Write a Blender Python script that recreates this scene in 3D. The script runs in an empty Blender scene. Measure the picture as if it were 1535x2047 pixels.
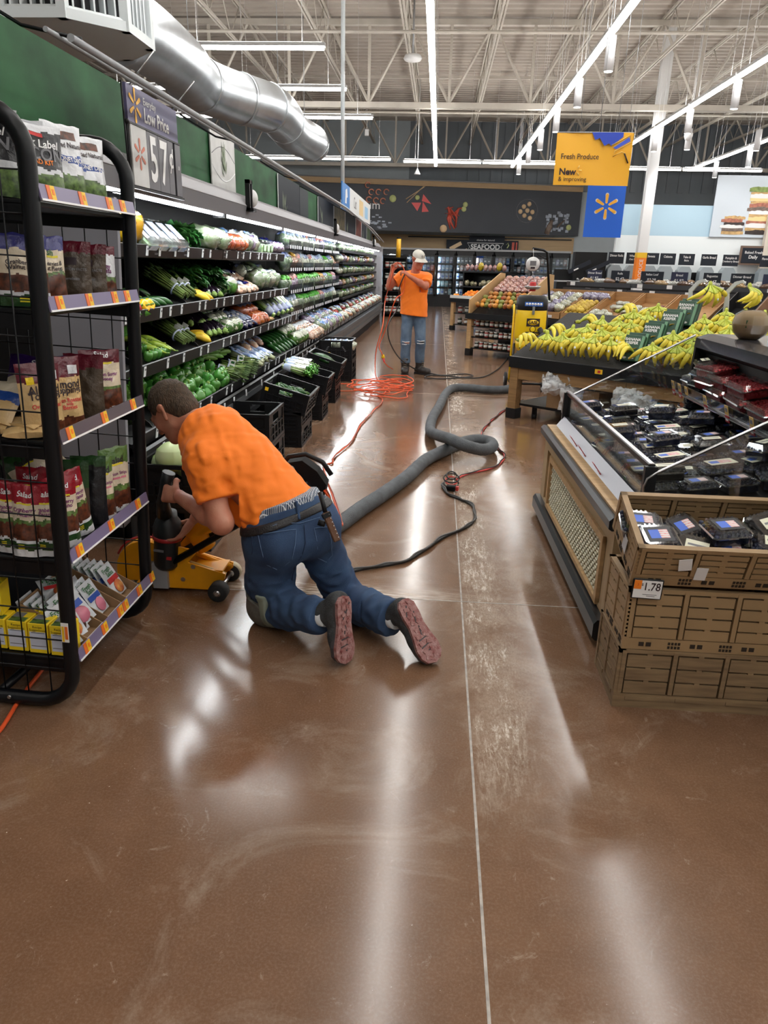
import bpy, bmesh, math, random
import numpy as np
from mathutils import Vector, Matrix, Euler, Quaternion, noise as mnoise
PI=math.pi
SC=bpy.context.scene
COL=SC.collection
# ---------------------------------------------------------------- camera
CAMZ=1.58
cam=bpy.data.cameras.new('camera'); camo=bpy.data.objects.new('camera',cam); COL.objects.link(camo)
def _cam():
    F=1430.; cx,cy=767.5,1023.5
    n=lambda v:v/np.linalg.norm(v)
    ry=lambda u,v:n(np.array([u-cx,v-cy,F]))
    Y=ry(878.,530.); h=ry(878.+1000,530.+24.)
    Z=np.cross(Y,h); Z=n(Z); Z=-Z if Z[1]>0 else Z
    X=np.cross(Y,Z); M=np.array([X,Y,Z])
    R=Matrix(((M[0][0],-M[0][1],-M[0][2]),(M[1][0],-M[1][1],-M[1][2]),(M[2][0],-M[2][1],-M[2][2]))).to_4x4()
    R.translation=(0,0,CAMZ); camo.matrix_world=R
    cam.sensor_fit='HORIZONTAL'; cam.sensor_width=36; cam.lens=F/1535*36; cam.clip_end=200; cam.clip_start=.05
_cam(); SC.camera=camo
# ---------------------------------------------------------------- world, exposure
W=bpy.data.worlds.new('world'); SC.world=W; W.use_nodes=True
W.node_tree.nodes['Background'].inputs[0].default_value=(.75,.82,.9,1); W.node_tree.nodes['Background'].inputs[1].default_value=.25
SC.view_settings.view_transform='Standard'; SC.view_settings.look='None'; SC.view_settings.gamma=1; SC.view_settings.use_curve_mapping=False
SC.view_settings.exposure=0.0
SC.cycles.use_denoising=True; SC.cycles.max_bounces=8; SC.cycles.transparent_max_bounces=24; SC.cycles.caustics_reflective=False; SC.cycles.caustics_refractive=False
SC.cycles.sample_clamp_indirect=6
LAMP=30.0      # radiance of the ceiling tubes
# ---------------------------------------------------------------- materials
MATS={}
def mat(name,c=(.5,.5,.5),r=.5,metal=0,var=0,vscale=8,bump=0,bscale=40,rvar=0,spec=.5,coat=0,trans=0,alpha=1,emit=0,stretch=None,c2=None,rand=0,sheen=0,sss=0):
    if name in MATS: return MATS[name]
    m=bpy.data.materials.new(name); m.use_nodes=True; MATS[name]=m
    nt=m.node_tree; N=nt.nodes; L=nt.links; b=N['Principled BSDF']
    b.inputs['Base Color'].default_value=(*c,1); b.inputs['Roughness'].default_value=r; b.inputs['Metallic'].default_value=metal
    b.inputs['Specular IOR Level'].default_value=spec; b.inputs['Coat Weight'].default_value=coat; b.inputs['Coat Roughness'].default_value=.1
    b.inputs['Transmission Weight'].default_value=trans; b.inputs['Alpha'].default_value=alpha
    if sheen: b.inputs['Sheen Weight'].default_value=sheen
    if sss: b.inputs['Subsurface Weight'].default_value=sss; b.inputs['Subsurface Radius'].default_value=(.02,.008,.004)
    if emit: b.inputs['Emission Color'].default_value=(*c,1); b.inputs['Emission Strength'].default_value=emit
    if var or bump or rvar:
        tc=N.new('ShaderNodeTexCoord'); src=tc.outputs['Object']
        if stretch:
            mp=N.new('ShaderNodeMapping'); mp.inputs['Scale'].default_value=stretch; L.new(src,mp.inputs[0]); src=mp.outputs[0]
    if var or rvar:
        nz=N.new('ShaderNodeTexNoise'); nz.inputs['Scale'].default_value=vscale; nz.inputs['Detail'].default_value=5; L.new(src,nz.inputs['Vector'])
    if var:
        d=c2 or tuple(x*(1-var) for x in c); e=tuple(min(1,x*(1+var*.6)) for x in c) if not c2 else c
        cr=N.new('ShaderNodeValToRGB'); cr.color_ramp.elements[0].position=.3; cr.color_ramp.elements[1].position=.7
        cr.color_ramp.elements[0].color=(*d,1); cr.color_ramp.elements[1].color=(*e,1); L.new(nz.outputs[0],cr.inputs[0]); out=cr.outputs[0]
        L.new(out,b.inputs['Base Color'])
    if rand:
        oi=N.new('ShaderNodeObjectInfo'); hs=N.new('ShaderNodeHueSaturation')
        mr=N.new('ShaderNodeMapRange'); mr.inputs[3].default_value=1-rand; mr.inputs[4].default_value=1+rand; L.new(oi.outputs['Random'],mr.inputs[0]); L.new(mr.outputs[0],hs.inputs['Value'])
        mh=N.new('ShaderNodeMapRange'); mh.inputs[3].default_value=.5-rand*.06; mh.inputs[4].default_value=.5+rand*.06; L.new(oi.outputs['Random'],mh.inputs[0]); L.new(mh.outputs[0],hs.inputs['Hue'])
        if var: L.new(out,hs.inputs['Color'])
        else: hs.inputs['Color'].default_value=(*c,1)
        L.new(hs.outputs[0],b.inputs['Base Color'])
    if rvar:
        mr=N.new('ShaderNodeMapRange'); mr.inputs[3].default_value=max(0,r-rvar); mr.inputs[4].default_value=r+rvar; L.new(nz.outputs[0],mr.inputs[0]); L.new(mr.outputs[0],b.inputs['Roughness'])
    if bump:
        n2=N.new('ShaderNodeTexNoise'); n2.inputs['Scale'].default_value=bscale; n2.inputs['Detail'].default_value=3; L.new(src,n2.inputs['Vector'])
        bp=N.new('ShaderNodeBump'); bp.inputs['Strength'].default_value=bump; bp.inputs['Distance'].default_value=.01; L.new(n2.outputs[0],bp.inputs['Height']); L.new(bp.outputs[0],b.inputs['Normal'])
    return m
def clear(name,tint=(.9,.95,1),gloss=.12,rough=.08):
    """thin clear plastic: mostly transparent, with a reflecting skin"""
    if name in MATS: return MATS[name]
    m=bpy.data.materials.new(name); m.use_nodes=True; MATS[name]=m; nt=m.node_tree; N=nt.nodes; L=nt.links
    N.remove(N['Principled BSDF']); o=[n for n in N if n.type=='OUTPUT_MATERIAL'][0]
    t=N.new('ShaderNodeBsdfTransparent'); t.inputs[0].default_value=(*tint,1)
    g=N.new('ShaderNodeBsdfGlossy'); g.inputs['Roughness'].default_value=rough
    lw=N.new('ShaderNodeLayerWeight'); lw.inputs[0].default_value=.35
    mr=N.new('ShaderNodeMapRange'); mr.inputs[3].default_value=gloss; mr.inputs[4].default_value=min(1,gloss+.55); L.new(lw.outputs['Fresnel'],mr.inputs[0])
    mx=N.new('ShaderNodeMixShader'); L.new(mr.outputs[0],mx.inputs[0]); L.new(t.outputs[0],mx.inputs[1]); L.new(g.outputs[0],mx.inputs[2]); L.new(mx.outputs[0],o.inputs[0])
    return m
def emis(name,c,s):
    if name in MATS: return MATS[name]
    m=bpy.data.materials.new(name); m.use_nodes=True; MATS[name]=m; N=m.node_tree.nodes
    b=N['Principled BSDF']; b.inputs['Base Color'].default_value=(.8,.8,.8,1); b.inputs['Emission Color'].default_value=(*c,1); b.inputs['Emission Strength'].default_value=s
    return m
def srgb(r,g,b): 
    f=lambda x:((x/255+.055)/1.055)**2.4 if x>10 else x/255/12.92
    return (f(r),f(g),f(b))
# ---------------------------------------------------------------- mesh builder
class MB:
    def __init__(s): s.v=[]; s.f=[]; s.m=[]; s.s=[]; s.mats=[]
    def mi(s,m):
        if m not in s.mats: s.mats.append(m)
        return s.mats.index(m)
    def add(s,vs,fs,m,smooth=False,M=None):
        o=len(s.v); k=s.mi(m)
        if M is not None: vs=[M@Vector(v) for v in vs]
        s.v+= [tuple(v) for v in vs]
        for f in fs: s.f.append(tuple(i+o for i in f)); s.m.append(k); s.s.append(smooth)
        return s
    def box(s,c,d,m,M=None,bev=0,taper=1):
        x,y,z=d[0]/2,d[1]/2,d[2]/2
        if bev:
            b=min(bev,x*.95,y*.95,z*.95); vs=[];idx={}
            for sx in(-1,1):
                for sy in(-1,1):
                    for sz in(-1,1):
                        idx[sx,sy,sz]=len(vs)
                        vs+=[(c[0]+sx*(x),c[1]+sy*(y-b),c[2]+sz*(z-b)),(c[0]+sx*(x-b),c[1]+sy*y,c[2]+sz*(z-b)),(c[0]+sx*(x-b),c[1]+sy*(y-b),c[2]+sz*z)]
            I=lambda a,k:idx[a]+k; fs=[]
            for q in(-1,1):
                for k in range(3):
                    ring=[]
                    for a,b2 in((-1,-1),(1,-1),(1,1),(-1,1)):
                        t=[0,0,0]; t[k]=q; t[(k+1)%3]=a; t[(k+2)%3]=b2; ring.append(I(tuple(t),k))
                    fs.append(ring if q>0 else ring[::-1])
            for k in range(3):
                k1,k2=(k+1)%3,(k+2)%3
                for a in(-1,1):
                    for b2 in(-1,1):
                        t0=[0,0,0];t0[k]=-1;t0[k1]=a;t0[k2]=b2;t1=list(t0);t1[k]=1
                        q=[I(tuple(t0),k1),I(tuple(t0),k2),I(tuple(t1),k2),I(tuple(t1),k1)]
                        fs.append(q if a*b2<0 else q[::-1])
            for t in idx:
                q=[I(t,0),I(t,1),I(t,2)]; fs.append(q if t[0]*t[1]*t[2]>0 else q[::-1])
            return s.add(vs,fs,m,False,M)
        t=taper
        vs=[(c[0]-x*t,c[1]-y*t,c[2]-z),(c[0]+x*t,c[1]-y*t,c[2]-z),(c[0]+x*t,c[1]+y*t,c[2]-z),(c[0]-x*t,c[1]+y*t,c[2]-z),(c[0]-x,c[1]-y,c[2]+z),(c[0]+x,c[1]-y,c[2]+z),(c[0]+x,c[1]+y,c[2]+z),(c[0]-x,c[1]+y,c[2]+z)]
        return s.add(vs,[(3,2,1,0),(4,5,6,7),(0,1,5,4),(1,2,6,5),(2,3,7,6),(3,0,4,7)],m,False,M)
    def bb(s,a,b,m,M=None,bev=0):
        return s.box([(a[i]+b[i])/2 for i in range(3)],[abs(b[i]-a[i]) for i in range(3)],m,M,bev)
    def tube(s,pts,r,m,n=8,closed=False,M=None,cap=True,flat=None,smooth=True):
        P=[Vector(p) for p in pts]; k=len(P); rr=r if isinstance(r,(list,tuple)) else [r]*k
        vs=[];fs=[]; up=None
        for i,p in enumerate(P):
            a=P[(i-1)%k] if (closed or i>0) else p; b=P[(i+1)%k] if (closed or i<k-1) else p
            t=(b-a); t=t.normalized() if t.length>1e-9 else Vector((0,0,1))
            if up is None:
                up=Vector((0,0,1)) if abs(t.z)<.9 else Vector((0,1,0))
            up=(up-t*up.dot(t)); up=up.normalized() if up.length>1e-6 else t.orthogonal().normalized()
            sd=t.cross(up)
            for j in range(n):
                an=2*PI*j/n; vs.append(p+(sd*math.cos(an)+up*math.sin(an)*(flat or 1))*rr[i])
        for i in range(k if closed else k-1):
            i2=(i+1)%k
            for j in range(n): fs.append((i*n+j,i*n+(j+1)%n,i2*n+(j+1)%n,i2*n+j))
        s.add(vs,fs,m,smooth,M)
        if cap and not closed:
            o=len(s.v)-len(vs); km=s.mi(m)
            s.f.append(tuple(o+j for j in range(n))[::-1]); s.m.append(km); s.s.append(False)
            s.f.append(tuple(o+(k-1)*n+j for j in range(n))); s.m.append(km); s.s.append(False)
        return s
    def cyl(s,a,b,r,m,n=16,r2=None,M=None,smooth=True): return s.tube([a,b],[r,r if r2 is None else r2],m,n,M=M,smooth=smooth)
    def lathe(s,prof,m,n=16,c=(0,0,0),M=None,smooth=True,wob=None):
        vs=[];fs=[]
        for (r,z) in prof:
            for j in range(n):
                a=2*PI*j/n; w=1 if wob is None else wob(a,z); vs.append((c[0]+r*w*math.cos(a),c[1]+r*w*math.sin(a),c[2]+z))
        for i in range(len(prof)-1):
            for j in range(n): fs.append((i*n+j,i*n+(j+1)%n,(i+1)*n+(j+1)%n,(i+1)*n+j))
        if prof[0][0]>1e-5: fs.append(tuple(range(n))[::-1])
        if prof[-1][0]>1e-5: fs.append(tuple(range((len(prof)-1)*n,len(prof)*n)))
        return s.add(vs,fs,m,smooth,M)
    def prism(s,poly,d,m,M=None,z0=0):
        """poly in local xy, extruded along local z from z0 to z0+d"""
        n=len(poly); vs=[(p[0],p[1],z0) for p in poly]+[(p[0],p[1],z0+d) for p in poly]
        ar=sum(poly[i][0]*poly[(i+1)%n][1]-poly[(i+1)%n][0]*poly[i][1] for i in range(n))
        fs=[tuple(range(n))[::-1],tuple(range(n,2*n))]+[(i,(i+1)%n,n+(i+1)%n,n+i) for i in range(n)]
        if (ar<0)!=(d<0): fs=[f[::-1] for f in fs]
        return s.add(vs,fs,m,False,M)
    def ell(s,c,r,m,n=12,k=8,M=None,lump=0,seed=0,fr=3):
        vs=[];fs=[]
        for i in range(1,k):
            th=PI*i/k
            for j in range(n):
                a=2*PI*j/n; d=Vector((math.sin(th)*math.cos(a),math.sin(th)*math.sin(a),math.cos(th)))
                w=1+lump*mnoise.noise(d*fr+Vector((seed*7.1,seed*3.3,0))) if lump else 1
                vs.append((c[0]+d.x*r[0]*w,c[1]+d.y*r[1]*w,c[2]+d.z*r[2]*w))
        for i in range(k-2):
            for j in range(n): fs.append((i*n+j,(i+1)*n+j,(i+1)*n+(j+1)%n,i*n+(j+1)%n))
        t=len(vs); vs+=[(c[0],c[1],c[2]+r[2]),(c[0],c[1],c[2]-r[2])]
        for j in range(n): fs.append((t,j,(j+1)%n)); fs.append((t+1,(k-2)*n+(j+1)%n,(k-2)*n+j))
        return s.add(vs,fs,m,True,M)
    def grid(s,fn,nu,nv,m,smooth=True,M=None,flip=False):
        vs=[fn(i/nu,j/nv) for i in range(nu+1) for j in range(nv+1)]; w=nv+1
        fs=[(i*w+j,(i+1)*w+j,(i+1)*w+j+1,i*w+j+1) for i in range(nu) for j in range(nv)]
        if flip: fs=[f[::-1] for f in fs]
        return s.add(vs,fs,m,smooth,M)
    def text(s,t,size,m,M,align='CENTER',sx=1,ext=.0008,bold=0,shear=0):
        vs,fs=text_geo(t,align,bold,shear); k=size
        vs=[(v[0]*k*sx,v[1]*k,ext) for v in vs]
        return s.add(vs,fs,m,False,M)
    def mesh(s,name):
        me=bpy.data.meshes.new(name); me.from_pydata(s.v,[],s.f)
        for m in s.mats: me.materials.append(m)
        if s.f:
            me.polygons.foreach_set('material_index',s.m); me.polygons.foreach_set('use_smooth',s.s)
        me.update(); return me
    def build(s,name,parent=None,local=False):
        me=s.mesh(name); o=bpy.data.objects.new(name,me); COL.objects.link(o)
        if parent is not None:
            o.parent=parent
            if not local:
                Mi=wm(parent).inverted()
                if Mi!=Matrix.Identity(4): me.transform(Mi)
        return o
def wm(o):
    M=o.matrix_basis.copy()
    while o.parent: o=o.parent; M=o.matrix_basis@M
    return M
_TG={}
def text_geo(t,align,bold,shear):
    k=(t,align,bold,shear)
    if k not in _TG:
        cu=bpy.data.curves.new('t','FONT'); cu.body=t; cu.size=1; cu.align_x=align; cu.align_y='CENTER'; cu.resolution_u=3; cu.offset=bold; cu.shear=shear; cu.space_line=.9
        o=bpy.data.objects.new('t',cu); COL.objects.link(o); dg=bpy.context.evaluated_depsgraph_get(); me=bpy.data.meshes.new_from_object(o.evaluated_get(dg))
        _TG[k]=([tuple(v.co) for v in me.vertices],[tuple(p.vertices) for p in me.polygons])
        bpy.data.objects.remove(o); bpy.data.curves.remove(cu); bpy.data.meshes.remove(me)
    return _TG[k]
def frame(o,x,y):
    """matrix with origin o, local x along x, local y along y (orthonormalised), z=x cross y"""
    x=Vector(x).normalized(); y=Vector(y); y=(y-x*y.dot(x)).normalized(); z=x.cross(y)
    M=Matrix((x,y,z)).transposed().to_4x4(); M.translation=o; return M
def rz(a): return Matrix.Rotation(a,4,'Z')
def rx(a): return Matrix.Rotation(a,4,'X')
def ry(a): return Matrix.Rotation(a,4,'Y')
def tr(*p): return Matrix.Translation(p if len(p)==3 else p[0])
def tag(o,label,cat,group=None,kind=None):
    if label: o['label']=label
    if cat: o['category']=cat
    if group: o['group']=group
    if kind: o['kind']=kind
    return o
def thing(name,label,cat,loc=(0,0,0),rot=0,group=None):
    o=bpy.data.objects.new(name,None); COL.objects.link(o); o.empty_display_size=.1
    o.location=loc
    if isinstance(rot,Matrix): o.rotation_euler=rot.to_euler()
    elif isinstance(rot,(tuple,list,Euler)): o.rotation_euler=rot
    else: o.rotation_euler=(0,0,rot)
    return tag(o,label,cat,group)
def struct(o): o['kind']='structure'; return o
def copy_tree(o,parent=None):
    c=o.copy(); COL.objects.link(c)
    if parent is not None: c.parent=parent; 
    for ch in list(o.children): copy_tree(ch,c)
    return c
def dup(o,loc=None,rot=None,label=None,group=None,scale=None,mats=None):
    c=copy_tree(o)
    if loc is not None: c.location=loc
    if rot is not None: c.rotation_euler=rot if not isinstance(rot,(int,float)) else (0,0,rot)
    if scale is not None: c.scale=(scale,)*3 if isinstance(scale,(int,float)) else scale
    if label: c['label']=label
    if group: c['group']=group
    return c
ORD=['first','second','third','fourth','fifth','sixth','seventh','eighth','ninth','tenth','eleventh','twelfth','thirteenth','fourteenth','fifteenth','sixteenth','seventeenth','eighteenth','nineteenth','twentieth']
RND=random.Random(7)
def U(a,b): return RND.uniform(a,b)
# common materials
BLACK=mat('black_plastic',(.006,.006,.007),.45,spec=.3)
BLACKM=mat('black_powder_coat',(.004,.0045,.006),.35,spec=.3)
WHITE=mat('white_paint',(.75,.76,.77),.45)
OFFW=mat('white_ink',(.8,.8,.8),.5)
GREYM=mat('grey_metal',(.38,.39,.41),.45,metal=.2)
STEEL=mat('steel',(.6,.6,.62),.28,metal=1)
GALV=mat('galvanised_duct',(.62,.65,.68),.33,metal=.85,var=.15,vscale=3,rvar=.08)
# ================================================================= ceiling lamps
TUBE=emis('lamp_diffuser',(1,.99,.96),LAMP)
HOUS=mat('lamp_housing',(.62,.62,.63),.4)
LZ=4.6
ROOF_FILL=emis('roof_fill_glow',(1,.96,.90),LAMP*.75)  # glow added on the housing tops to brighten the roof
def make_lamp():
    t=thing('strip_light','','light')
    MB().box((0,0,.055),(.10,2.30,.05),HOUS).build('housing',t,True)
    m=MB(); pr=[(-.045,0),(-.05,.03),(.05,.03),(.045,0),(.025,-.012),(-.025,-.012)]
    m.prism(pr,2.26,TUBE,M=frame((0,1.13,0),(1,0,0),(0,0,1)))
    m.build('diffuser',t,True)
    for y in(-.8,.8): MB().cyl((0,y,.08),(0,y,2.42),.0035,HOUS,5).build('hanger',t,True)
    MB().box((0,0,.083),(.07,2.2,.004),ROOF_FILL).build('roof_fill_strip',t,True)
    return t
lamp0=make_lamp(); nl=0
def put_lamp(x,y,rot,label,group,z=LZ):
    global nl
    o=lamp0 if nl==0 else dup(lamp0); nl+=1
    o.location=(x,y,z); o.rotation_euler=(0,0,rot); o['label']=label; o['group']=group
    return o
for name,x,y1 in (('over the seamed aisle',-.26,25.6),('over the bananas',2.19,25.6),('right of the bananas run',4.76,25.6),('nearest the sandwich mural',7.78,25.6),('farthest right',10.5,25.6)):
    y=y1-1.17; k=0
    while y>-6:
        put_lamp(x,y,0,'strip light in the lengthwise run %s, %s from the back wall'%(name,ORD[k]),'lengthwise strip lights'); y-=2.36; k+=1
for i,(y,xs) in enumerate(((23.1,(-4.9,-2.7)),(17.7,(-5.2,-2.75)),(14.97,(-5.4,-3.0)),(12.3,(-5.4,-3.0)),(9.7,(-5.0,-2.65)),(7.1,(-5.0,-2.65)),(4.5,(-5.4,)),(1.9,(-5.4,)),(-.7,(-5.4,)))):
    for j,x in enumerate(xs): put_lamp(x,y,PI/2,'strip light above the green mural, crosswise row %s from the back, %s end'%(ORD[i],'aisle' if j else 'outer'),'crosswise strip lights',LZ if i else 4.45)
for j,x in enumerate((-.05,2.27)): put_lamp(x,23.3,PI/2,'crosswise strip light before the dark back wall, %s of the pair'%('left' if j==0 else 'right'),'crosswise strip lights',4.43)
for j,x in enumerate((5.95,8.3)): put_lamp(x,24.2,PI/2,'crosswise strip light beside the white column, %s of the pair'%('left' if j==0 else 'right'),'crosswise strip lights',4.43)
# spot heads at the joints
SPOT=mat('spot_head',(.72,.72,.74),.3)
SPOTE=emis('spot_lens',(1,.97,.9),LAMP*.4)
s0=thing('cylinder_spotlight','','light')
MB().cyl((0,0,-.46),(0,0,-.04),.065,SPOT,18).build('barrel',s0,True); MB().cyl((0,0,-.464),(0,0,-.461),.055,SPOTE,18).build('lens',s0,True); MB().cyl((0,0,-.04),(0,0,2.3),.004,SPOT,6).build('stem',s0,True)
k=0
for x,nm,ys in((2.19,'banana side run',[25.6-2.36*i-.0 for i in (6,5,4,3,2,1)]),(4.76,'middle run',[25.6-2.36*i for i in (5,4,3,2)]),(7.78,'outer run',[25.6-2.36*i for i in (2,1)])):
    for j,y in enumerate(ys):
        o=s0 if k==0 else dup(s0); k+=1; o.location=(x,y,LZ); o['label']='white cylinder spotlight on the %s of strip lights, %s from the camera'%(nm,ORD[j]); o['group']='cylinder spotlights'
# ================================================================= floor
def floor_mat():
    m=bpy.data.materials.new('polished_concrete'); m.use_nodes=True; nt=m.node_tree; N=nt.nodes; L=nt.links; b=N['Principled BSDF']
    tc=N.new('ShaderNodeTexCoord')
    def noise(scale,detail=4,st=(1,1,1),rough=.5,loc=(0,0,0),dist=0,rot=0):
        mp=N.new('ShaderNodeMapping'); mp.inputs['Scale'].default_value=st; mp.inputs['Location'].default_value=loc; mp.inputs['Rotation'].default_value=(0,0,rot); L.new(tc.outputs['Object'],mp.inputs[0])
        n=N.new('ShaderNodeTexNoise'); n.inputs['Scale'].default_value=scale; n.inputs['Detail'].default_value=detail; n.inputs['Roughness'].default_value=rough; n.inputs['Distortion'].default_value=dist; L.new(mp.outputs[0],n.inputs['Vector']); return n.outputs[0]
    def ramp(src,stops):
        r=N.new('ShaderNodeValToRGB'); e=r.color_ramp.elements
        for i,(p,c) in enumerate(stops):
            if i>1: e.new(p)
            e[i].position=p; e[i].color=(*(c if isinstance(c,tuple) else (c,c,c)),1)
        L.new(src,r.inputs[0]); return r.outputs[0]
    def math_(op,a,b2=None):
        n=N.new('ShaderNodeMath'); n.operation=op
        for i,x in enumerate((a,b2)):
            if x is None: continue
            if isinstance(x,(int,float)): n.inputs[i].default_value=x
            else: L.new(x,n.inputs[i])
        return n.outputs[0]
    def mix(f,a,c):
        n=N.new('ShaderNodeMix'); n.data_type='RGBA'
        if isinstance(f,(int,float)): n.inputs[0].default_value=f
        else: L.new(f,n.inputs[0])
        for i,x in((6,a),(7,c)):
            if isinstance(x,tuple): n.inputs[i].default_value=(*x,1)
            else: L.new(x,n.inputs[i])
        return n.outputs[2]
    base=ramp(noise(.55,6),[(.3,FLOOR_A),(.5,FLOOR_B),(.72,FLOOR_C)])
    base=mix(math_('MULTIPLY',ramp(noise(7,8,rough=.65),[(.35,0.),(.72,1.)]),.5),base,FLOOR_D)
    base=mix(math_('MULTIPLY',ramp(noise(130,6,rough=.7),[(.45,0.),(.75,1.)]),.10),base,FLOOR_DUST)
    base=mix(math_('MULTIPLY',ramp(noise(1.7,8,(1,1,1),.7,(9,4,0),1.5),[(.52,0.),(.75,1.)]),.22),base,FLOOR_DUST)
    sep=N.new('ShaderNodeSeparateXYZ'); L.new(tc.outputs['Object'],sep.inputs[0]); X,Y=sep.outputs[0],sep.outputs[1]
    # saw dust dragged along the joint x=.19 (right-hand side) and along the cross joint y=3.24
    def band(c,lo,hi,src):   # smooth bump between lo..hi around c
        a=N.new('ShaderNodeMapRange'); a.interpolation_type='SMOOTHSTEP'; a.inputs[1].default_value=c-lo; a.inputs[2].default_value=c; L.new(src,a.inputs[0])
        d=N.new('ShaderNodeMapRange'); d.interpolation_type='SMOOTHSTEP'; d.inputs[1].default_value=c; d.inputs[2].default_value=c+hi; d.inputs[3].default_value=1; d.inputs[4].default_value=0; L.new(src,d.inputs[0])
        return math_('MULTIPLY',a.outputs[0],d.outputs[0])
    bx=band(.24,.07,.24,X); yl=N.new('ShaderNodeMapRange'); yl.inputs[1].default_value=1.6; yl.inputs[2].default_value=2.3; L.new(Y,yl.inputs[0])
    patch=ramp(noise(2.3,5,(1.6,1,1),.65,(1,7,0)),[(.41,.10),(.57,1.)]); grain=ramp(noise(55,7,(2.2,1,1),.75,(2,2,0)),[(.36,.3),(.60,1.)])
    sw=ramp(noise(5,8,(9,1.5,1),.7,(0,0,0),.9,.22),[(.44,0.),(.60,1.)]); s2=ramp(noise(5,8,(8,1.3,1),.7,(6,2,0),1.2,-.5),[(.47,0.),(.62,1.)])
    sm=ramp(noise(34,5,(1,1.6,1),.8,(3,1,0),.6),[(.57,0.),(.65,1.)]); arcs=ramp(noise(3.2,9,(4.5,2.6,1),.75,(4,9,0),3.0,.6),[(.48,0.),(.62,.9)])
    d1=math_('MULTIPLY',math_('MULTIPLY',math_('MULTIPLY',math_('MINIMUM',math_('MULTIPLY',bx,1.25),.8),yl.outputs[0]),grain),math_('MULTIPLY',patch,math_('MAXIMUM',math_('MAXIMUM',sw,s2),math_('MAXIMUM',sm,arcs))))
    haze=math_('MULTIPLY',math_('MULTIPLY',math_('MULTIPLY',band(.3,.2,.6,X),yl.outputs[0]),grain),math_('MULTIPLY',ramp(noise(2.6,8,(1,1,1),.7,(0,0,0),1.2),[(.40,0.),(.66,1.)]),.45))
    by=band(3.27,.05,.16,Y); d2=math_('MULTIPLY',math_('MULTIPLY',by,band(-.55,1.2,1.5,X)),ramp(noise(6,6,(1.5,8,1)),[(.42,.15),(.65,.8)]))
    specks=math_('MULTIPLY',ramp(noise(95,2),[(.74,0.),(.77,1.)]),ramp(noise(.9,3,loc=(5,2,0)),[(.5,0.),(.62,1.)]))
    scuff=math_('MULTIPLY',ramp(noise(5,9,(1.4,1.1,1),.8,(8,3,0),1.6),[(.60,0.),(.72,.7)]),.5)
    dust=math_('MAXIMUM',math_('MAXIMUM',d1,haze),math_('MAXIMUM',d2,math_('MAXIMUM',specks,scuff)))
    dust=math_('MINIMUM',dust,.85)
    col=mix(dust,base,FLOOR_DUST)
    L.new(col,b.inputs['Base Color'])
    r=N.new('ShaderNodeMapRange'); r.inputs[3].default_value=FLOOR_R[0]; r.inputs[4].default_value=FLOOR_R[1]; L.new(noise(2.2,7,rough=.6),r.inputs[0])
    L.new(math_('ADD',r.outputs[0],math_('MULTIPLY',dust,.25)),b.inputs['Roughness'])
    b.inputs['Specular IOR Level'].default_value=.6
    bp=N.new('ShaderNodeBump'); bp.inputs['Strength'].default_value=.006; bp.inputs['Distance'].default_value=.02; L.new(noise(9,4),bp.inputs['Height']); L.new(bp.outputs[0],b.inputs['Normal'])
    return m
FLOOR_A=srgb(104,74,53); FLOOR_B=srgb(120,88,65); FLOOR_C=srgb(132,101,78); FLOOR_D=srgb(96,68,48); FLOOR_DUST=srgb(222,208,190); FLOOR_R=(.12,.21)
MFLOOR=floor_mat()
X0,X1,Y0,Y1=-15.,15.,-8.,31.
fl=MB(); fl.bb((X0,Y0,-.1),(X1,Y1,0),MFLOOR); floor=struct(fl.build('floor'))
SEAM=mat('joint_filler',(.44,.40,.36),.6,var=.35,vscale=30)
for i,(a,b2) in enumerate((((.182,Y0,-.002),(.190,Y1,.0008)),((X0,3.238,-.002),(X1,3.245,.0008)),((X0,9.3,-.002),(X1,9.306,.0008)),((X0,15.4,-.002),(X1,15.406,.0008)))):
    MB().bb(a,b2,SEAM).build('joint_strip',floor)
# ================================================================= roof
RZ=6.8
DECK=mat('roof_deck',srgb(176,168,158),.6,var=.12,vscale=1.2)
JOI=mat('joist_paint',srgb(196,190,180),.5,var=.1,vscale=4)
m=MB(); y=Y0; vs=[]; prof=[]
while y<Y1:
    prof+=[(y,RZ),(y+.09,RZ),(y+.12,RZ+.05),(y+.24,RZ+.05),(y+.27,RZ)]; y+=.30
for (yy,z) in prof: vs+=[(X0,yy,z),(X1,yy,z)]
m.add(vs,[(2*i,2*i+1,2*i+3,2*i+2) for i in range(len(prof)-1)],DECK); m.bb((X0,Y0,RZ+.06),(X1,Y1,RZ+.2),DECK)
ceiling=struct(m.build('ceiling'))
def joist_mesh(L_):
    m=MB(); n=int(L_/1.45)
    for s in(-.03,.03):
        m.bb((s-.018,0,6.0),(s+.018,L_,6.05),JOI); m.bb((s-.018,0,RZ-.05),(s+.018,L_,RZ),JOI)
    for i in range(n):
        a=(0,i*L_/n,6.03); b=(0,(i+.5)*L_/n,RZ-.03); c=(0,(i+1)*L_/n,6.03)
        m.cyl(a,b,.011,JOI,5); m.cyl(b,c,.011,JOI,5)
    return m
gy=(-2.2,8.1,18.7,29.2); GX=1.85
first=None
for a,b2 in zip((Y0,)+gy,gy+(Y1,)):
    jm=joist_mesh(b2-a).mesh('roof_joist')
    for i in range(-7,9):
        o=bpy.data.objects.new('roof_joist',jm); COL.objects.link(o); o.parent=ceiling; o.location=(-.88+GX*i,a,0)
gm=MB(); gm.bb((X0,-.07,4.99),(X1,.07,5.11),JOI); gm.bb((X0,-.06,RZ-.16),(X1,.06,RZ-.05),JOI)
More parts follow.
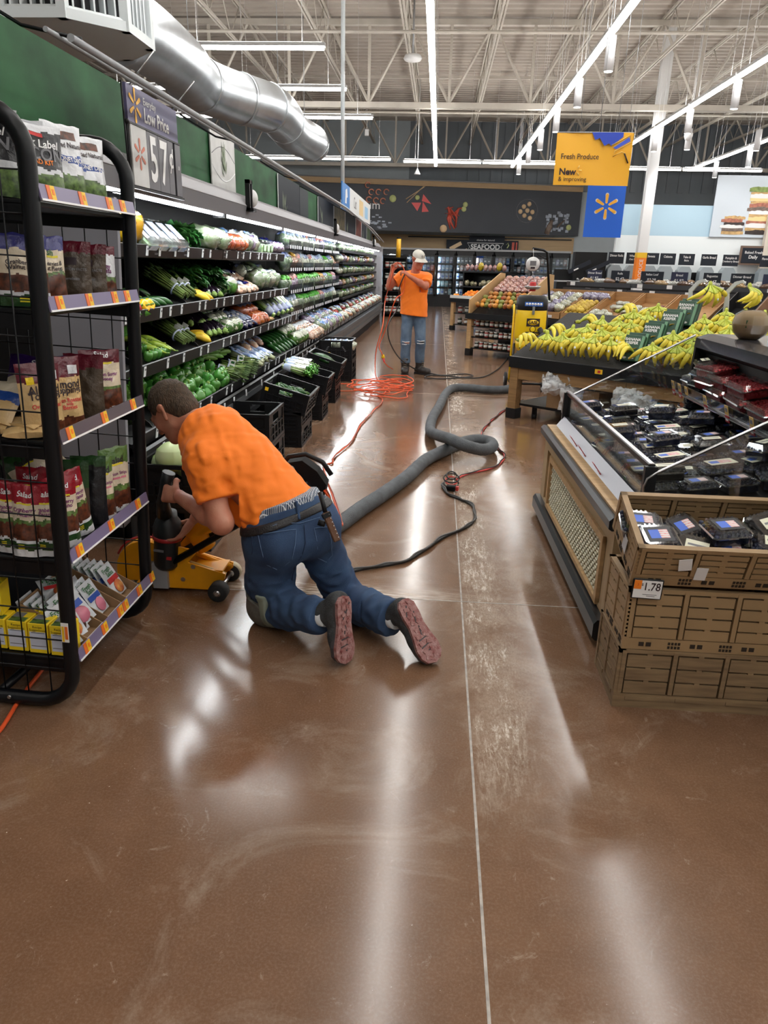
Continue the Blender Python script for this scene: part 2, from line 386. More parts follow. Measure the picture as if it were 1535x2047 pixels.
for i in range(-8,8):
    x=-1.8+GX*i
    gm.bb((x-.03,-.03,5.1),(x+.03,.03,RZ-.1),JOI)
    for s in(-1,1):
        a=Vector((x,0,5.1)); b=Vector((x+s*GX/2,0,RZ-.1)); gm.tube([a,b],.035,JOI,4,smooth=False)
gme=gm.mesh('roof_girder')
for y in gy:
    o=bpy.data.objects.new('roof_girder',gme); COL.objects.link(o); o.parent=ceiling; o.location=(0,y,0)
# sprinkler and bridging lines
m=MB()
for y in(5.5,12.6,21.5,25.5): m.bb((X0,y-.03,6.2),(X1,y+.03,6.26),JOI)
for y in(10.5,15.8,23.4): m.cyl((X0,y,5.75),(X1,y,5.75),.03,JOI,8)
m.build('sprinkler_pipe',ceiling)
# ================================================================= walls
WG=mat('wall_grey',srgb(176,186,192),.6,var=.05,vscale=2); WD=mat('wall_dark',srgb(122,130,138),.55,var=.15,vscale=1.5,stretch=(1,1,.1))
WW=mat('wall_white',srgb(232,238,240),.5); WB=mat('wall_blue',srgb(176,206,224),.5); WTAN=mat('wall_tan',srgb(178,150,112),.55,var=.1,vscale=6,stretch=(.2,1,4))
m=MB(); m.bb((X0,Y1,0),(-1.35,Y1+.2,RZ),WG); m.bb((-1.35,Y1,4.4),(X1,Y1+.2,RZ),WD)
m.bb((-1.35,Y1,0),(6.9,Y1+.2,4.4),WG); m.bb((6.9,Y1,0),(X1,Y1+.2,4.4),WD)
wall_back=struct(m.build('wall_back'))
m=MB()
for i in range(36):                                     # dark ribbed cladding panels
    x=-1.3+i*.45
    if x<14.6: m.bb((x,Y1-.05,4.42),(x+.2,Y1,RZ),WD)
m.build('cladding_rib',wall_back)
struct(MB().bb((X0-.2,Y0,0),(X0,Y1,RZ),WG).build('wall_left')); struct(MB().bb((X1,Y0,0),(X1+.2,Y1,RZ),WW).build('wall_right')); struct(MB().bb((X0,Y0-.2,0),(X1,Y0,RZ),WW).build('wall_front'))
# ================================================================= packaging helpers
def film(name,c,r=.28,var=.12): return mat('film_'+name,c,r,var=var,vscale=18,bump=.35,bscale=55)
F_RED=film('red',srgb(150,22,38)); F_MAR=film('maroon',srgb(92,16,34)); F_PUR=film('purple',srgb(46,22,78)); F_NAVY=film('navy',srgb(52,52,120)); F_TAN=film('cream',srgb(214,200,176)); F_TAN2=film('tan',srgb(205,172,120))
F_GRN=film('green',srgb(38,70,34)); F_LGRN=film('leaf_green',srgb(86,116,60)); F_WHT=film('white',srgb(216,218,222)); F_BLK=film('black',srgb(26,26,30)); F_BLU=film('blue',srgb(40,74,150)); F_BRN=film('brown',srgb(74,62,50)); F_YEL=film('yellow',srgb(240,206,30))
P_NUT=mat('print_nuts',srgb(112,58,34),.35,var=.75,vscale=60,c2=srgb(40,20,14)); P_LEAF=mat('print_leaves',srgb(110,140,70),.35,var=.8,vscale=55,c2=srgb(28,46,22)); P_PINK=mat('print_pink',srgb(206,120,140),.35); P_FRUIT=mat('print_fruit',srgb(190,60,50),.35,var=.6,vscale=40,c2=srgb(230,170,90))
T_DARK=mat('ink_dark',srgb(40,22,30),.5); T_PUR=mat('ink_purple',srgb(120,40,110),.5); T_WHT=OFFW; T_YEL=mat('ink_yellow',srgb(222,206,40),.5); T_GRN=mat('ink_green',srgb(44,104,52),.5); T_RED=mat('ink_red',srgb(196,44,44),.5); T_ORG=mat('ink_orange',srgb(240,130,30),.5); T_BLUE=mat('ink_blue',srgb(40,80,170),.5); T_GREY=mat('ink_grey',srgb(120,120,125),.5)
def make_bag(name,w,h,d,zones,texts=(),seed=0,gusset=True,wr=.006,nu=16,nv=46,lean=0):
    """stand-up pouch, front towards -y, base at z=0. zones: list of (v_top, material), may use noise edge"""
    R=random.Random(seed)
    def prof(v): return (.55+.45*math.sin(min(1,v*2.6)*PI/2))*(max(0,1-v))**.55*1.25 if gusset else math.sin(PI*min(max(v,0.02),.98))**.6
    def dep(u,v):
        e=(1-abs(2*u-1)**3.2); return d/2*min(1,prof(v))*e
    def wd(u,v): return (u-.5)*w*(1-.06*math.sin(PI*v))
    def wk(u,v,k): return wr*mnoise.noise(Vector((u*5+seed*3.7,v*6+k*9,seed)))*math.sin(PI*min(1,max(0,u)))
    def P(u,v,s,e=0):
        y=-s*(dep(u,v)+e)+wk(u,v,s)-(lean*v*v)
        return (wd(u,v),y,h*v+.008*mnoise.noise(Vector((u*4,seed,0)))*v)
    m=MB()
    for s in(1,-1):
        base=len(m.v); m.v+=[P(i/nu,j/nv,s) for i in range(nu+1) for j in range(nv+1)]; W_=nv+1
        for i in range(nu):
            for j in range(nv):
                v=(j+.5)/nv; vv=v+.045*mnoise.noise(Vector((i*.34+seed,j*.16,s*2+seed)))
                mt=zones[-1][1]
                for zt,zm in zones:
                    if (vv if isinstance(zt,float) else v)<zt: mt=zm; break
                q=(i*W_+j,(i+1)*W_+j,(i+1)*W_+j+1,i*W_+j+1); q=tuple(x+base for x in q)
                m.f.append(q if s>0 else q[::-1]); m.m.append(m.mi(mt)); m.s.append(True)
    b=[P(i/nu,0,1) for i in range(nu+1)]; c=[P(i/nu,0,-1) for i in range(nu+1)]
    m.add(b+c,[(i+1,i,nu+1+i,nu+2+i) for i in range(nu)],zones[0][1])
    pm=MB()
    for (t,u,v,size,mt,*o) in texts:
        if t is None:      # label patch: o=(du,dv)
            du,dv=o[0],o[1]
            pm.grid(lambda a,b_: P(u+du*(a-.5),v+dv*(b_-.5),1,.0012),4,4,mt,True)
            continue
        vs,fs=text_geo(t,'CENTER',.02,.1 if 'i' in o else 0)
        out=[]
        for q in vs:
            uu=u+q[0]*size/w; vv=v+q[1]*size/h; out.append(P(min(1,max(0,uu)),vv,1,.0022))
        pm.add(out,fs,mt)
    return m,pm
def bag(name,label,cat,M,w,h,d,zones,texts=(),group=None,seed=0,**k):
    t=thing(name,label,cat,M.translation,M,group)
    m,pm=make_bag(name,w,h,d,zones,texts,seed,**k)
    m.build('pouch',t,True)
    if pm.f: pm.build('printed_label',t,True)
    return t
def red_zones(top=F_RED): return [(.10,F_WHT),(.2,F_GRN),(.24,F_WHT),(.46,P_NUT),(.52,P_LEAF),(.74,F_TAN),(1.1,top)]
def red_texts(w,h,top='Salad',l2='Cranberry',l3='Pecano'): return [('Salad',.5,.87,.026,T_WHT,'i'),(None,.5,.745,0,T_YEL,.5,.022),(l2,.5,.66,.019,T_PUR,'i'),(l3,.54,.60,.019,T_PUR,'i'),(None,.42,.17,0,T_YEL,.2,.012),(None,.42,.145,0,T_YEL,.2,.012),(None,.42,.12,0,T_YEL,.2,.012)]
# ================================================================= black wire display rack on the left
RACK=thing('wire_display_rack','black tubular wire display rack with five shelves of packaged toppings','rack',(-1.24,2.15,0),(0,math.radians(2.5),0))
RM=wm(RACK)
TB=BLACKM
def loop(y):
    m=MB(); r=.026; x1=-.026; x0=-1.05; z0=r; z1=1.975; R=.13
    pts=[]
    for (cx_,cz,a0) in((x1-R,z0+R,-90),(x1-R,z1-R,0),(x0+R,z1-R,90),(x0+R,z0+R,180)):
        for k in range(7):
            a=math.radians(a0+15*k); pts.append((cx_+R*math.cos(a),y,cz+R*math.sin(a)))
    m.tube(pts,r,TB,12,closed=True); return m
for y in(.026,.72): loop(y).build('end_frame',RACK,True)
for y in(.03,.716):
    for i,x in enumerate([-.026-.088*k for k in range(1,11)]): MB().cyl((x,y,.05),(x,y,1.95),.0028,TB,6).build('wire',RACK,True)
    for z in [.16+.118*k for k in range(15)]: MB().cyl((-.03,y,z),(-1.02,y,z),.0028,TB,6).build('wire',RACK,True)
SHZ=[1.735,1.42,1.005,.585,.20]
RAILM=[mat('rail_lilac',srgb(118,108,140),.35),mat('rail_clear',srgb(92,84,96),.25)]
TAGY=mat('tag_yellow',srgb(236,190,40),.5); TAGO=mat('tag_orange',srgb(226,110,40),.5)
for k,z in enumerate(SHZ):
    m=MB(); m.bb((-1.0,.04,z-.018),(-.03,.70,z),TB,bev=.004); m.bb((-.55,.04,z-.06),(-.03,.06,z-.012),TB); m.bb((-.55,.68,z-.06),(-.03,.70,z-.012),TB)
    sh=m.build('shelf',RACK,True)
    rl=MB(); T=tr(.004,0,z)@ry(math.radians(-12))
    rl.box((0,.37,.022),(.005,.68,.046),RAILM[0 if k!=2 else 1],M=T); rl.box((.003,.37,.001),(.004,.68,.006),OFFW,M=T)
    rl.build('price_rail',sh,True)
    for j in range((4,4,3,3,6)[k]):
        y=.08+j*(.68/(4,4,3,3,6)[k])+.03*((j*7+k*3)%3); tg=MB()
        tg.box((.0035,y,.023),(.002,.02,.042),TAGO,M=T); tg.box((.0035,y+.024,.023),(.002,.026,.042),TAGY,M=T); tg.box((.005,y+.024,.026),(.001,.012,.016),T_ORG,M=T); tg.build('shelf_tag',sh,True)
MB().bb((-1.04,.03,.02),(-1.0,.71,.06),TB).build('back_brace',RACK,True)
MB().tube([(-.33,.03,.02),(-.30,.70,.02)],.016,TB,8).build('floor_brace',RACK,True)
b=MB(); b.cyl((-.26,-.004,.04),(-.26,.002,.04),.007,STEEL,10); b.build('bolt',RACK,True)
st=MB(); st.box((-.026,-.002,.33),(.026,.002,.075),OFFW); st.box((-.02,-.004,.33),(.010,.001,.05),TAGO); st.box((-.032,-.004,.325),(.008,.001,.06),TAGY); st.build('barcode_sticker',RACK,True)
def RP(lx,ly,lz,rot,lean=0):   # rot: 0 faces the camera (-y), 90 faces the aisle (+x)
    return RM@tr(lx,ly,lz)@rz(math.radians(rot))@rx(math.radians(-lean))
# top shelf
z=SHZ[0]+.003
bz=[(.34,P_LEAF),(.42,F_WHT),(.9,F_BLK),(1.1,F_WHT)]
bt=[('Black Label',.5,.74,.032,T_WHT,'i'),('BACON',.5,.6,.05,T_GREY),(None,.5,.86,0,T_RED,.28,.05),('SALAD KIT',.5,.5,.02,T_ORG)]
bag('salad_kit_bag','black-printed bacon salad kit bag facing the camera at the top shelf corner','bag',RP(-.20,.10,z,2,6),.20,.24,.08,bz,bt,'salad kits on the top rack shelf',1)
bag('salad_kit_bag','black salad kit bag turned sideways behind the rack post, top shelf','bag',RP(-.095,.20,z,50,4),.18,.22,.08,bz,bt,'salad kits on the top rack shelf',2)
wz=[(.38,P_LEAF),(.52,F_WHT),(.60,F_BLU),(.85,F_WHT),(1.1,F_WHT)]
wt=[('HONEY DIJON',.5,.565,.02,T_WHT),('Baked Naturals',.5,.74,.022,T_DARK,'i'),(None,.5,.86,0,P_NUT,.5,.1)]
bag('salad_kit_bag','white salad kit bag with a blue band and pointed top, left of two','bag',RP(-.10,.40,z,72,3),.17,.25,.09,wz,wt,'salad kits on the top rack shelf',3)
bag('salad_kit_bag','white salad kit bag with a blue band at the end of the top shelf','bag',RP(-.095,.545,z,66,3),.17,.235,.09,wz,wt,'salad kits on the top rack shelf',4)
bag('salad_kit_bag','orange and white salad kit bag deep on the top rack shelf','bag',RP(-.22,.36,z,60,3),.17,.225,.08,[(.4,P_LEAF),(.6,F_WHT),(.8,F_TAN2),(1.1,F_NAVY)],(),'salad kits on the top rack shelf',5)
bag('salad_kit_bag','purple and white salad kit bag behind the bacon one','bag',RP(-.19,.24,z,8,4),.19,.235,.08,[(.4,P_LEAF),(.7,F_WHT),(.85,F_PUR),(1.1,F_WHT)],(),'salad kits on the top rack shelf',6)
# second shelf
z=SHZ[1]+.003
nz_=[(.12,F_WHT),(.45,P_NUT),(.5,P_LEAF),(.8,F_TAN),(1.1,F_NAVY)]
nt_=[('Fresh',.45,.77,.028,T_GRN,'i'),(None,.5,.71,0,T_YEL,.55,.03),('Cranberries &',.5,.61,.019,T_DARK),('Walnut Pieces',.5,.54,.019,T_DARK)]
bag('topping_pouch','navy-topped pouch of cranberries and walnut pieces facing the aisle','bag',RP(-.09,.20,z,62,3),.15,.215,.055,nz_,nt_,'pouches on the second rack shelf',11)
for i,(lx,ly,r,l) in enumerate(((-.26,.12,96,'leftmost, edge-on'),(-.19,.14,74,'second from the left, turned half away'),(-.12,.12,40,'third from the left, behind the post'))):
    bag('topping_pouch','navy-topped topping pouch behind the wire grid, second shelf, '+l,'bag',RP(lx,ly,z,r,3),.15,.215,.05,[(.15,F_GRN),(.2,F_WHT),(.45,P_NUT),(.8,F_TAN),(1.1,F_NAVY)],[(None,.5,.11,0,T_YEL,.3,.02),(None,.5,.07,0,T_YEL,.3,.02)]+nt_[2:],'pouches on the second rack shelf',12+i)
bag('topping_pouch','maroon-topped pouch showing its brown printed back, left of two','bag',RP(-.09,.37,z,20,2),.13,.205,.05,[(.82,F_BRN),(1.1,F_MAR)],[('NUTRITION FACTS',.5,.55,.012,T_GREY),('Ingredients',.5,.4,.012,T_GREY),(None,.5,.68,0,T_DARK,.3,.12)],'pouches on the second rack shelf',16)
bag('topping_pouch','maroon-topped pouch showing its brown printed back, right of two','bag',RP(-.085,.48,z,18,2),.13,.20,.05,[(.82,F_BRN),(1.1,F_MAR)],[('NUTRITION FACTS',.5,.55,.012,T_GREY),('Ingredients',.5,.4,.012,T_GREY),(None,.5,.68,0,T_DARK,.3,.12)],'pouches on the second rack shelf',17)
bag('topping_pouch','maroon and white pouch at the far end of the second shelf','bag',RP(-.085,.585,z,55,3),.13,.195,.05,[(.12,F_WHT),(.35,P_NUT),(.45,P_LEAF),(.84,F_WHT),(1.1,F_MAR)],[('Honey',.5,.62,.024,T_PUR),('& Oats',.5,.54,.024,T_PUR)],'pouches on the second rack shelf',18)
# third shelf
z=SHZ[2]+.003
az=[(.16,P_NUT),(.66,F_TAN2),(.72,F_TAN2),(1.1,F_MAR)]
at=[('Almond',.55,.62,.038,T_DARK),('Toppings',.55,.54,.034,T_DARK),('Oven Roasted',.55,.40,.02,T_RED),('with',.55,.35,.016,T_RED),('Berries',.55,.30,.02,T_RED),(None,.78,.82,0,F_WHT,.26,.12),(None,.24,.76,0,F_YEL,.16,.10)]
bag('topping_pouch','tan almond toppings pouch with a silver seal, maroon top','bag',RP(-.085,.235,z,60,4),.155,.245,.055,az,at,'pouches on the third rack shelf',21)
bag('topping_pouch','tan almond toppings pouch half hidden by the rack post','bag',RP(-.11,.14,z,60,4),.155,.235,.055,az,at,'pouches on the third rack shelf',22)
bag('topping_pouch','dark brown edge-on pouch between two facing pouches, third shelf','bag',RP(-.09,.40,z,12,3),.14,.235,.05,[(.8,F_BRN),(1.1,F_MAR)],(),'pouches on the third rack shelf',23)
bag('topping_pouch','maroon-topped cream pouch of honey pecan toppings, third shelf end','bag',RP(-.085,.54,z,52,4),.165,.235,.06,[(.06,F_WHT),(.36,P_NUT),(.42,P_LEAF),(.80,F_TAN),(1.1,F_MAR)],[('Salad',.5,.92,.028,T_WHT,'i'),(None,.55,.79,0,T_YEL,.4,.03),('Brown Sugar',.55,.61,.02,T_PUR),('Honey',.55,.54,.02,T_PUR)],'pouches on the third rack shelf',24)
bag('topping_pouch','dark purple pouch slumped behind the grid, third shelf','bag',RP(-.20,.22,z+.035,8,38),.22,.24,.07,[(.3,P_NUT),(.6,F_TAN),(1.1,F_PUR)],[('Salad',.5,.86,.03,T_WHT,'i'),(None,.5,.6,0,T_YEL,.4,.03)],'pouches on the third rack shelf',25)
bag('topping_pouch','blue-labelled pouch lying on its side behind the grid, third shelf','bag',RP(-.28,.10,z+.03,-14,40),.18,.16,.05,[(.5,F_TAN2),(.75,F_BLU),(1.1,F_TAN)],(),'pouches on the third rack shelf',26)
for i,(lx,ly,r,hh) in enumerate(((-.24,.05,18,.014),(-.18,.08,-10,.03),(-.12,.05,30,.012))):
    bag('topping_pouch','tan foil pouch lying flat on the third shelf, %s of three'%('leftmost','middle','rightmost')[i],'bag',RP(lx,ly,z+hh,r,82),.15,.17,.03,[(.3,F_TAN2),(.7,F_BRN),(1.1,F_WHT)],(),'flat pouches on the third rack shelf',27+i)
# fourth shelf
z=SHZ[3]+.003
for i,(lx,ly,r,le,nm) in enumerate(((-.30,.10,6,5,'leftmost behind the grid'),(-.235,.075,-4,6,'second behind the grid'),(-.165,.055,2,7,'third behind the grid, frontmost'),(-.10,.075,5,6,'against the rack post'))):
    bag('topping_pouch','red-topped cranberry pecan pouch, '+nm,'bag',RP(lx,ly,z,r,le),.105,.25,.055,red_zones(),red_texts(.105,.25),'red-topped pouches on the fourth rack shelf',31+i)
bag('topping_pouch','red-topped cranberry pecan pouch standing behind the front ones','bag',RP(-.20,.17,z+.03,4,4),.11,.25,.05,red_zones(),red_texts(.11,.25),'red-topped pouches on the fourth rack shelf',36)
bag('topping_pouch','red-topped cranberry pecan pouch facing the aisle, right of the post','bag',RP(-.08,.155,z,48,4),.115,.26,.06,red_zones(),red_texts(.115,.26),'red-topped pouches on the fourth rack shelf',37)
bag('topping_pouch','red-topped pouch tilted sideways in the middle of the fourth shelf','bag',RM@tr(-.085,.29,z)@rz(math.radians(52))@ry(math.radians(-9)),.10,.26,.06,red_zones(),red_texts(.10,.26),'red-topped pouches on the fourth rack shelf',38)
bag('topping_pouch','black edge-on pouch between the red and green topped pouches','bag',RP(-.10,.40,z,15,3),.13,.27,.05,[(.85,F_BLK),(1.1,F_GRN)],(),'green-topped pouches on the fourth rack shelf',39)
gz=[(.06,F_WHT),(.34,P_NUT),(.42,P_LEAF),(.72,F_TAN),(.76,F_TAN),(1.1,F_LGRN)]; gt=[(None,.5,.74,0,T_YEL,.45,.03),('Salad',.5,.8,.035,T_DARK,'i'),('Onion Strips',.5,.6,.018,T_PUR),(None,.5,.53,0,P_PINK,.6,.03)]
bag('topping_pouch','green-topped onion pouch with nuts, left one of two','bag',RP(-.075,.455,z,60,3),.12,.25,.055,gz,gt,'green-topped pouches on the fourth rack shelf',40)
bag('topping_pouch','green-topped onion pouch with nuts, at the rail end','bag',RP(-.07,.575,z,60,3),.14,.265,.055,gz,gt,'green-topped pouches on the fourth rack shelf',41)
bag('topping_pouch','dark green-topped pouch leaning back, upper row beside the post','bag',RM@tr(-.20,.30,z+.11)@rz(math.radians(38))@ry(math.radians(-26))@rx(math.radians(-20)),.14,.22,.05,gz[:-1]+[(1.1,F_GRN)],gt,'green-topped pouches on the fourth rack shelf',42)
bag('topping_pouch','dark green-topped pouch lying across the row behind','bag',RM@tr(-.17,.42,z+.14)@rz(math.radians(42))@ry(math.radians(-40))@rx(math.radians(-25)),.12,.20,.05,gz[:-1]+[(1.1,F_GRN)],gt,'green-topped pouches on the fourth rack shelf',43)
for i in range(3):
    bag('topping_pouch','dark green pouch at the back of the fourth shelf, %s of three'%('left','middle','right')[i],'bag',RP(-.33+.1*i,.33,z,10,4),.12,.27,.05,[(.6,F_BRN),(1.1,F_GRN)],(),'green-topped pouches on the fourth rack shelf',44+i)
# bottom shelf: yellow boxes, packets in cardboard trays
z=SHZ[4]+.003
YB=mat('carton_yellow',srgb(246,214,40),.45); YW=mat('carton_panel',srgb(206,214,232),.45); CARD=mat('cardboard',srgb(150,118,84),.75,var=.12,vscale=6); CARDW=mat('tray_white',srgb(214,216,214),.5)
def ybox(lx,ly,lz,label,rot=0):
    t=thing('recipe_box',label,'box',(RM@tr(lx,ly,lz)).translation,RM@rz(math.radians(rot)),'yellow boxes on the bottom rack shelf')
    MB().box((0,.04,.06),(.074,.075,.12),YB,bev=.002).build('carton',t,True)
    m=MB(); m.box((0,.0015,.052),(.062,.001,.07),YW); m.box((-.012,.05,.1205),(.04,.04,.001),T_GREY)
    F_=frame((0,.0005,.107),(1,0,0),(0,0,1)); m.text('Recipe',.013,T_DARK,F_); m.text('Suggestions',.013,T_DARK,tr(0,0,-.012)@F_)
    m.box((0,.0008,.084),(.05,.0005,.003),T_GREY); m.box((0,.0008,.03),(.055,.0005,.003),T_GREY); m.box((.0,.02,.1208),(.06,.03,.001),P_LEAF); m.build('printed_panel',t,True); return t
for i in range(4): ybox(-.075-.082*i,.045+.004*i,z,'yellow recipe box in the front row of the bottom shelf, %s from the post'%ORD[i])
ybox(-.335,.07,z+.124,'yellow recipe box stacked on top of the front row',8)
ybox(-.25,.14,z,'yellow recipe box in the second row, inner'); ybox(-.165,.14,z,'yellow recipe box in the second row, outer')
def tray(ly,nm):
    t=thing('cardboard_tray','open brown cardboard tray on the bottom shelf rail, '+nm,'tray',(RM@tr(-.14,ly,z)).translation,RM,'cardboard trays on the bottom rack shelf')
    w=.13; s=MB(); pl=[(-.13,0),(.125,0),(.125,.028),(.0,.09),(-.13,.15)]
    for q in(-w/2,w/2-.004): MB().prism([(p[0],p[1]) for p in pl],.004,CARD,M=tr(0,q,0)@frame((0,.004,0),(1,0,0),(0,0,1))).build('side_wall',t,True)
    s.bb((-.13,-w/2,0),(.125,w/2,.004),CARD); s.bb((-.13,-w/2,0),(-.126,w/2,.15),CARD); s.build('tray_floor',t,True)
    f=MB(); f.bb((.121,-w/2,0),(.127,w/2,.03),CARDW); f.bb((.1275,-w/2+.015,.006),(.1285,w/2-.02,.024),F_GRN); f.build('front_lip',t,True); return t
trays=[(.20,'nearest of three'),(.375,'middle of three'),(.55,'farthest of three')]
for ly,nm in trays: tray(ly,nm)
PKT=mat('packet_white',srgb(206,210,214),.4,var=.08,vscale=30)
def packet(M,label,kind=0,w=.10,h=.14):
    t=thing('seasoning_packet',label,'packet',M.translation,M,'packets on the bottom rack shelf')
    m=MB(); m.grid(lambda u,v:((u-.5)*w,-.005*math.sin(PI*u)*math.sin(PI*v),h*v),4,5,PKT); m.grid(lambda u,v:((u-.5)*w,.003*math.sin(PI*u)*math.sin(PI*v)+.001,h*v),4,5,PKT,flip=True); m.build('sachet',t,True)
    q=MB(); q.box((0,-.006,h*.52),(w*.8,.001,h*.16),[T_BLUE,T_RED,T_BLUE][kind]); q.lathe([(0,0),(w*.3,0),(w*.28,.002),(0,.0025)],[P_PINK,P_FRUIT,P_NUT][kind],12,M=frame((w*.1,-.0055,h*.25),(1,0,0),(0,0,1)))
    q.text('Fresh',w*.27,T_GRN,frame((-w*.08,-.0062,h*.84),(1,0,0),(0,0,1)),bold=.02); q.text('Salsa',w*.27,T_GRN,frame((0,-.0062,h*.70),(1,0,0),(0,0,1)),bold=.02); q.build('printed_label',t,True); return t
k=0
for ti,(ly,nm) in enumerate(trays):
    for j in range(6):
        M=RM@tr(-.235+.034*j,ly,z+.012)@rz(PI/2)@rx(math.radians(-22-2*j)); packet(M,'white seasoning packet in the %s tray, %s from the back'%(nm.split()[0],ORD[j]),(ti+j)%3,.105,.145); k+=1
packet(RM@tr(-.07,.235,z+.03)@rz(math.radians(70))@ry(math.radians(-18))@rx(math.radians(-32)),'white packet with a pink print slipping over the nearest tray lip',0,.115,.165)
packet(RM@tr(-.06,.14,z+.02)@rz(math.radians(66))@ry(math.radians(-10))@rx(math.radians(-30)),'white packet with a tomato print beside the rack post',1,.105,.15)
packet(RM@tr(-.05,.10,z+.01)@rz(math.radians(64))@ry(math.radians(-14))@rx(math.radians(-34)),'white packet with an egg-brown print at the front rail',2,.09,.12)
for i in range(5): packet(RM@tr(-.20+.01*i,.25,z+.10+.008*i)@rz(math.radians(10+9*i))@rx(math.radians(-76)),'white packet lying flat behind the yellow boxes, %s up'%ORD[i],i%3,.12,.13)
# orange cord lying under the rack
CORD_O=mat('orange_cord',srgb(226,88,42),.45)
# ================================================================= produce cooler on the left
CASE=mat('cooler_black',(.005,.005,.006),.5,spec=.25); CASEG=mat('cooler_grey',srgb(128,128,134),.45,metal=.1); CASEL=mat('cooler_light_grey',srgb(158,157,161),.5); CASES=mat('cooler_steel',srgb(120,124,128),.35,metal=.6)
LED=emis('cooler_led',(.96,.99,1),46.0)
YA,YB_=3.86,22.4
COOL=thing('produce_cooler','long black open-front refrigerated produce cooler with grey canopy','cooler',(-1.75,YA,0))
m=MB(); m.bb((-3.0,YA,0),(-2.62,YB_,2.1),CASE); m.bb((-2.7,YA,.0),(-1.78,YB_,.16),CASE); m.bb((-2.62,YA,.12),(-1.80,YB_,.40),CASE); m.build('cabinet',COOL)
MB().bb((-2.9,YA,2.06),(-1.80,YB_,2.12),CASEL).build('canopy_top',COOL)
pr=[(-1.74,1.93),(-1.72,2.03),(-1.80,2.13),(-2.02,2.16),(-2.02,2.08),(-1.86,2.06),(-1.84,1.93)]
m=MB(); m.prism(pr,YB_-YA,CASEG,M=frame((0,YB_,0),(1,0,0),(0,0,1))); m.build('canopy_fascia',COOL)
m=MB(); m.prism([(-1.72,2.032),(-1.80,2.133),(-2.02,2.163),(-2.02,2.166),(-1.798,2.137),(-1.716,2.034)],YB_-YA,CASEL,M=frame((0,YB_,0),(1,0,0),(0,0,1))); m.build('canopy_ledge',COOL)
y=YA+.05
while y<YB_-1:
    MB().bb((-1.80,y,1.915),(-1.755,y+2.2,1.935),LED).build('led_strip',COOL); MB().bb((-1.84,y+2.2,1.90),(-1.74,y+2.26,1.94),CASE).build('led_clip',COOL); y+=2.27
# base: lip, bumper rails, kick panels
for i in range(8):
    a=YA+i*(YB_-YA)/8; b=a+(YB_-YA)/8-.015
    m=MB(); m.prism([(-1.76,.14),(-1.70,.18),(-1.66,.40),(-1.68,.50),(-1.72,.50),(-1.74,.2)],b-a,CASE if i<2 else CASES,M=frame((0,b,0),(1,0,0),(0,0,1))); m.build('front_panel',COOL)
    MB().bb((-1.80,a,.0),(-1.75,b,.15),CASE).build('kick_plate',COOL)
for z in(.26,.43): MB().bb((-1.695+(z-.26)*.15,YA,z),(-1.655+(z-.26)*.15,YB_,z+.045),mat('bumper_rail',srgb(110,114,118),.3,metal=.5)).build('bumper_rail',COOL)
TAGW=mat('shelf_tag_white',srgb(222,226,230),.5); RAILK=mat('tag_rail_black',(.007,.007,.008),.4,spec=.3)
TIER=[(-1.90,1.635,-2.6,1.72),(-1.845,1.25,-2.6,1.50),(-1.79,.935,-2.6,1.20),(-1.70,.585,-2.6,.88)]   # front x,z ; back x,z (sloped)
def tier_z(k,x): fx,fz,bx,bz=TIER[k]; return fz+(bz-fz)*(fx-x)/(fx-bx)
for k,(fx,fz,bx,bz) in enumerate(TIER):
    y1=(9.1,9.0,9.3,YB_)[k]
    n=(2,2,2,6)[k]
    for i in range(n):
        a=YA+(y1-YA)*i/n; b=YA+(y1-YA)*(i+1)/n-.01; ln=b-a
        m=MB(); m.prism([(fx,fz-.012),(bx,bz-.012),(bx,bz-.03),(fx,fz-.035)],ln,CASE,M=frame((0,b,0),(1,0,0),(0,0,1))); sh=m.build('shelf',COOL)
        r=MB(); zt=.06; r.prism([(fx,fz-.055),(fx+.018,fz-.05),(fx+.03,fz+.025),(fx+.022,fz+.03),(fx+.002,fz-.02)],ln,RAILK,M=frame((0,b,0),(1,0,0),(0,0,1))); r.build('tag_rail',sh)
        R=random.Random(k*10+i); y=a+.1
        while y<b-.1:
            t=MB(); T=tr(fx+.0285,y,fz-.010)@ry(math.radians(9)); t.box((0,0,0),(.003,.034,.062),TAGW,M=T); t.box((.0018,.003,.012),(.001,.02,.012),T_GREY,M=T); t.build('shelf_tag',sh)
            if R.random()<.5 and k==0: 
                l=MB(); l.text('FRESH',.018,OFFW,tr(fx+.031,y-.09,fz+.008)@frame((0,0,0),(0,1,0),(.16,0,1)),align='LEFT'); l.box((.0005,-.06,-.014),(.001,.06,.003),T_GREY,M=T); l.box((.0005,-.06,-.02),(.001,.06,.003),T_GREY,M=T); l.build('printed_strip',sh)
            y+=R.uniform(.13,.42)
        # sloped black partition dividers
        if k<4 and k>0:
            yy=a+R.uniform(.3,.5)
            while yy<b-.2 and yy<10:
                d=MB(); d.prism([(fx-.03,fz),(bx,bz),(bx,bz+.16),(fx-.28,tier_z(k,fx-.28)+.1),(fx-.05,fz+.03)],.008,CASE,M=frame((0,yy,0),(1,0,0),(0,0,1))); d.build('divider',sh); yy+=R.uniform(.5,.75)
# lower outer rail in front of the deck (second line of tags)
m=MB(); m.prism([(-1.66,.44),(-1.64,.46),(-1.63,.53),(-1.65,.54)],10.5-YA,RAILK,M=frame((0,10.5,0),(1,0,0),(0,0,1))); lr=m.build('lower_tag_rail',COOL)
y=YA+.3; R=random.Random(4)
while y<10.2:
    MB().box((-1.628,y,.492),(.003,.034,.055),TAGW,M=None).build('shelf_tag',lr); y+=R.uniform(.25,.6)
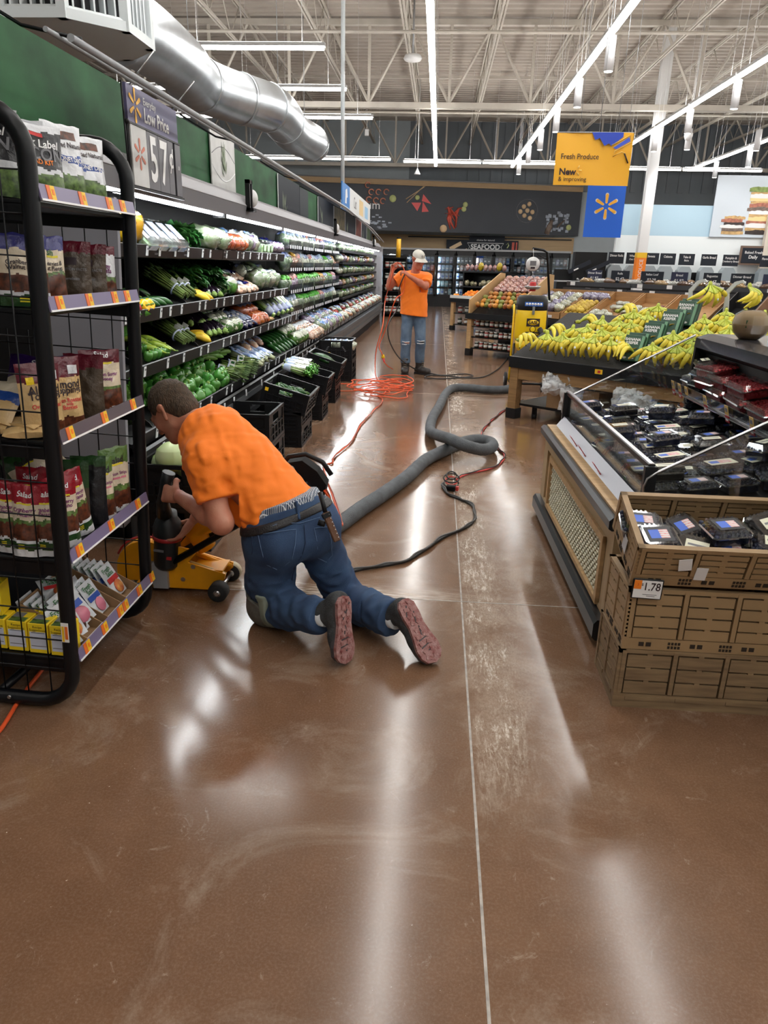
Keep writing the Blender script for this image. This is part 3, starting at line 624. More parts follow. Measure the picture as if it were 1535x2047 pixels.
# end of the cooler: pale frame
m=MB(); m.bb((-2.62,YB_-.06,.55),(-1.70,YB_,2.0),CASEL); m.bb((-1.76,YB_-.10,.5),(-1.68,YB_+.02,2.06),CASEL); m.build('end_frame',COOL)
# grey end panel beside the rack
EP=mat('panel_grey',srgb(132,132,140),.5,var=.04,vscale=3)
m=MB(); p=[(-1.69,.22),(-1.60,1.83),(-1.61,1.86),(-2.05,1.86),(-2.05,.12),(-1.73,.12),(-1.70,.15)]
m.prism(p,.03,EP,M=frame((0,3.75,0),(1,0,0),(0,0,1))); m.build('end_panel',COOL)
MB().bb((-3.4,3.70,0),(-2.05,3.74,2.1),CASE).build('dark_end_panel',COOL)
# ================================================================= mural, signs, curtain rail above the cooler
MUR=mat('mural_green',srgb(50,100,62),.6,var=.55,vscale=2.2,stretch=(1,1,1.6),c2=srgb(26,62,36),spec=.2)
DARKP=mat('sign_charcoal',srgb(40,44,52),.6,spec=.2); PHO=mat('photo_pale',srgb(196,196,194),.45,var=.15,vscale=5)
m=MB(); m.bb((-2.09,-1.0,2.10),(-2.02,22.3,2.60),MUR); wall_mural=struct(m.build('wall_mural'))
MB().bb((-2.07,12.5,2.12),(-2.012,22.3,2.602),DARKP).build('trim_1',wall_mural); struct(wall_mural)
def panel(y0,y1,z0,z1,m_,label,name='aisle_sign',d=.010,x=-1.996,edge=True):
    t=thing(name,label,'sign',(x,y0,z0)); q=MB(); q.bb((x-d,y0,z0),(x,y1,z1),m_); q.build('board',t)
    if edge: MB().bb((x-d,y0-.012,z0),(x,y0,z1),WHITE).build('edge_strip',t)
    return t
V=lambda x,y,z:frame((x,y,z),(0,1,0),(0,0,1))     # a board in the x=const plane read from +x
def leafy(m,x,y,z,s,mt,n=7,seed=0):
    R=random.Random(seed)
    for i in range(n):
        a=R.uniform(-.9,.9); l=s*R.uniform(.6,1.1); w=l*.2
        m.prism([(0,0),(w*.5,l*.3),(w*.3,l*.7),(0,l),(-w*.3,l*.7),(-w*.5,l*.3)],.001,mt,M=tr(x,y,z)@frame((0,0,0),(0,1,0),(0,0,1))@rz(a)@tr(R.uniform(-.3,.3)*s,R.uniform(-.2,.2)*s,.001*i))
PA=mat('ink_sage',srgb(120,132,106),.5); PBk=mat('ink_slate',srgb(128,128,136),.5,var=.4,vscale=12)
t=panel(6.68,7.44,2.13,2.64,PHO,'pale photo board of greens in a wire basket on the green mural','photo_board',edge=False)
m=MB(); leafy(m,-1.999,7.06,2.34,.2,PA,14,3); m.build('printed_greens',t)
m=MB(); m.bb((-1.9995,6.70,2.14),(-1.998,7.42,2.31),PBk)
m.tube([(-1.997,6.70+.72*i/12,2.36-.10*math.sin(PI*i/12)) for i in range(13)],.006,WHITE,6); m.tube([(-1.997,6.70+.72*i/12,2.45+.09*math.sin(PI*i/12)) for i in range(13)],.004,T_GREY,6); m.build('printed_basket',t)
t=panel(9.4,10.8,2.13,2.585,DARKP,'charcoal Celery sign board on the green mural')
m=MB(); m.text('Celery',.2,OFFW,V(-1.998,10.35,2.36)); m.build('lettering',t); m=MB(); leafy(m,-1.998,9.75,2.2,.26,PA,5,9); m.build('printed_celery',t)
t=panel(10.82,11.5,2.13,2.57,mat('sign_slate',srgb(58,62,68),.6,spec=.2),'plain slate board right of the Celery sign',edge=False)
m=MB(); m.bb((-1.9995,10.9,2.36),(-1.998,11.0,2.42),OFFW); m.build('lettering',t)
for i,(a,b,m_,tx) in enumerate(((12.45,14.2,DARKP,'Kale'),(14.3,15.9,mat('photo_jars',srgb(120,104,62),.5,var=.7,vscale=7,c2=srgb(20,22,20)),''),(16.0,17.9,DARKP,'Herbs'),(18.0,19.2,mat('photo_red',srgb(140,60,44),.5,var=.7,vscale=7,c2=srgb(20,22,20)),''),(19.3,20.6,DARKP,'Salad'),(20.7,21.7,mat('photo_green',srgb(60,84,44),.5,var=.7,vscale=7,c2=srgb(20,22,20)),''))):
    t=panel(a,b,2.13,2.58,m_,('charcoal %s sign board on the mural wall'%tx) if tx else '%s food photo board on the mural wall'%('yellow','','','red','','green')[i-1 if i==1 else i],'aisle_sign' if tx else 'photo_board')
    if tx: m=MB(); m.text(tx,.2,OFFW,V(-1.998,(a+b)/2+.2,2.36)); m.build('lettering',t); m=MB(); leafy(m,-1.998,a+.35,2.2,.24,PA,5,i); m.build('printed_leaves',t)
# hanging everyday price board
SPK=[]
def spark(m,M,R,mt,z=.001,k0=.34):
    for i in range(6):
        a=math.radians(90+60*i); M2=M@rz(a)@tr(R*k0,0,0); L_=R*(1-k0); w0,w1=R*.10,R*.15
        pts=[(0,-w0)]+[(L_+w1*math.cos(math.radians(b)),w1*math.sin(math.radians(b))) for b in range(-90,91,30)]+[(0,w0)]+[(-w0*math.sin(math.radians(b)),w0*math.cos(math.radians(b))) for b in range(30,180,30)]
        m.prism(pts,z,mt,M=M2)
t=thing('price_board','everyday low price board with 57 cents in slide-in figures hung over the cooler','sign',(-1.68,4.15,1.95))
PURP=mat('board_purple',srgb(92,88,122),.45); FIGB=mat('board_figure',srgb(92,90,96),.45)
B=lambda y,z:frame((-1.672,y,z),(0,1,0),(0,0,1))
m=MB(); m.bb((-1.69,4.14,2.262),(-1.674,4.905,2.445),PURP); m.build('header',t)
m=MB(); m.bb((-1.695,4.14,1.95),(-1.682,4.95,2.27),BLACK); m.bb((-1.692,4.12,1.94),(-1.674,4.965,1.953),BLACK); m.bb((-1.692,4.13,2.256),(-1.670,4.93,2.266),BLACK); m.cyl((-1.69,4.135,1.945),(-1.69,4.125,2.45),.006,BLACK,6); m.ell((-1.68,4.135,2.262),(.014,.014,.014),BLACK); m.build('holder',t)
for i,(a,b,mt) in enumerate(((4.16,4.375,PHO),(4.38,4.545,FIGB),(4.55,4.705,FIGB),(4.71,4.80,FIGB),(4.835,4.93,FIGB))): MB().bb((-1.681,a,1.957),(-1.6735,b,2.255),mt).build('figure_card',t)
m=MB()
for c,y,s,q in(('5',4.465,.33,.75),('7',4.625,.33,.75)): m.text(c,s,OFFW,B(y,2.105),sx=q,bold=.02)
m.text('¢',.17,OFFW,B(4.755,2.16),bold=.01); m.text('LB',.03,OFFW,B(4.885,2.12)); m.build('price_figures',t)
m=MB(); m.text('Everyday',.052,OFFW,B(4.36,2.395),align='LEFT',bold=.01); m.text('Low Price',.10,OFFW,B(4.36,2.325),align='LEFT',sx=.95,bold=.025); m.build('lettering',t)
m=MB(); spark(m,B(4.245,2.355),.075,mat('spark_yellow',srgb(246,186,60),.45)); m.build('spark_emblem',t); m=MB(); spark(m,B(4.265,2.12),.07,mat('spark_rust',srgb(196,104,76),.45)); m.build('small_spark_emblem',t)
m=MB()
for y in(4.2,4.85): m.cyl((-1.68,y,2.44),(-1.53,y,2.60),.004,STEEL,6)
m.build('hanger',t)
# curtain rails
t=thing('curtain_rail','pair of long grey tube rails on brackets above the cooler','rail',(-1.52,3.3,2.4))
MB().tube([(-1.5,3.2,2.40),(-1.5,12,2.40),(-1.52,17,2.30),(-1.6,21.5,2.16)],.016,GREYM,8).build('front_tube',t); MB().tube([(-1.60,3.2,2.43),(-1.60,12,2.44),(-1.62,17,2.35),(-1.7,21.5,2.2)],.011,GREYM,8).build('rear_tube',t)
for y in(3.3,6.0,8.6,10.9,14,17): MB().tube([(-2.02,y,2.62 if y<10 else 2.59),(-1.75,y,2.47),(-1.5,y,2.42 if y<13 else 2.34)],.008,BLACKM,6).build('bracket',t)
for i,y in enumerate((6.8,12.4,19.6)):
    t=thing('canopy_speaker','white round speaker on a black bracket standing on the cooler canopy, %s along'%ORD[i],'speaker',(-1.72,y,2.04),0,'speakers along the canopy')
    q=MB(); q.bb((-1.73,y-.05,2.0),(-1.69,y-.02,2.25),BLACK); q.bb((-1.73,y+.03,2.0),(-1.69,y+.06,2.25),BLACK); q.bb((-1.73,y-.05,2.22),(-1.69,y+.06,2.25),BLACK); q.bb((-1.74,y-.05,1.99),(-1.66,y+.06,2.02),BLACK); q.build('bracket',t)
    MB().ell((-1.71,y+.12,2.11),(.05,.075,.075),WHITE,16,10).build('dome',t)
# ================================================================= air duct and its diffuser box
t=thing('air_duct','large round galvanised air duct crossing above the mural','duct',(-3.2,8,3.9))
pts=[(-3.4,8.25,3.80),(-3.36,8.8,3.88),(-3.45,10.4,3.95),(-3.56,11.3,3.95),(-3.35,12.1,3.95),(-2.95,12.9,3.95),(-2.85,13.6,3.95),(-2.95,15.2,3.95),(-2.80,16.6,3.95)]
def smooth(pts,n=6):
    P=[Vector(p) for p in pts]; out=[]
    for i in range(len(P)-1):
        a=P[max(0,i-1)];b=P[i];c=P[i+1];d=P[min(len(P)-1,i+2)]
        for k in range(n):
            q=k/n; out.append(.5*((2*b)+(c-a)*q+(2*a-5*b+4*c-d)*q*q+(3*b-a-3*c+d)*q**3))
    out.append(P[-1]); return out
sp=smooth(pts,5); MB().tube(sp,.36,GALV,28).build('duct_run',t)
m=MB()
for i in (16,22,26,32): 
    a=sp[i]; d=(sp[i+1]-sp[i]).normalized(); m.tube([a-d*.03,a+d*.03],.372,GALV,28)
m.build('collar',t)
for i in(4,14,30,38): MB().cyl(sp[i],(sp[i].x,sp[i].y,RZ),.006,GREYM,5).build('hanger',t)
m=MB(); e=sp[-1]; m.cyl(e,e+Vector((0,.05,-.02)),.37,GALV,28); m.cyl(e+Vector((0,.05,-.02)),e+Vector((0,.25,.0)),.34,mat('duct_inner',(.3,.3,.31),.5),28); m.build('end_grille',t)
DIF=mat('diffuser_white',srgb(216,222,224),.45); DIFK=mat('diffuser_dark',(.03,.03,.035),.6)
t=thing('air_diffuser','white eight-sided air diffuser box with vertical louvres over the mural','vent',(-3.58,7.62,3.5))
cx_,cy_,zb,zt_=-3.58,7.62,3.5,4.08
oc=[(.275,-.665),(.665,-.275),(.665,.275),(.275,.665),(-.275,.665),(-.665,.275),(-.665,-.275),(-.275,-.665)]
m=MB(); m.prism([(cx_+a*1.06,cy_+b*1.06) for a,b in oc],.08,DIF,z0=zb); m.prism([(cx_+a,cy_+b) for a,b in oc],.08,DIF,z0=zt_); m.prism([(cx_+a*.86,cy_+b*.86) for a,b in oc],zt_-zb-.02,DIFK,z0=zb+.02); m.build('box',t)
for i in range(8):
    a=Vector((cx_+oc[i][0],cy_+oc[i][1],0)); b=Vector((cx_+oc[(i+1)%8][0],cy_+oc[(i+1)%8][1],0)); c=Vector((cx_,cy_,0)); n_=5
    fm=MB(); fm.bb((a.x-.04,a.y-.04,zb),(a.x+.04,a.y+.04,zt_+.05),DIF)
    d=(b-a).normalized(); fm.tube([a+d*.02+Vector((0,0,zb+.08)),b-d*.02+Vector((0,0,zb+.08))],.03,DIF,4,smooth=False); fm.tube([a+d*.02+Vector((0,0,zt_-.02)),b-d*.02+Vector((0,0,zt_-.02))],.03,DIF,4,smooth=False); fm.build('corner_frame',t)
    for k in range(1,n_+1):
        p=a+(b-a)*k/(n_+1); q=p+(c-p).normalized()*.10
        s=MB(); s.tube([p+Vector((0,0,zb+.05)),p+Vector((0,0,zt_))],.01,DIF,4,smooth=False); s.add([(p.x,p.y,zb+.05),(q.x,q.y,zb+.05),(q.x,q.y,zt_),(p.x,p.y,zt_)],[(0,1,2,3)],DIF); s.build('louvre',t)
# conduit and hanging blue-white sign board
t=thing('hanging_sign','blue and white hanging produce sign board over the cooler end','sign',(-1.75,13.6,2.5))
m=MB(); m.bb((-1.76,13.5,2.48),(-1.74,14.6,2.92),mat('sign_blue',srgb(58,128,200),.45)); m.bb((-1.76,14.6,2.48),(-1.74,18.8,2.92),mat('sign_white',srgb(226,228,228),.45)); m.build('board',t)
m=MB(); m.prism([(-.16,-.12),(.05,-.12),(.05,-.02),(.2,.0),(.1,.14),(-.1,.1)],.002,OFFW,M=V(-1.739,14.05,2.72)); m.build('arrow',t)
m=MB(); m.text('Cut',.3,T_DARK,V(-1.739,15.5,2.7)); m.bb((-1.7395,16.3,2.55),(-1.738,17.1,2.85),mat('ink_sand',srgb(232,204,150),.5)); m.bb((-1.7395,17.5,2.55),(-1.738,18.2,2.8),mat('ink_sky',srgb(150,196,226),.5)); m.build('lettering',t)
m=MB(); m.cyl((-1.75,13.6,2.9),(-1.75,13.6,RZ),.035,mat('conduit_white',srgb(214,222,226),.4),10); m.build('conduit',t)
# ================================================================= smooth solid modelling (fields meshed with surface nets)
class Field:
    def __init__(s,lo,hi,h):
        s.lo=np.array(lo,np.float32); s.h=h; s.n=[int(math.ceil((hi[i]-lo[i])/h))+1 for i in range(3)]
        s.D=np.full(s.n,.5,np.float32)
    def sub(s,lo,hi):
        a=[max(0,int((lo[i]-s.lo[i])/s.h)) for i in range(3)]; b=[min(s.n[i],int((hi[i]-s.lo[i])/s.h)+2) for i in range(3)]
        if any(b[i]<=a[i] for i in range(3)): return None,None
        sl=tuple(slice(a[i],b[i]) for i in range(3))
        ax=[(s.lo[i]+s.h*np.arange(a[i],b[i],dtype=np.float32)).reshape([-1 if j==i else 1 for j in range(3)]) for i in range(3)]
        return sl,ax
    def apply(s,fn,lo,hi,k=.0,mode='u'):
        sl,ax=s.sub(lo,hi)
        if sl is None: return
        f=fn(*ax).astype(np.float32); d=s.D[sl]
        if mode=='s': f=-f
        if mode=='u':
            if k: hh=np.maximum(k-np.abs(d-f),0)/k; r=np.minimum(d,f)-hh*hh*k*.25
            else: r=np.minimum(d,f)
        else:
            if k: hh=np.maximum(k-np.abs(d-f),0)/k; r=np.maximum(d,f)+hh*hh*k*.25
            else: r=np.maximum(d,f)
        s.D[sl]=r
    def cap(s,a,b,ra,rb=None,k=.03,sq=None,mode='u'):
        """tapered capsule; sq=(direction,factor): squashes thickness along direction"""
        rb=ra if rb is None else rb; a=np.array(a,np.float32); b=np.array(b,np.float32); ab=b-a; L2=float(ab@ab)+1e-9; m=max(ra,rb)*1.6+k+.03
        if sq: dr=np.array(sq[0],np.float32); dr=dr/np.linalg.norm(dr); fa=sq[1]
        def fn(x,y,z):
            px,py,pz=x-a[0],y-a[1],z-a[2]
            t=np.clip((px*ab[0]+py*ab[1]+pz*ab[2])/L2,0,1)
            qx,qy,qz=px-t*ab[0],py-t*ab[1],pz-t*ab[2]
            if sq:
                e=(qx*dr[0]+qy*dr[1]+qz*dr[2])*(1/fa-1); qx,qy,qz=qx+e*dr[0],qy+e*dr[1],qz+e*dr[2]
            return np.sqrt(qx*qx+qy*qy+qz*qz)-(ra+(rb-ra)*t)
        s.apply(fn,np.minimum(a,b)-m,np.maximum(a,b)+m,k,mode)
    def chain(s,pts,rs,k=.03,sq=None):
        for i in range(len(pts)-1): s.cap(pts[i],pts[i+1],rs[i],rs[i+1],k,sq)
    def ell(s,c,r,R=None,k=.03,mode='u'):
        c=np.array(c,np.float32); m=max(r)+k+.03; R=np.eye(3,dtype=np.float32) if R is None else np.array(R,np.float32)
        def fn(x,y,z):
            px,py,pz=x-c[0],y-c[1],z-c[2]
            q=[R[0][i]*px+R[1][i]*py+R[2][i]*pz for i in range(3)]
            k0=np.sqrt(sum((q[i]/r[i])**2 for i in range(3))); k1=np.sqrt(sum((q[i]/r[i]**2)**2 for i in range(3)))+1e-6
            return k0*(k0-1)/k1
        s.apply(fn,c-m,c+m,k,mode)
    def plane(s,p,n,lo=None,hi=None,k=.006):
        """keep the side where (q-p).n<0, inside the box lo..hi"""
        p=np.array(p,np.float32); n=np.array(n,np.float32); n=n/np.linalg.norm(n)
        lo=s.lo if lo is None else lo; hi=s.lo+s.h*np.array(s.n) if hi is None else hi
        s.apply(lambda x,y,z:(x-p[0])*n[0]+(y-p[1])*n[1]+(z-p[2])*n[2]+0*(x+y+z),lo,hi,k,'i')
    def wrinkle(s,amp,f,seed=0,d=None,lo=None,hi=None):
        lo=s.lo if lo is None else lo; hi=s.lo+s.h*np.array(s.n) if hi is None else hi
        sl,ax=s.sub(lo,hi); x,y,z=ax; R=np.random.RandomState(seed); w=np.zeros_like(s.D[sl])
        for i in range(4):
            v=R.randn(3); v/=np.linalg.norm(v)
            if d is not None: v=v-np.array(d)*(v@np.array(d))*.75; v/=np.linalg.norm(v)
            u=R.randn(3); ff=f*R.uniform(.6,1.6)
            w+=np.sin(ff*(v[0]*x+v[1]*y+v[2]*z)+1.6*np.sin(.45*f*(u[0]*x+u[1]*y+u[2]*z)/np.linalg.norm(u)+R.uniform(0,6))+R.uniform(0,6))
        g=np.clip(1-np.abs(s.D[sl])/.05,0,1); s.D[sl]+=(amp*w/4*g).astype(np.float32)
    def geo(s):
        D=s.D; neg=D<0; nx,ny,nz=D.shape
        c=np.zeros((nx-1,ny-1,nz-1),np.int8)
        for i in(0,1):
            for j in(0,1):
                for k in(0,1): c+=neg[i:nx-1+i,j:ny-1+j,k:nz-1+k]
        act=(c>0)&(c<8); idx=np.argwhere(act); num=len(idx); ID=np.full(act.shape,-1,np.int32); ID[act]=np.arange(num)
        acc=np.zeros((num,3),np.float64); cnt=np.zeros(num)
        co=[(i,j,k) for i in(0,1) for j in(0,1) for k in(0,1)]
        vals={o:D[idx[:,0]+o[0],idx[:,1]+o[1],idx[:,2]+o[2]] for o in co}
        for o in co:
            for ax in range(3):
                if o[ax]==0:
                    p=list(o); p[ax]=1; p=tuple(p); a,b=vals[o],vals[p]; ms=(a<0)!=(b<0)
                    t=a[ms]/(a[ms]-b[ms]); q=np.tile(np.array(o,float),(ms.sum(),1)); q[:,ax]=t; acc[ms]+=q; cnt[ms]+=1
        V=(idx+acc/cnt[:,None])*s.h+s.lo
        Fs=[]
        for ax in range(3):
            a=[slice(None)]*3; b=[slice(None)]*3; a[ax]=slice(0,-1); b[ax]=slice(1,None)
            e=neg[tuple(a)]!=neg[tuple(b)]; I=np.argwhere(e)
            o1,o2=(ax+1)%3,(ax+2)%3
            I=I[(I[:,o1]>0)&(I[:,o2]>0)&(I[:,o1]<D.shape[o1]-1)&(I[:,o2]<D.shape[o2]-1)]
            def g(d1,d2):
                J=I.copy(); J[:,o1]-=d1; J[:,o2]-=d2; return ID[J[:,0],J[:,1],J[:,2]]
            q=np.stack([g(1,1),g(0,1),g(0,0),g(1,0)],1); fl=neg[I[:,0],I[:,1],I[:,2]]
            q[~fl]=q[~fl][:,::-1]; Fs.append(q)
        return V,np.concatenate(Fs)
    def build(s,name,mats,parent=None,pick=None,smooth=2):
        V,F=s.geo()
        if smooth:          # light relaxation
            e=np.concatenate([F[:,[0,1]],F[:,[1,2]],F[:,[2,3]],F[:,[3,0]]])
            for _ in range(smooth):
                S=np.zeros_like(V); n=np.zeros(len(V)); np.add.at(S,e[:,0],V[e[:,1]]); np.add.at(S,e[:,1],V[e[:,0]]); np.add.at(n,e[:,0],1); np.add.at(n,e[:,1],1); V=V*.5+.5*S/np.maximum(n,1)[:,None]
        me=bpy.data.meshes.new(name); me.vertices.add(len(V)); me.vertices.foreach_set('co',V.astype(np.float32).ravel())
        me.loops.add(F.size); me.loops.foreach_set('vertex_index',F.astype(np.int32).ravel()); me.polygons.add(len(F)); me.polygons.foreach_set('loop_start',np.arange(0,F.size,4,dtype=np.int32))
        if not isinstance(mats,(list,tuple)): mats=[mats]
        for m in mats: me.materials.append(m)
        if pick is not None: me.polygons.foreach_set('material_index',pick(V[F].mean(1)).astype(np.int32))
        me.update(calc_edges=True); me.polygons.foreach_set('use_smooth',np.ones(len(F),bool)); me.validate()
        o=bpy.data.objects.new(name,me); COL.objects.link(o)
        if parent is not None:
            o.parent=parent; me.transform(wm(parent).inverted())
        return o
def VN(*v): v=Vector(v if len(v)>1 else v[0]); return v.normalized()
def basis(fwd,up):
    """columns: side(left), fwd, up"""
    f=VN(fwd); u=Vector(up); u=(u-f*u.dot(f)).normalized(); l=u.cross(f); return np.array([[l[i],f[i],u[i]] for i in range(3)],np.float32)
SKIN=mat('skin',srgb(196,138,112),.5,var=.12,vscale=14,bump=.12,bscale=160,sss=.0,c2=srgb(182,112,88)); SKINP=mat('skin_pink',srgb(186,112,92),.5)
HAIR=mat('hair_brown',srgb(76,60,44),.75,var=.45,vscale=90,bump=.9,bscale=230,stretch=(1,1,.25)); HAIRG=mat('hair_grey',srgb(112,98,86),.75,bump=.5,bscale=200)
ORANGE=mat('safety_orange',(1.0,.215,.008),.75,var=.06,vscale=14,bump=.10,bscale=320,sheen=.1)
DENIM=mat('denim_blue',srgb(56,82,116),.85,var=.3,vscale=9,bump=.4,bscale=420,c2=srgb(40,60,92)); DENIML=mat('denim_faded',srgb(104,124,146),.85,var=.35,vscale=9,bump=.3,bscale=400,c2=srgb(70,90,114))
STITCH=mat('denim_seam',srgb(38,54,84),.85); STITCHL=mat('denim_seam_pale',srgb(92,116,150),.85)
EYEW=mat('eye_white',(.7,.7,.68),.25); EYED=mat('eye_dark',(.03,.02,.015),.2); BELT=mat('belt_leather',srgb(34,32,34),.45,bump=.3,bscale=150)
def hand(f,wrist,palm_dir,palm_n,side,curl=1.0,s=1.0,spread=.16,thumb_curl=.5,fan=None):
    """palm_dir: towards fingers, palm_n: palm normal (the side fingers curl to), side: +1/-1 thumb direction along palm_dir x palm_n"""
    d=VN(palm_dir); n=Vector(palm_n); n=(n-d*n.dot(d)).normalized(); t=d.cross(n)*side; w=Vector(wrist)
    f.cap(w,w+d*.05*s,.027*s,.030*s,.015,(n,.62)); 
    for q in(-.026,-.009,.009,.026): f.cap(w+d*.02*s+t*q*.7*s,w+d*.086*s+t*q*s,.014*s,.0125*s,.012)
    L=((.040,.025,.020),(.045,.029,.021),(.041,.027,.021),(.032,.020,.018))
    for i,q in enumerate((.030,.010,-.010,-.029)):
        p=w+d*.086*s+t*q*s; ang=0; dd=d+t*(q*spread*6); dd.normalize(); ax=dd.cross(n)
        cc=curl if fan is None else fan[i]
        for j,(l,cv) in enumerate(zip(L[i],(.75,.95,.7))):
            ang+=cv*cc; v=dd*math.cos(ang)+n*math.sin(ang); r=(.0098,.009,.0078)[j]*s*(.9 if i==3 else 1); p2=p+v*l*s; f.cap(p,p2,r,r*.93,.004); p=p2
    p=w+d*.025*s+t*.026*s; v=VN(d*.55+t*.75+n*.3); p2=p+v*.042*s; f.cap(p,p2,.0145*s,.0115*s,.010); v2=VN(d*.8+t*.2+n*thumb_curl); p3=p2+v2*.032*s; f.cap(p2,p3,.011*s,.0102*s,.004); p4=p3+VN(d*.6-t*.1+n*(thumb_curl+.5))*.024*s; f.cap(p3,p4,.0102*s,.0085*s,.004)
def head_sdf(f,c,fwd,up,s=1.0,k=.02,neck=None):
    B=basis(fwd,up); L,F_,Up=[Vector(B[:,i]) for i in range(3)]; c=Vector(c); P=lambda l,fw,u:c+(L*l+F_*fw+Up*u)*s
    f.ell(P(0,-.012,.035),(.076*s,.098*s,.088*s),B,k); f.ell(P(0,.03,-.025),(.064*s,.068*s,.085*s),B,k)
    f.cap(P(0,.062,-.088),P(0,.078,-.098),.026*s,.022*s,.03); f.cap(P(.045,.0,-.06),P(.022,.065,-.095),.024*s,.02*s,.025); f.cap(P(-.045,.0,-.06),P(-.022,.065,-.095),.024*s,.02*s,.025)
    f.cap(P(-.035,.084,.018),P(.035,.084,.018),.013*s,.013*s,.015); f.cap(P(.04,.068,-.02),P(.035,.06,-.035),.02*s,.018*s,.02); f.cap(P(-.04,.068,-.02),P(-.035,.06,-.035),.02*s,.018*s,.02)
    f.cap(P(0,.092,.008),P(0,.116,-.034),.009*s,.0135*s,.01); f.ell(P(.012,.102,-.036),(.009*s,.01*s,.008*s),B,.006); f.ell(P(-.012,.102,-.036),(.009*s,.01*s,.008*s),B,.006)
    f.cap(P(-.018,.094,-.062),P(.018,.094,-.062),.007*s,.007*s,.005); f.cap(P(-.016,.093,-.073),P(.016,.093,-.073),.008*s,.008*s,.005)
    for q in(-1,1):
        f.ell(P(q*.03,.098,.0),(.014*s,.012*s,.011*s),B,.006,'s'); f.ell(P(q*.03,.088,.0),(.0125*s,.0125*s,.0125*s),B,.002)
        f.cap(P(q*.078,-.008,.022),P(q*.085,-.020,.026),.016*s,.013*s,.006,(L,.55)); f.cap(P(q*.084,-.022,.02),P(q*.078,-.006,-.026),.012*s,.010*s,.006,(L,.55)); f.ell(P(q*.089,-.008,.004),(.008*s,.009*s,.015*s),B,.004,'s')
    if neck is not None: f.cap(neck,P(0,-.03,-.04),.062*s,.056*s,.03)
    return P,B
# ================================================================= the kneeling man
KM=thing('person','man kneeling on the floor in orange shirt and blue jeans, bent over a yellow saw','person',(-.59,2.9,0))
lo=(-1.36,2.55,.20); hi=(-.40,3.42,1.16)
PEL=Vector((-.595,2.915,.50)); CH=Vector((-.94,3.01,.84)); NK=Vector((-1.03,3.025,.895)); ax_=VN(NK-PEL); PX=VN(ax_*.40+Vector((0,0,.60)))
SL,SR=Vector((-.955,2.865,.79)),Vector((-.945,3.125,.862)); EL,ER=Vector((-.865,2.775,.535)),Vector((-.945,3.215,.60)); WL,WR=Vector((-1.105,2.965,.575)),Vector((-1.115,3.175,.405))
HD=Vector((-1.145,3.06,.945)); hf=VN(-.72,.22,-.62); hu=VN(-.55,.15,.8)
f=Field(lo,hi,.0046)
f.chain([PEL,PEL.lerp(CH,.5),CH],[.13,.125,.12],.05,(VN(.45,-.5,.75),.72)); f.cap(SL,SR,.065,.065,.06)
P,HB=head_sdf(f,HD,hf,hu,1.03,.02,NK)
f.cap(SL,EL,.058,.046,.04); f.ell(SL.lerp(EL,.5),(.05,.05,.075),basis(VN(1,0,0),EL-SL),.03); f.cap(EL,EL.lerp(WL,.35),.048,.045,.03); f.cap(EL.lerp(WL,.35),WL,.045,.029,.03); f.cap(SR,ER,.058,.046,.04); f.cap(ER,ER.lerp(WR,.35),.046,.044,.03); f.cap(ER.lerp(WR,.35),WR,.044,.028,.03)
hand(f,WL+VN(WL-EL)*.015,VN(-.75,.45,-.05),VN(.1,.9,-.35),-1,.85,1.08,thumb_curl=.7)
hand(f,WR+VN(WR-ER)*.015,VN(-.6,-.05,-.75),VN(-.75,-.1,.5),1,.45,1.08)
f.build('body',SKIN,KM,smooth=2)
# hair: cap of short hair on the crown, cut to a hairline
f=Field((-1.36,2.88,.76),(-.98,3.26,1.14),.004)
f.ell(P(0,-.016,.040),(.084,.106,.094),HB,.0); f.ell(P(0,-.06,-.02),(.072,.06,.06),HB,.02)
f.plane(P(0,.055,.03),Vector(HB[:,1])*.85-Vector(HB[:,2])*.35); f.plane(P(0,-.06,-.065),-Vector(HB[:,2])+Vector(HB[:,1])*.25,k=.01)
for q in(-1,1): f.ell(P(q*.095,.02,-.03),(.045,.05,.06),HB,.008,'s')
f.wrinkle(.0035,160,3); f.build('hair',HAIR,KM,smooth=1)
m=MB()
for q in(-1,1): m.tube([P(q*.048,.088,.022),P(q*.03,.1,.03),P(q*.014,.101,.024)],[.004,.006,.005],HAIR,6); m.ell(P(q*.03,.0985,.0),(.005,.005,.005),EYED,8,6)
m.build('brow',KM)
# shirt
f=Field((-1.12,2.62,.36),(-.42,3.36,1.02),.0058)
BK=VN(.42,-.45,.79); sd=ax_.cross(BK).normalized()
f.chain([PEL-ax_*.02-BK*.005,PEL.lerp(CH,.35)-BK*.01,PEL.lerp(CH,.7),CH+ax_*.01],[.182,.176,.178,.158],.05,(BK,.74)); f.cap(SL+Vector((.015,.0,-.005)),SR,.086,.070,.07,(BK,.95)); f.cap(CH+BK*.02,NK-ax_*.005,.11,.072,.06)
f.ell(PEL.lerp(CH,.35)-BK*.10,(.12,.12,.10),None,.08)
f.cap(SL,SL.lerp(EL,.72),.083,.079,.05); f.cap(SR,SR.lerp(ER,.6),.070,.070,.05)
f.cap(PEL-BK*.10-ax_*.06,PEL.lerp(CH,.3)-BK*.12,.09,.09,.06)
f.wrinkle(.008,36,11,d=VN(ax_*.55+sd*.6)); f.wrinkle(.0085,95,5,d=VN(ax_*.75+sd*.5)); f.wrinkle(.004,170,15,d=VN(ax_*.4-sd*.9)); f.wrinkle(.006,110,8,d=VN(EL-SL),lo=(-1.08,2.66,.5),hi=(-.8,2.95,.82))
ud=VN(EL-SL); f.plane(SL.lerp(EL,.66),ud,(-1.06,2.62,.36),(-.80,2.86,.74)); 
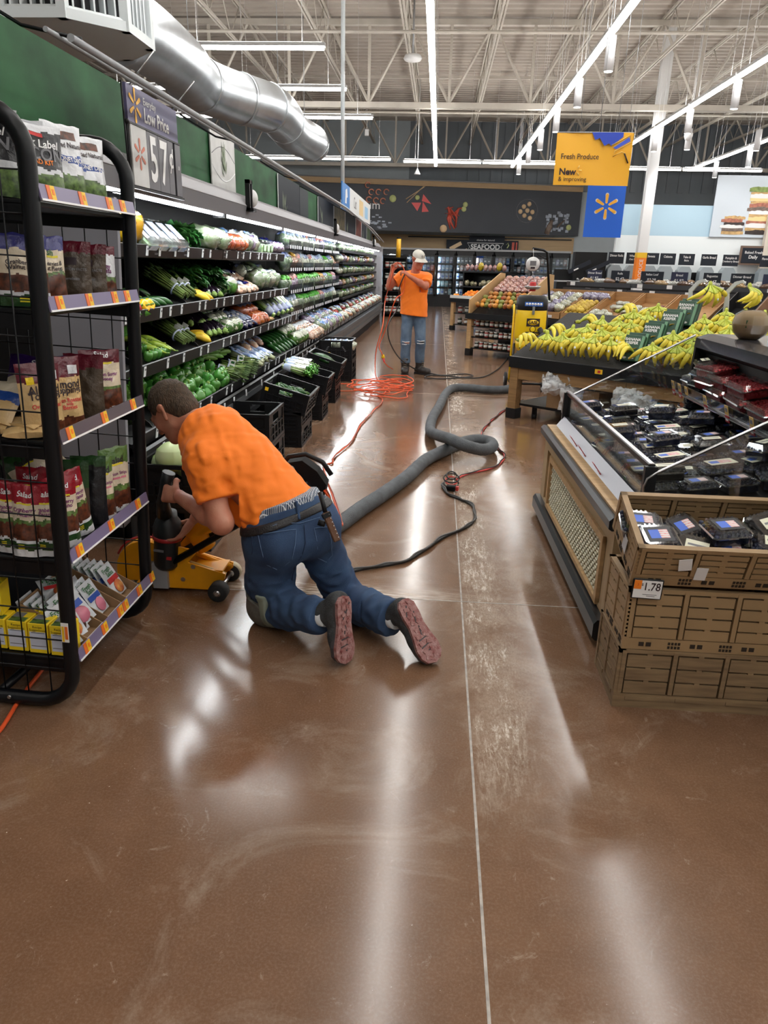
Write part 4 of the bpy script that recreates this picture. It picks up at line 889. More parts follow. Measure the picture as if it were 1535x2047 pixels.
f.plane(PEL+PX*.052,-(PX*.62+ax_*.38),(-.80,2.6,.3),(-.40,3.4,1.0),k=.004); f.plane(NK+ax_*.004,ax_*.9-BK*.35,(-1.2,2.88,.75),(-.95,3.18,1.05))
f.cap(NK-ax_*.03,NK+ax_*.08,.064,.060,.008,mode='s')
f.build('shirt',ORANGE,KM,smooth=2)
def ring(o,ax,r1,r2,m,name,w,th=.004,parent=None,n=40,M2=None):
    a=VN(ax); b=VN(M2-a*Vector(M2).dot(a)) if M2 is not None else a.orthogonal().normalized(); c=a.cross(b); q=MB()
    q.grid(lambda u,v:tuple(Vector(o)+b*(r1*math.cos(2*PI*u))+c*(r2*math.sin(2*PI*u))+a*(w*(v-.5))),n,2,m); return q.build(name,parent)
q=MB(); q.tube([NK+ (ax_.orthogonal().normalized()*math.cos(2*PI*i/24)+ax_.cross(ax_.orthogonal().normalized())*math.sin(2*PI*i/24))*.071-ax_*.004 for i in range(24)],.007,ORANGE,6,closed=True,flat=1.6); q.build('collar',KM)
# jeans
KL,KR=Vector((-.712,2.925,.085)),Vector((-.375,3.04,.085)); AL,AR=Vector((-.445,2.695,.165)),Vector((-.145,2.79,.125)); HL,HR=Vector((-.675,2.865,.455)),Vector((-.525,2.975,.465))
def jeans(extra=0):
    f=Field((-.85,2.55,.0),(.0,3.22,.66),.0058)
    f.cap(HL+Vector((.0,.01,.03)),HR+Vector((0,0,.03)),.120,.120,.05); f.cap(PEL-PX*.02,PEL+PX*.11,.158,.158,.05,(BK,.85)); f.cap(HL+Vector((.045,-.045,-.01)),HL+Vector((.04,-.04,.0)),.10,.10,.06); f.cap(HR+Vector((.04,-.05,-.01)),HR+Vector((.04,-.05,.0)),.10,.10,.06)
    f.cap(HL,KL,.112,.086,.05); f.cap(HL+Vector((.01,-.02,-.03)),HL.lerp(KL,.6),.105,.1,.05); f.cap(HR,KR,.110,.086,.05); f.cap(KL,KL.lerp(AL,.45),.083,.082,.03); f.cap(KL.lerp(AL,.45),AL,.082,.078,.04); f.cap(KR,KR.lerp(AR,.45),.083,.082,.03); f.cap(KR.lerp(AR,.45),AR,.082,.082,.04)
    return f
f=jeans(); f.wrinkle(.006,34,21); f.wrinkle(.005,85,22,d=VN(.5,.3,.8)); f.wrinkle(.0065,85,24,d=VN(.75,.62,.1),lo=(-.85,2.55,0),hi=(0,3.2,.26))
f.plane(PEL+PX*.085,PX); f.plane(AL+VN(AL-KL)*.03,AL-KL,(-.60,2.55,0),(-.28,2.84,.36)); f.plane(AR+VN(AR-KR)*.02,AR-KR,(-.24,2.6,0),(.0,2.9,.34)); f.plane((0,0,.004),(0,0,-1))
f.build('jeans',DENIM,KM,smooth=2)
fs=jeans()
def surf(p,d,off=.004,fld=None):
    """slide p along d onto the jeans surface"""
    F_=fld or fs; p=Vector(p); d=VN(d); 
    for i in range(90):
        q=p-d*(i*.004); ii=[int((q[j]-F_.lo[j])/F_.h) for j in range(3)]
        if all(0<=ii[j]<F_.n[j] for j in range(3)) and F_.D[tuple(ii)]<off: return q
    return p
# belt, boxer band, pockets, seams
def band(lo_,hi_,grow,m_,name,fld=None):
    F_=jeans() if fld is None else fld; F_.D-=grow; F_.plane(PEL+PX*hi_,PX); F_.plane(PEL+PX*lo_,-PX); return F_.build(name,m_,KM,smooth=1)
band(.020,.056,.007,BELT,'belt'); 
def plaid():
    m=mat('boxer_plaid',srgb(78,92,112),.9,bump=.3,bscale=200); N=m.node_tree.nodes; L=m.node_tree.links; tc=N.new('ShaderNodeTexCoord'); br=N.new('ShaderNodeTexBrick'); br.offset=0; br.inputs['Scale'].default_value=55; br.inputs['Mortar Size'].default_value=.05; br.inputs['Color1'].default_value=(*srgb(44,56,78),1); br.inputs['Color2'].default_value=(*srgb(100,116,136),1); br.inputs['Mortar'].default_value=(*srgb(214,218,222),1); br.inputs['Brick Width'].default_value=.5; br.inputs['Row Height'].default_value=.5
    L.new(tc.outputs['Object'],br.inputs['Vector']); L.new(br.outputs[0],N['Principled BSDF'].inputs['Base Color']); return m
F_=jeans(); F_.wrinkle(.008,70,31); band(.072,.112,-.003,plaid(),'boxer_band',F_)
def strip(pts,m_,name,r=.0022,off=.0,d=None):
    q=MB(); q.tube([surf(p,d or Vector((.45,-.8,.25)),off) for p in pts],r,m_,5); return q.build(name,KM)
view=VN(.22,-.88,.38)
def onj(px,py):     # point on the jeans under a photo pixel's sight line is found by marching from the camera
    C_=Vector((0,0,CAMZ)); R=camo.matrix_world.to_3x3(); d=R@Vector(((px-767.5)/1430,-(py-1023.5)/1430,-1)); d.normalize(); t=2.2
    while t<4:
        q=C_+d*t; ii=[int((q[j]-fs.lo[j])/fs.h) for j in range(3)]
        if all(0<=ii[j]<fs.n[j] for j in range(3)) and fs.D[tuple(ii)]<.002: return q-d*.004
        t+=.004
    return C_+d*3.2
def seam(px,m_,name,r=.0022):
    P_=[]
    for i in range(len(px)-1):
        for k in range(6): P_.append((px[i][0]+(px[i+1][0]-px[i][0])*k/6,px[i][1]+(px[i+1][1]-px[i][1])*k/6))
    P_.append(px[-1]); q=MB(); q.tube([onj(*p) for p in P_],r,m_,5); return q.build(name,KM)
seam([(503,1066),(505,1100),(498,1140),(498,1180),(503,1200)],STITCH,'side_seam'); seam([(608,1050),(611,1085),(604,1110),(590,1130),(584,1160)],STITCH,'centre_seam')
seam([(522,1068),(560,1062),(592,1058),(590,1090),(583,1120),(556,1140),(530,1128),(520,1090),(516,1070)],STITCHL,'back_pocket',.0016); seam([(628,1056),(656,1053),(662,1080),(664,1110),(652,1124),(636,1116),(634,1085),(628,1056)],STITCHL,'back_pocket',.0016)
seam([(518,1062),(560,1045),(600,1046),(640,1034)],STITCHL,'yoke_seam',.0016)
for px in ([(592,1002),(598,1038)],): seam(px,DENIM,'belt_loop',.007)
# white sock, shoes with dusty red soles, grey strap knee pad
SOCK=mat('sock_white',(.62,.64,.66),.8); q=MB(); q.cyl(AL-VN(AL-KL)*.02,AL+VN(AL-KL)*.055,.046,SOCK,16,.04); q.cyl(AR-VN(AR-KR)*.02,AR+VN(AR-KR)*.05,.046,SOCK,16,.04); q.build('sock',KM)
SHOEG=mat('shoe_mesh_grey',srgb(62,64,66),.8,var=.4,vscale=40,bump=.4,bscale=200); SOLE=mat('shoe_sole_red',srgb(128,66,62),.75,var=.5,vscale=45,bump=.5,bscale=130,c2=srgb(176,140,136)); SOLEG=mat('shoe_midsole',srgb(70,66,68),.7)
def shoe(heel,toe,nrm,ank,side):
    heel=Vector(heel); toe=Vector(toe); a=VN(toe-heel); n=Vector(nrm); n=(n-a*n.dot(a)).normalized(); s=a.cross(n); L_=(toe-heel).length
    P_=lambda u,v,w:heel+a*(u*L_)+s*(v*L_)+n*(w*L_)
    out=[(0,.0),(.02,.09),(.1,.15),(.25,.155),(.42,.14),(.58,.165),(.75,.205),(.88,.19),(.96,.12),(1.0,.02)]; out2=[(.97,-.11),(.88,-.175),(.75,-.19),(.58,-.15),(.42,-.125),(.25,-.14),(.1,-.135),(.02,-.085)]
    pl=out+out2; SM=frame(heel,a,s)   # local: x along foot, y side, z=a x s = ... 
    zz=SM.to_3x3()@Vector((0,0,1)); sg=1 if zz.dot(n)>0 else -1
    m=MB(); m.prism([(p[0]*L_,p[1]*L_*side) for p in pl],sg*.016,SOLE,M=SM,z0=sg*-.004)
    R=random.Random(3)
    for i in range(9):
        u=.06+i*.105; w=.09 if u<.5 else .12
        for sd_ in(-1,1):
            c=P_(u,sd_*w*.52*1.0,.046*0); T=SM@tr(u*L_,sd_*w*.55*L_,sg*.0135)@rz(R.uniform(-.5,.5)); m.box((0,0,0),(.016,.026 if u>.5 else .018,.005),SOLE,M=T)
    so=m.build('sole',KM)
    g=MB()
    for (u,v,ln,an) in((.18,-.3,.05,.5),(.3,.25,.05,.3),(.62,0,.05,1.4),(.72,.02,.06,1.35),(.8,.0,.06,1.4),(.5,.1,.04,.2)): g.box((0,0,0),(ln,.005,.003),SOLEG,M=SM@tr(u*L_,v*.15*L_*side,sg*.0125)@rz(an))
    g.build('tread_groove',so)
    h=.0042; lo_=np.minimum(heel,toe)-.14; hi_=np.maximum(heel,toe)+.14; F_=Field(lo_,hi_,h)
    F_.chain([P_(.10,.0,-.10),P_(.35,0,-.12),P_(.62,.01,-.09),P_(.86,.01,-.065)],[.040,.040,.042,.034],.03); F_.cap(P_(.12,0,-.1),ank,.042,.05,.03); F_.cap(P_(.75,.05*side,-.06),P_(.78,-.04*side,-.06),.034,.034,.03)
    F_.plane(P_(0,0,-.008),n); F_.plane(Vector(ank)+VN(Vector(ank)-heel)*.02,Vector(ank)-P_(.12,0,-.1)); F_.plane((0,0,.002),(0,0,-1)); F_.wrinkle(.002,110,4)
    up=F_.build('upper',SHOEG,KM,smooth=1); mb=MB(); mb.prism([(p[0]*L_*.99,p[1]*L_*side*1.02) for p in pl],sg*-.018,SOLEG,M=SM,z0=sg*-.003); mb.build('midsole',KM)
    lc=MB()
    for i in range(4): lc.tube([P_(.36+.1*i,-.09,-.15+.03*i),P_(.38+.1*i,.0,-.235+.03*i),P_(.36+.1*i,.09,-.15+.03*i)],.0035,BLACK,5)
    lc.build('lace',KM)
shoe((-.335,2.655,.285),(-.318,2.578,.012),(.80,-.58,.12),AL+Vector((.03,-.01,.02)),1)
shoe((-.095,2.745,.235),(.055,2.620,.014),(.46,-.60,.62),AR+Vector((.02,-.01,.02)),-1)
KPAD=mat('knee_pad_grey',srgb(112,110,102),.85,var=.3,vscale=20,bump=.3,bscale=150)
f=jeans(); f.D-=.010
d_=VN(AL-KL); f.plane(KL+d_*.075,d_+Vector((0,0,-.35))); f.plane((-.71,2.92,.150),Vector((.25,-.2,1))); f.plane((0,0,.003),(0,0,-1)); f.plane((-.53,0,0),(1,.0,0)); f.build('knee_pad',KPAD,KM,smooth=1)
f=jeans(); f.D-=.011; f.plane(KL+d_*.10,d_+Vector((0,0,-.2))); f.plane(KL+d_*.062,-d_-Vector((0,0,-.2))); f.plane(KL+Vector((.2,0,0)),(1,.2,.3)); f.plane((-.68,2.9,.20),(.1,-.1,1)); f.plane((0,0,.003),(0,0,-1)); f.build('knee_strap',mat('knee_strap',srgb(132,140,126),.85),KM,smooth=1)
f=jeans(); f.D-=.010; d_=VN(AR-KR); f.plane(KR+d_*.07,d_); f.plane((0,0,.14),Vector((0,0,1))); f.plane((-.44,0,0),(-1,.0,0)); f.plane((0,0,.003),(0,0,-1)); f.build('knee_pad',mat('knee_pad_black',srgb(36,36,40),.8),KM,smooth=1)
# riveted leather sheath with a black handle on the right hip
t=KM; LEA=mat('sheath_leather',srgb(98,66,46),.6,bump=.3,bscale=90)
def px3(px,py,y):
    R=camo.matrix_world.to_3x3(); d=R@Vector(((px-767.5)/1430,-(py-1023.5)/1430,-1)); k=y/d.y; return Vector((0,0,CAMZ))+d*k
a=px3(650,1024,2.80); b=px3(674,1082,2.79); M=frame(a,b-a,VN(.8,.5,.3)); L_=(b-a).length
q=MB(); q.box((L_*.5,0,0),(L_,.030,.016),LEA,M=M,bev=.004); q.box((L_*.1,0,0),(.02,.036,.02),BLACK,M=M); sh=q.build('knife_sheath',KM)
q=MB()
for i in range(7): q.cyl((L_*(.1+.13*i),.010,.007),(L_*(.1+.13*i),.010,.010),.0022,OFFW,6,M=M); q.cyl((L_*(.1+.13*i),.010,-.007),(L_*(.1+.13*i),.010,-.010),.0022,OFFW,6,M=M)
q.build('rivet',sh); q=MB(); q.tube([px3(640,985,2.84),px3(646,1008,2.81),a],[.012,.010,.010],BLACK,8); q.build('strap',KM); q=MB(); q.tube([px3(636,1044,2.80),px3(650,1048,2.80)],.014,BLACK,8); q.build('pouch',KM)
# ================================================================= yellow floor saw in front of him
YEL=mat('saw_yellow',srgb(240,164,22),.35,var=.12,vscale=10); RUB=mat('wheel_rubber',srgb(38,38,40),.7,var=.3,vscale=30); WTAPE=mat('wheel_tread_pale',srgb(190,178,150),.7); REDP=mat('red_plastic',srgb(170,40,44),.4)
SAW=thing('floor_saw','yellow walk-behind floor saw with black motor and two rubber wheels','saw',(-1.2,3.2,0))
XZ=lambda y:frame((0,y,0),(1,0,0),(0,0,1))
body=[(-1.31,.028),(-1.055,.028),(-.99,.085),(-.985,.115),(-1.17,.165),(-1.13,.215),(-1.15,.235),(-1.22,.25),(-1.27,.19),(-1.30,.12)]
MB().prism(body,.012,YEL,M=XZ(3.185)).build('side_plate',SAW); MB().prism(body,.012,YEL,M=XZ(3.33)).build('side_plate',SAW)
m=MB(); m.bb((-1.45,3.18,.022),(-1.05,3.34,.034),YEL); m.bb((-1.16,3.18,.12),(-1.0,3.32,.13),YEL); m.build('base_plate',SAW)
m=MB(); m.tube([(-1.17,3.20,.155),(-.99,3.20,.10)],.012,mat('saw_edge',srgb(214,180,110),.5),6); m.tube([(-1.17,3.31,.155),(-.99,3.31,.10)],.012,YEL,6); m.build('sled_arm',SAW)
for y,yy,mt in((3.085,3.15,RUB),(3.33,3.385,WTAPE)):
    m=MB(); M=frame((-1.005,y,.048),(1,0,0),(0,0,1)); m.lathe([(.014,0),(.040,0),(.048,-.008),(.048,-(yy-y)+.008),(.040,-(yy-y)),(.014,-(yy-y))],RUB,20,M=M)
    if mt is WTAPE: m.lathe([(.0485,-.006),(.0485,-(yy-y)+.006)],mt,20,M=M)
    m.lathe([(0,.001),(.018,.001),(.018,-(yy-y)-.001),(0,-(yy-y)-.001)],STEEL,12,M=M); m.build('wheel',SAW)
MB().cyl((-1.005,3.08,.048),(-1.005,3.39,.048),.010,STEEL,8).build('axle',SAW)
m=MB()
for x,z in((-1.20,.075),(-1.145,.145)): m.cyl((x,3.178,z),(x,3.172,z),.012,STEEL,8)
m.build('bolt',SAW)
arc=[(-1.405+.155*math.cos(math.radians(a)),.09+.155*math.sin(math.radians(a))) for a in range(20,181,16)]
MB().prism(arc+[(-1.56,.03),(-1.26,.03)],.06,YEL,M=XZ(3.29)).build('blade_guard',SAW)
m=MB(); m.tube([(-1.405+.17*math.cos(math.radians(a)),3.26,.09+.17*math.sin(math.radians(a))) for a in range(30,170,14)],.006,REDP,6); m.build('guard_hose',SAW)
MB().lathe([(0,0),(.13,0),(.13,.004),(0,.004)],STEEL,28,M=frame((-1.38,3.245,.10),(1,0,0),(0,0,1))).build('blade',SAW)
m=MB(); m.cyl((-1.33,3.22,.035),(-1.33,3.22,.14),.055,mat('gearbox_alloy',srgb(150,152,156),.4,metal=.6),16); m.bb((-1.345,3.15,.03),(-1.27,3.19,.16),GREYM); m.build('gearbox',SAW)
MOT=mat('motor_dark',srgb(30,34,36),.42)
m=MB(); m.lathe([(.048,0),(.062,.02),(.064,.14),(.070,.16),(.070,.215),(.060,.25),(.045,.27),(.04,.30)],MOT,20,c=(0,0,0),M=tr(-1.285,3.19,.13)@ry(math.radians(6))); mo=m.build('motor',SAW)
m=MB(); T=tr(-1.285,3.19,.13)@ry(math.radians(6)); m.lathe([(.0712,.155),(.0722,.165),(.0712,.175)],REDP,20,M=T); m.box((.028,-.058,.075),(.03,.004,.016),REDP,M=T); m.box((-.02,-.063,.11),(.05,.004,.012),T_GREY,M=T); m.build('motor_label',mo)
m=MB(); m.tube([(-1.262,3.16,.42),(-1.245,3.11,.50),(-1.22,3.08,.56),(-1.20,3.06,.62),(-1.185,3.06,.66)],[.038,.03,.026,.028,.03],MOT,12); m.build('motor_handle',SAW)
m=MB(); m.tube([(-1.11,3.30,.20),(-1.16,3.28,.30),(-1.10,3.26,.345),(-.98,3.24,.40)],[.05,.06,.055,.04],YEL,14); m.build('dust_port',SAW)
m=MB(); m.tube([(-1.02,3.25,.38),(-.96,3.24,.415),(-.90,3.24,.44)],.036,STEEL,14); m.build('hose_clamp',SAW)
m=MB()
for y in(3.165,3.30): m.tube([(-1.24,y,.17),(-.88,y,.40),(-.56,y,.60)],.017,BLACKM,8)
m.build('push_handle',SAW)
m=MB(); m.prism([(-.72,.55),(-.50,.52),(-.485,.585),(-.53,.65),(-.60,.70),(-.70,.68),(-.76,.62)],.09,mat('plate_black',(.005,.005,.006),.75,spec=.2),M=XZ(3.30)); m.build('handle_plate',SAW)
m=MB(); m.tube([(-.70,3.2,.67),(-.66,3.2,.72),(-.58,3.2,.735),(-.50,3.2,.70),(-.46,3.2,.64)],.012,BLACK,8); m.cyl((-.655,3.205,.655),(-.655,3.19,.655),.022,mat('knob_pale',srgb(206,176,166),.4),14); m.cyl((-.56,3.205,.565),(-.56,3.19,.565),.010,STEEL,10); m.tube([(-.52,3.25,.55),(-.485,3.22,.50),(-.475,3.2,.42),(-.49,3.19,.36)],.008,BLACK,8); m.build('grip_bar',SAW)
MB().bb((-.575,3.2,.40),(-.52,3.27,.57),BLACK).build('handle_post',SAW)
# ================================================================= black stacking crates
CRK=mat('crate_black',(.006,.006,.007),.4,spec=.3); CRE=mat('crate_edge_worn',srgb(60,60,60),.5)
def crate_mesh(name,w,d,h,parent,M,m_=CRK,holes=True):
    """open plastic crate: frame posts, rails, slats; local x=w,y=d"""
    t=.012; q=MB(); 
    for sx in(-1,1):
        for sy in(-1,1): q.box((sx*(w/2-.018),sy*(d/2-.018),h/2),(.036,.036,h),m_,M=M)
    q.build('corner_post',parent)
    q=MB()
    for z,hh in((h-.012,.024),(.012,.024)):
        for sy in(-1,1): q.box((0,sy*(d/2-.006),z),(w,.018,hh),m_,M=M)
        for sx in(-1,1): q.box((sx*(w/2-.006),0,z),(.018,d,hh),m_,M=M)
    q.build('rim',parent)
    q=MB(); q.box((0,0,.01),(w-.02,d-.02,.008),m_,M=M)
    q.build('bottom',parent)
    for sy in(-1,1):
        q=MB(); q.box((0,sy*(d/2-.012),h*.32),(w-.04,.008,h*.5),m_,M=M); q.box((-w*.3,sy*(d/2-.012),h*.74),(w*.32,.008,h*.34),m_,M=M); q.box((w*.3,sy*(d/2-.012),h*.74),(w*.32,.008,h*.34),m_,M=M); q.box((0,sy*(d/2-.012),h*.62),(w*.3,.008,h*.10),m_,M=M)
        for i in range(7): q.box(((-.5+i/6)*(w-.09),sy*(d/2-.004),h*.33),(.010,.012,h*.5),m_,M=M)
        for z in(.28,.52): q.box((0,sy*(d/2-.004),h*z),(w-.04,.010,.008),m_,M=M)
        q.build('side_panel',parent)
    for sx in(-1,1):
        q=MB(); q.box((sx*(w/2-.012),0,h*.34),(.008,d-.04,h*.56),m_,M=M); q.box((sx*(w/2-.012),-d*.32,h*.78),(.008,d*.28,h*.3),m_,M=M); q.box((sx*(w/2-.012),d*.32,h*.78),(.008,d*.28,h*.3),m_,M=M)
        for i in range(5): q.box((sx*(w/2-.004),(-.5+i/4)*(d-.09),h*.34),(.012,.010,h*.5),m_,M=M)
        for z in(.28,.52): q.box((sx*(w/2-.004),0,h*z),(.010,d-.04,.008),m_,M=M)
        q.build('end_panel',parent)
def crate(label,x,y,z,w,d,h,tilt=0,rot=0,group='black produce crates'):
    M=tr(x,y,z)@rz(rot)@ry(tilt); t=thing('produce_crate',label,'crate',(x,y,z),M,group); crate_mesh('c',w,d,h,t,wm(t)); return t
R_=math.radians
crate('black crate at the base of the stack behind the kneeling man’s arm'.replace('’s',''),-1.43,3.90,.0,.40,.36,.25); c0=crate('upper black crate of the cabbage stack, with a price tag',-1.43,3.90,.252,.40,.36,.25)
m=MB(); T=tr(-1.46,3.712,.40)@rz(R_(20))@rx(R_(8)); m.box((0,0,0),(.05,.003,.06),OFFW,M=T); m.box((0,-.002,.014),(.05,.002,.022),REDP,M=T); m.box((0,-.002,-.012),(.034,.002,.024),TAGY,M=T); m.build('price_tag',c0)
crate('black crate under the flat one nearest the kneeling man',-1.435,5.485,.0,.43,.53,.24); CA=crate('flat open black crate on top, nearest the kneeling man',-1.435,5.485,.245,.43,.53,.245)
for nm,yn,d,zl,zr in (('second from the kneeling man',6.2,.55,.58,.47),('third from the kneeling man',7.4,.42,.546,.451),('fourth from the kneeling man',8.4,.48,.59,.47)):
    ti=math.atan2(zl-zr,.39); yc=yn+d/2
    crate('lower upright black crate in the stack %s'%nm,-1.43,yc,.0,.54,d,.17); crate('middle upright black crate in the stack %s'%nm,-1.43,yc,.172,.54,d,.145)
    t=crate('top black crate tipped towards the aisle, %s'%nm,-1.335,yc,(zl+zr)/2-.185,.42,d,.19,ti)
    if 'second' in nm: m=MB(); m.box((-.17,-d/2-.004,.14),(.03,.004,.03),TAGY,M=wm(t)); m.build('yellow_tag',t)
crate('lower tall black crate of the farthest stack',-1.385,10.33,.0,.46,.52,.27); CE=crate('upper tall black crate of the farthest stack with pale bags inside',-1.385,10.33,.275,.46,.52,.285)
m=MB(); 
for k in range(2):
    for i in range(4): m.box((-.10+k*.20+(-.012*i if k==0 else .012*i),-.266,.20-.018*i),(.022,.004,.007),T_GREY,M=wm(CE))
m.box((-.09,-.268,.11),(.03,.004,.03),TAGY,M=wm(CE)); m.build('molded_marks',CE)
# ================================================================= vegetables
def vmat(n,c,r=.35,**k): return mat(n,c,r,rand=k.pop('rand',.18),**k)
V_BELL=vmat('bell_green',srgb(84,146,58),.22,var=.4,vscale=7,c2=srgb(52,112,44)); V_STEM=mat('stem_green',srgb(120,150,70),.6); V_CUC=vmat('cucumber',srgb(44,88,40),.3,var=.4,vscale=14,stretch=(1,1,3)); V_ZUC=vmat('light_zucchini',srgb(112,158,70),.35,var=.35,vscale=14); V_BAN=vmat('banana_pepper',srgb(160,186,64),.25,var=.2)
V_SQ=vmat('yellow_squash',srgb(234,196,50),.35,var=.15); V_YP=vmat('yellow_pepper',srgb(246,190,30),.22); V_RED=vmat('red_pepper',srgb(206,60,50),.22); V_EGG=mat('eggplant',srgb(24,16,26),.12); V_ASP=vmat('asparagus',srgb(110,134,66),.45,var=.4,vscale=20); V_ASPT=vmat('asparagus_tip',srgb(70,96,46),.6)
V_LEAF=vmat('leaf_dark',srgb(40,92,38),.45,var=.5,vscale=9); V_LEAFL=vmat('leaf_bright',srgb(96,158,66),.4,var=.45,vscale=9); V_CAU=vmat('cauliflower',srgb(226,228,204),.55,var=.3,vscale=25,bump=.6,bscale=60); V_CAB=vmat('cabbage',srgb(176,204,130),.35,var=.35,vscale=5,c2=srgb(214,226,180)); V_CEL=vmat('celery_green',srgb(150,190,96),.35,var=.25); V_CELW=vmat('celery_pale',srgb(214,226,176),.4)
V_CAR=vmat('carrot_bagged',srgb(226,108,44),.4,var=.35,vscale=30); V_GIN=vmat('ginger',srgb(196,164,112),.65,var=.2); V_MIX=vmat('salad_mix',srgb(120,164,84),.45,var=.8,vscale=26,c2=srgb(226,232,214)); V_PURB=vmat('purple_mix',srgb(128,70,130),.4,var=.8,vscale=22,c2=srgb(220,210,226)); V_SAL=vmat('carrot_mix',srgb(232,140,96),.4,var=.6,vscale=22,c2=srgb(240,220,196))
FILMC=clear('cling_film',(.97,.99,1),.10,.12); FB=vmat('bag_blue',srgb(36,64,170),.25,var=.6,vscale=16,c2=srgb(210,222,240)); FW=vmat('bag_white',srgb(226,232,236),.25,var=.3,vscale=14); FG=vmat('bag_green',srgb(92,170,80),.25,var=.55,vscale=14,c2=srgb(226,240,220)); FNV=vmat('bag_navy',srgb(30,34,96),.25,var=.4,vscale=14); FWB=vmat('bag_white_blue',srgb(224,230,240),.25,var=.5,vscale=9,c2=srgb(90,140,210))
def single(name,label,cat,build,group):
    t=thing(name,label,cat,(0,0,0),0,group)
    for pn,mb in build: mb.build(pn,t,True)
    return t
def lathe_x(m,prof,mt,n=10,M=None,wob=None):  # along x
    m.lathe([(r,x) for x,r in prof],mt,n,M=(M or Matrix.Identity(4))@ry(PI/2),wob=wob)
def b_bell(mt=None):
    m=MB(); m.lathe([(.001,.004),(.022,0),(.034,.012),(.041,.040),(.043,.062),(.034,.082),(.018,.084),(.006,.076)],mt or V_BELL,16,wob=lambda a,z:1+.09*math.cos(4*a)*(1 if z<.075 else .6))
    s=MB(); s.tube([(0,0,.074),(.002,0,.088),(.008,0,.100)],[.008,.006,.007],V_STEM,7); return [('flesh',m),('stem',s)]
def b_long(L,r,mt,bend=.0,stem=True,neck=.45):
    m=MB(); n=9; pts=[(L*(i/(n-1)-.5),0,bend*math.sin(PI*i/(n-1))+r) for i in range(n)]; rr=[r*max(.12,(math.sin(PI*min(1,(i/(n-1))*1.0+.0))**.4)*(neck+(1-neck)*min(1,i/(n-1)*1.6))) for i in range(n)]; rr[0]=r*.25; rr[-1]=r*.2
    m.tube(pts,rr,mt,10); out=[('flesh',m)]
    if stem: s=MB(); s.tube([pts[0],(pts[0][0]-.02,0,pts[0][2]+.008)],[r*.28,r*.22],V_STEM,6); out.append(('stem',s))
    return out
def b_egg():
    m=MB(); lathe_x(m,[(-.10,.004),(-.095,.022),(-.06,.034),(0,.048),(.05,.052),(.09,.040),(.11,.004)],V_EGG,14,tr(0,0,.05)); s=MB(); lathe_x(s,[(-.125,.007),(-.105,.009),(-.10,.024),(-.075,.03)],V_STEM,8,tr(0,0,.05)); q=MB(); q.ell((.03,-.045,.07),(.014,.004,.010),OFFW,8,5); return [('flesh',m),('calyx',s),('sticker',q)]
def b_asp(n=26,L=.26,seed=0,spread=.05,tip=True):
    R=random.Random(seed); m=MB(); tp=MB()
    for i in range(n):
        a=R.uniform(0,6.28); r=.036*math.sqrt(R.random()); y=r*math.cos(a); z=.04+r*math.sin(a); ex=L*R.uniform(.92,1.05); sy,sz=y*(1+spread*18*R.random()),z+(z-.04)*spread*14*R.random()
        m.tube([(0,y*.8,.04+(z-.04)*.8),(ex*.5,y,z),(ex,sy,sz)],[.0052,.005,.0045],V_ASP,5)
        tp.tube([(ex,sy,sz),(ex+.03,sy*1.05,sz),(ex+.05,sy*1.1,sz)],[.005,.0065,.001],V_ASPT,5)
    b=MB(); b.tube([(L*.3,.041*math.cos(k*PI/8),.04+.041*math.sin(k*PI/8)) for k in range(16)],.006,FB,5,closed=True,flat=1.6); tg=MB(); tg.box((L*.45,-.035,.07),(.05,.004,.05),OFFW,M=None); tg.box((L*.45,-.038,.075),(.03,.002,.02),T_GRN)
    return [('stalks',m),('tips',tp),('band',b),('tag',tg)]
def leafmesh(m,M,L,w,mt,curl=.3,ruf=.01,seed=0):
    def fn(u,v):
        x=L*u; ww=w*(math.sin(PI*(u*.92+.06))**.7)*(v-.5); return (x,ww,curl*L*u*u*-.5+abs(v-.5)*w*.35+ruf*math.sin(9*u*3+seed)*abs(v-.5)*2)
    m.grid(fn,7,4,mt,True,M=M)
def b_leafy(n=14,L=.26,w=.10,mt=None,seed=0,stalk=None):
    R=random.Random(seed); out=[]; s=MB(); lf=MB()
    for i in range(n):
        yaw=R.uniform(-.55,.55); pit=R.uniform(-.1,.9); M=ry(-pit)@rz(yaw); M=tr(0,R.uniform(-.03,.03),.03)@rz(yaw)@ry(-pit*.7)
        s.tube([M@Vector((0,0,0)),M@Vector((L*.45,0,.0))],[.006,.004],stalk or V_CEL,5); leafmesh(lf,M@tr(L*.25,0,0),L*R.uniform(.6,.85),w*R.uniform(.7,1.2),mt or V_LEAF,R.uniform(.3,.9),.012,R.random()*9)
    return [('stalks',s),('leaves',lf)]
def b_celery(seed=0,bagc=None):
    R=random.Random(seed); s=MB(); lf=MB()
    for i in range(11):
        a=i*2.4; r=.012+.018*math.sqrt(i/11); y,z=r*math.cos(a)*1.3,.035+r*math.sin(a)
        s.tube([(0,y*.6,.035+(z-.035)*.6),(.12,y,z),(.26,y*1.5,z+(z-.035)*.5)],[.014,.011,.008],V_CEL if i%3 else V_CELW,6,flat=.7); leafmesh(lf,tr(.25,y*1.5,z)@rz(R.uniform(-.4,.4)),.10,.05,V_LEAFL,.2,.01,i)
    out=[('stalks',s),('leaves',lf)]
    if bagc: b=MB(); b.tube([(.02,0,.04),(.07,0,.04),(.11,0,.042)],[.038,.044,.048],bagc,12,cap=False); b2=MB(); b2.tube([(.11,0,.042),(.2,0,.045),(.27,0,.05)],[.048,.054,.062],FILMC,12,cap=False); out.append(('printed_sleeve',b)); out.append(('clear_sleeve',b2))
    return out
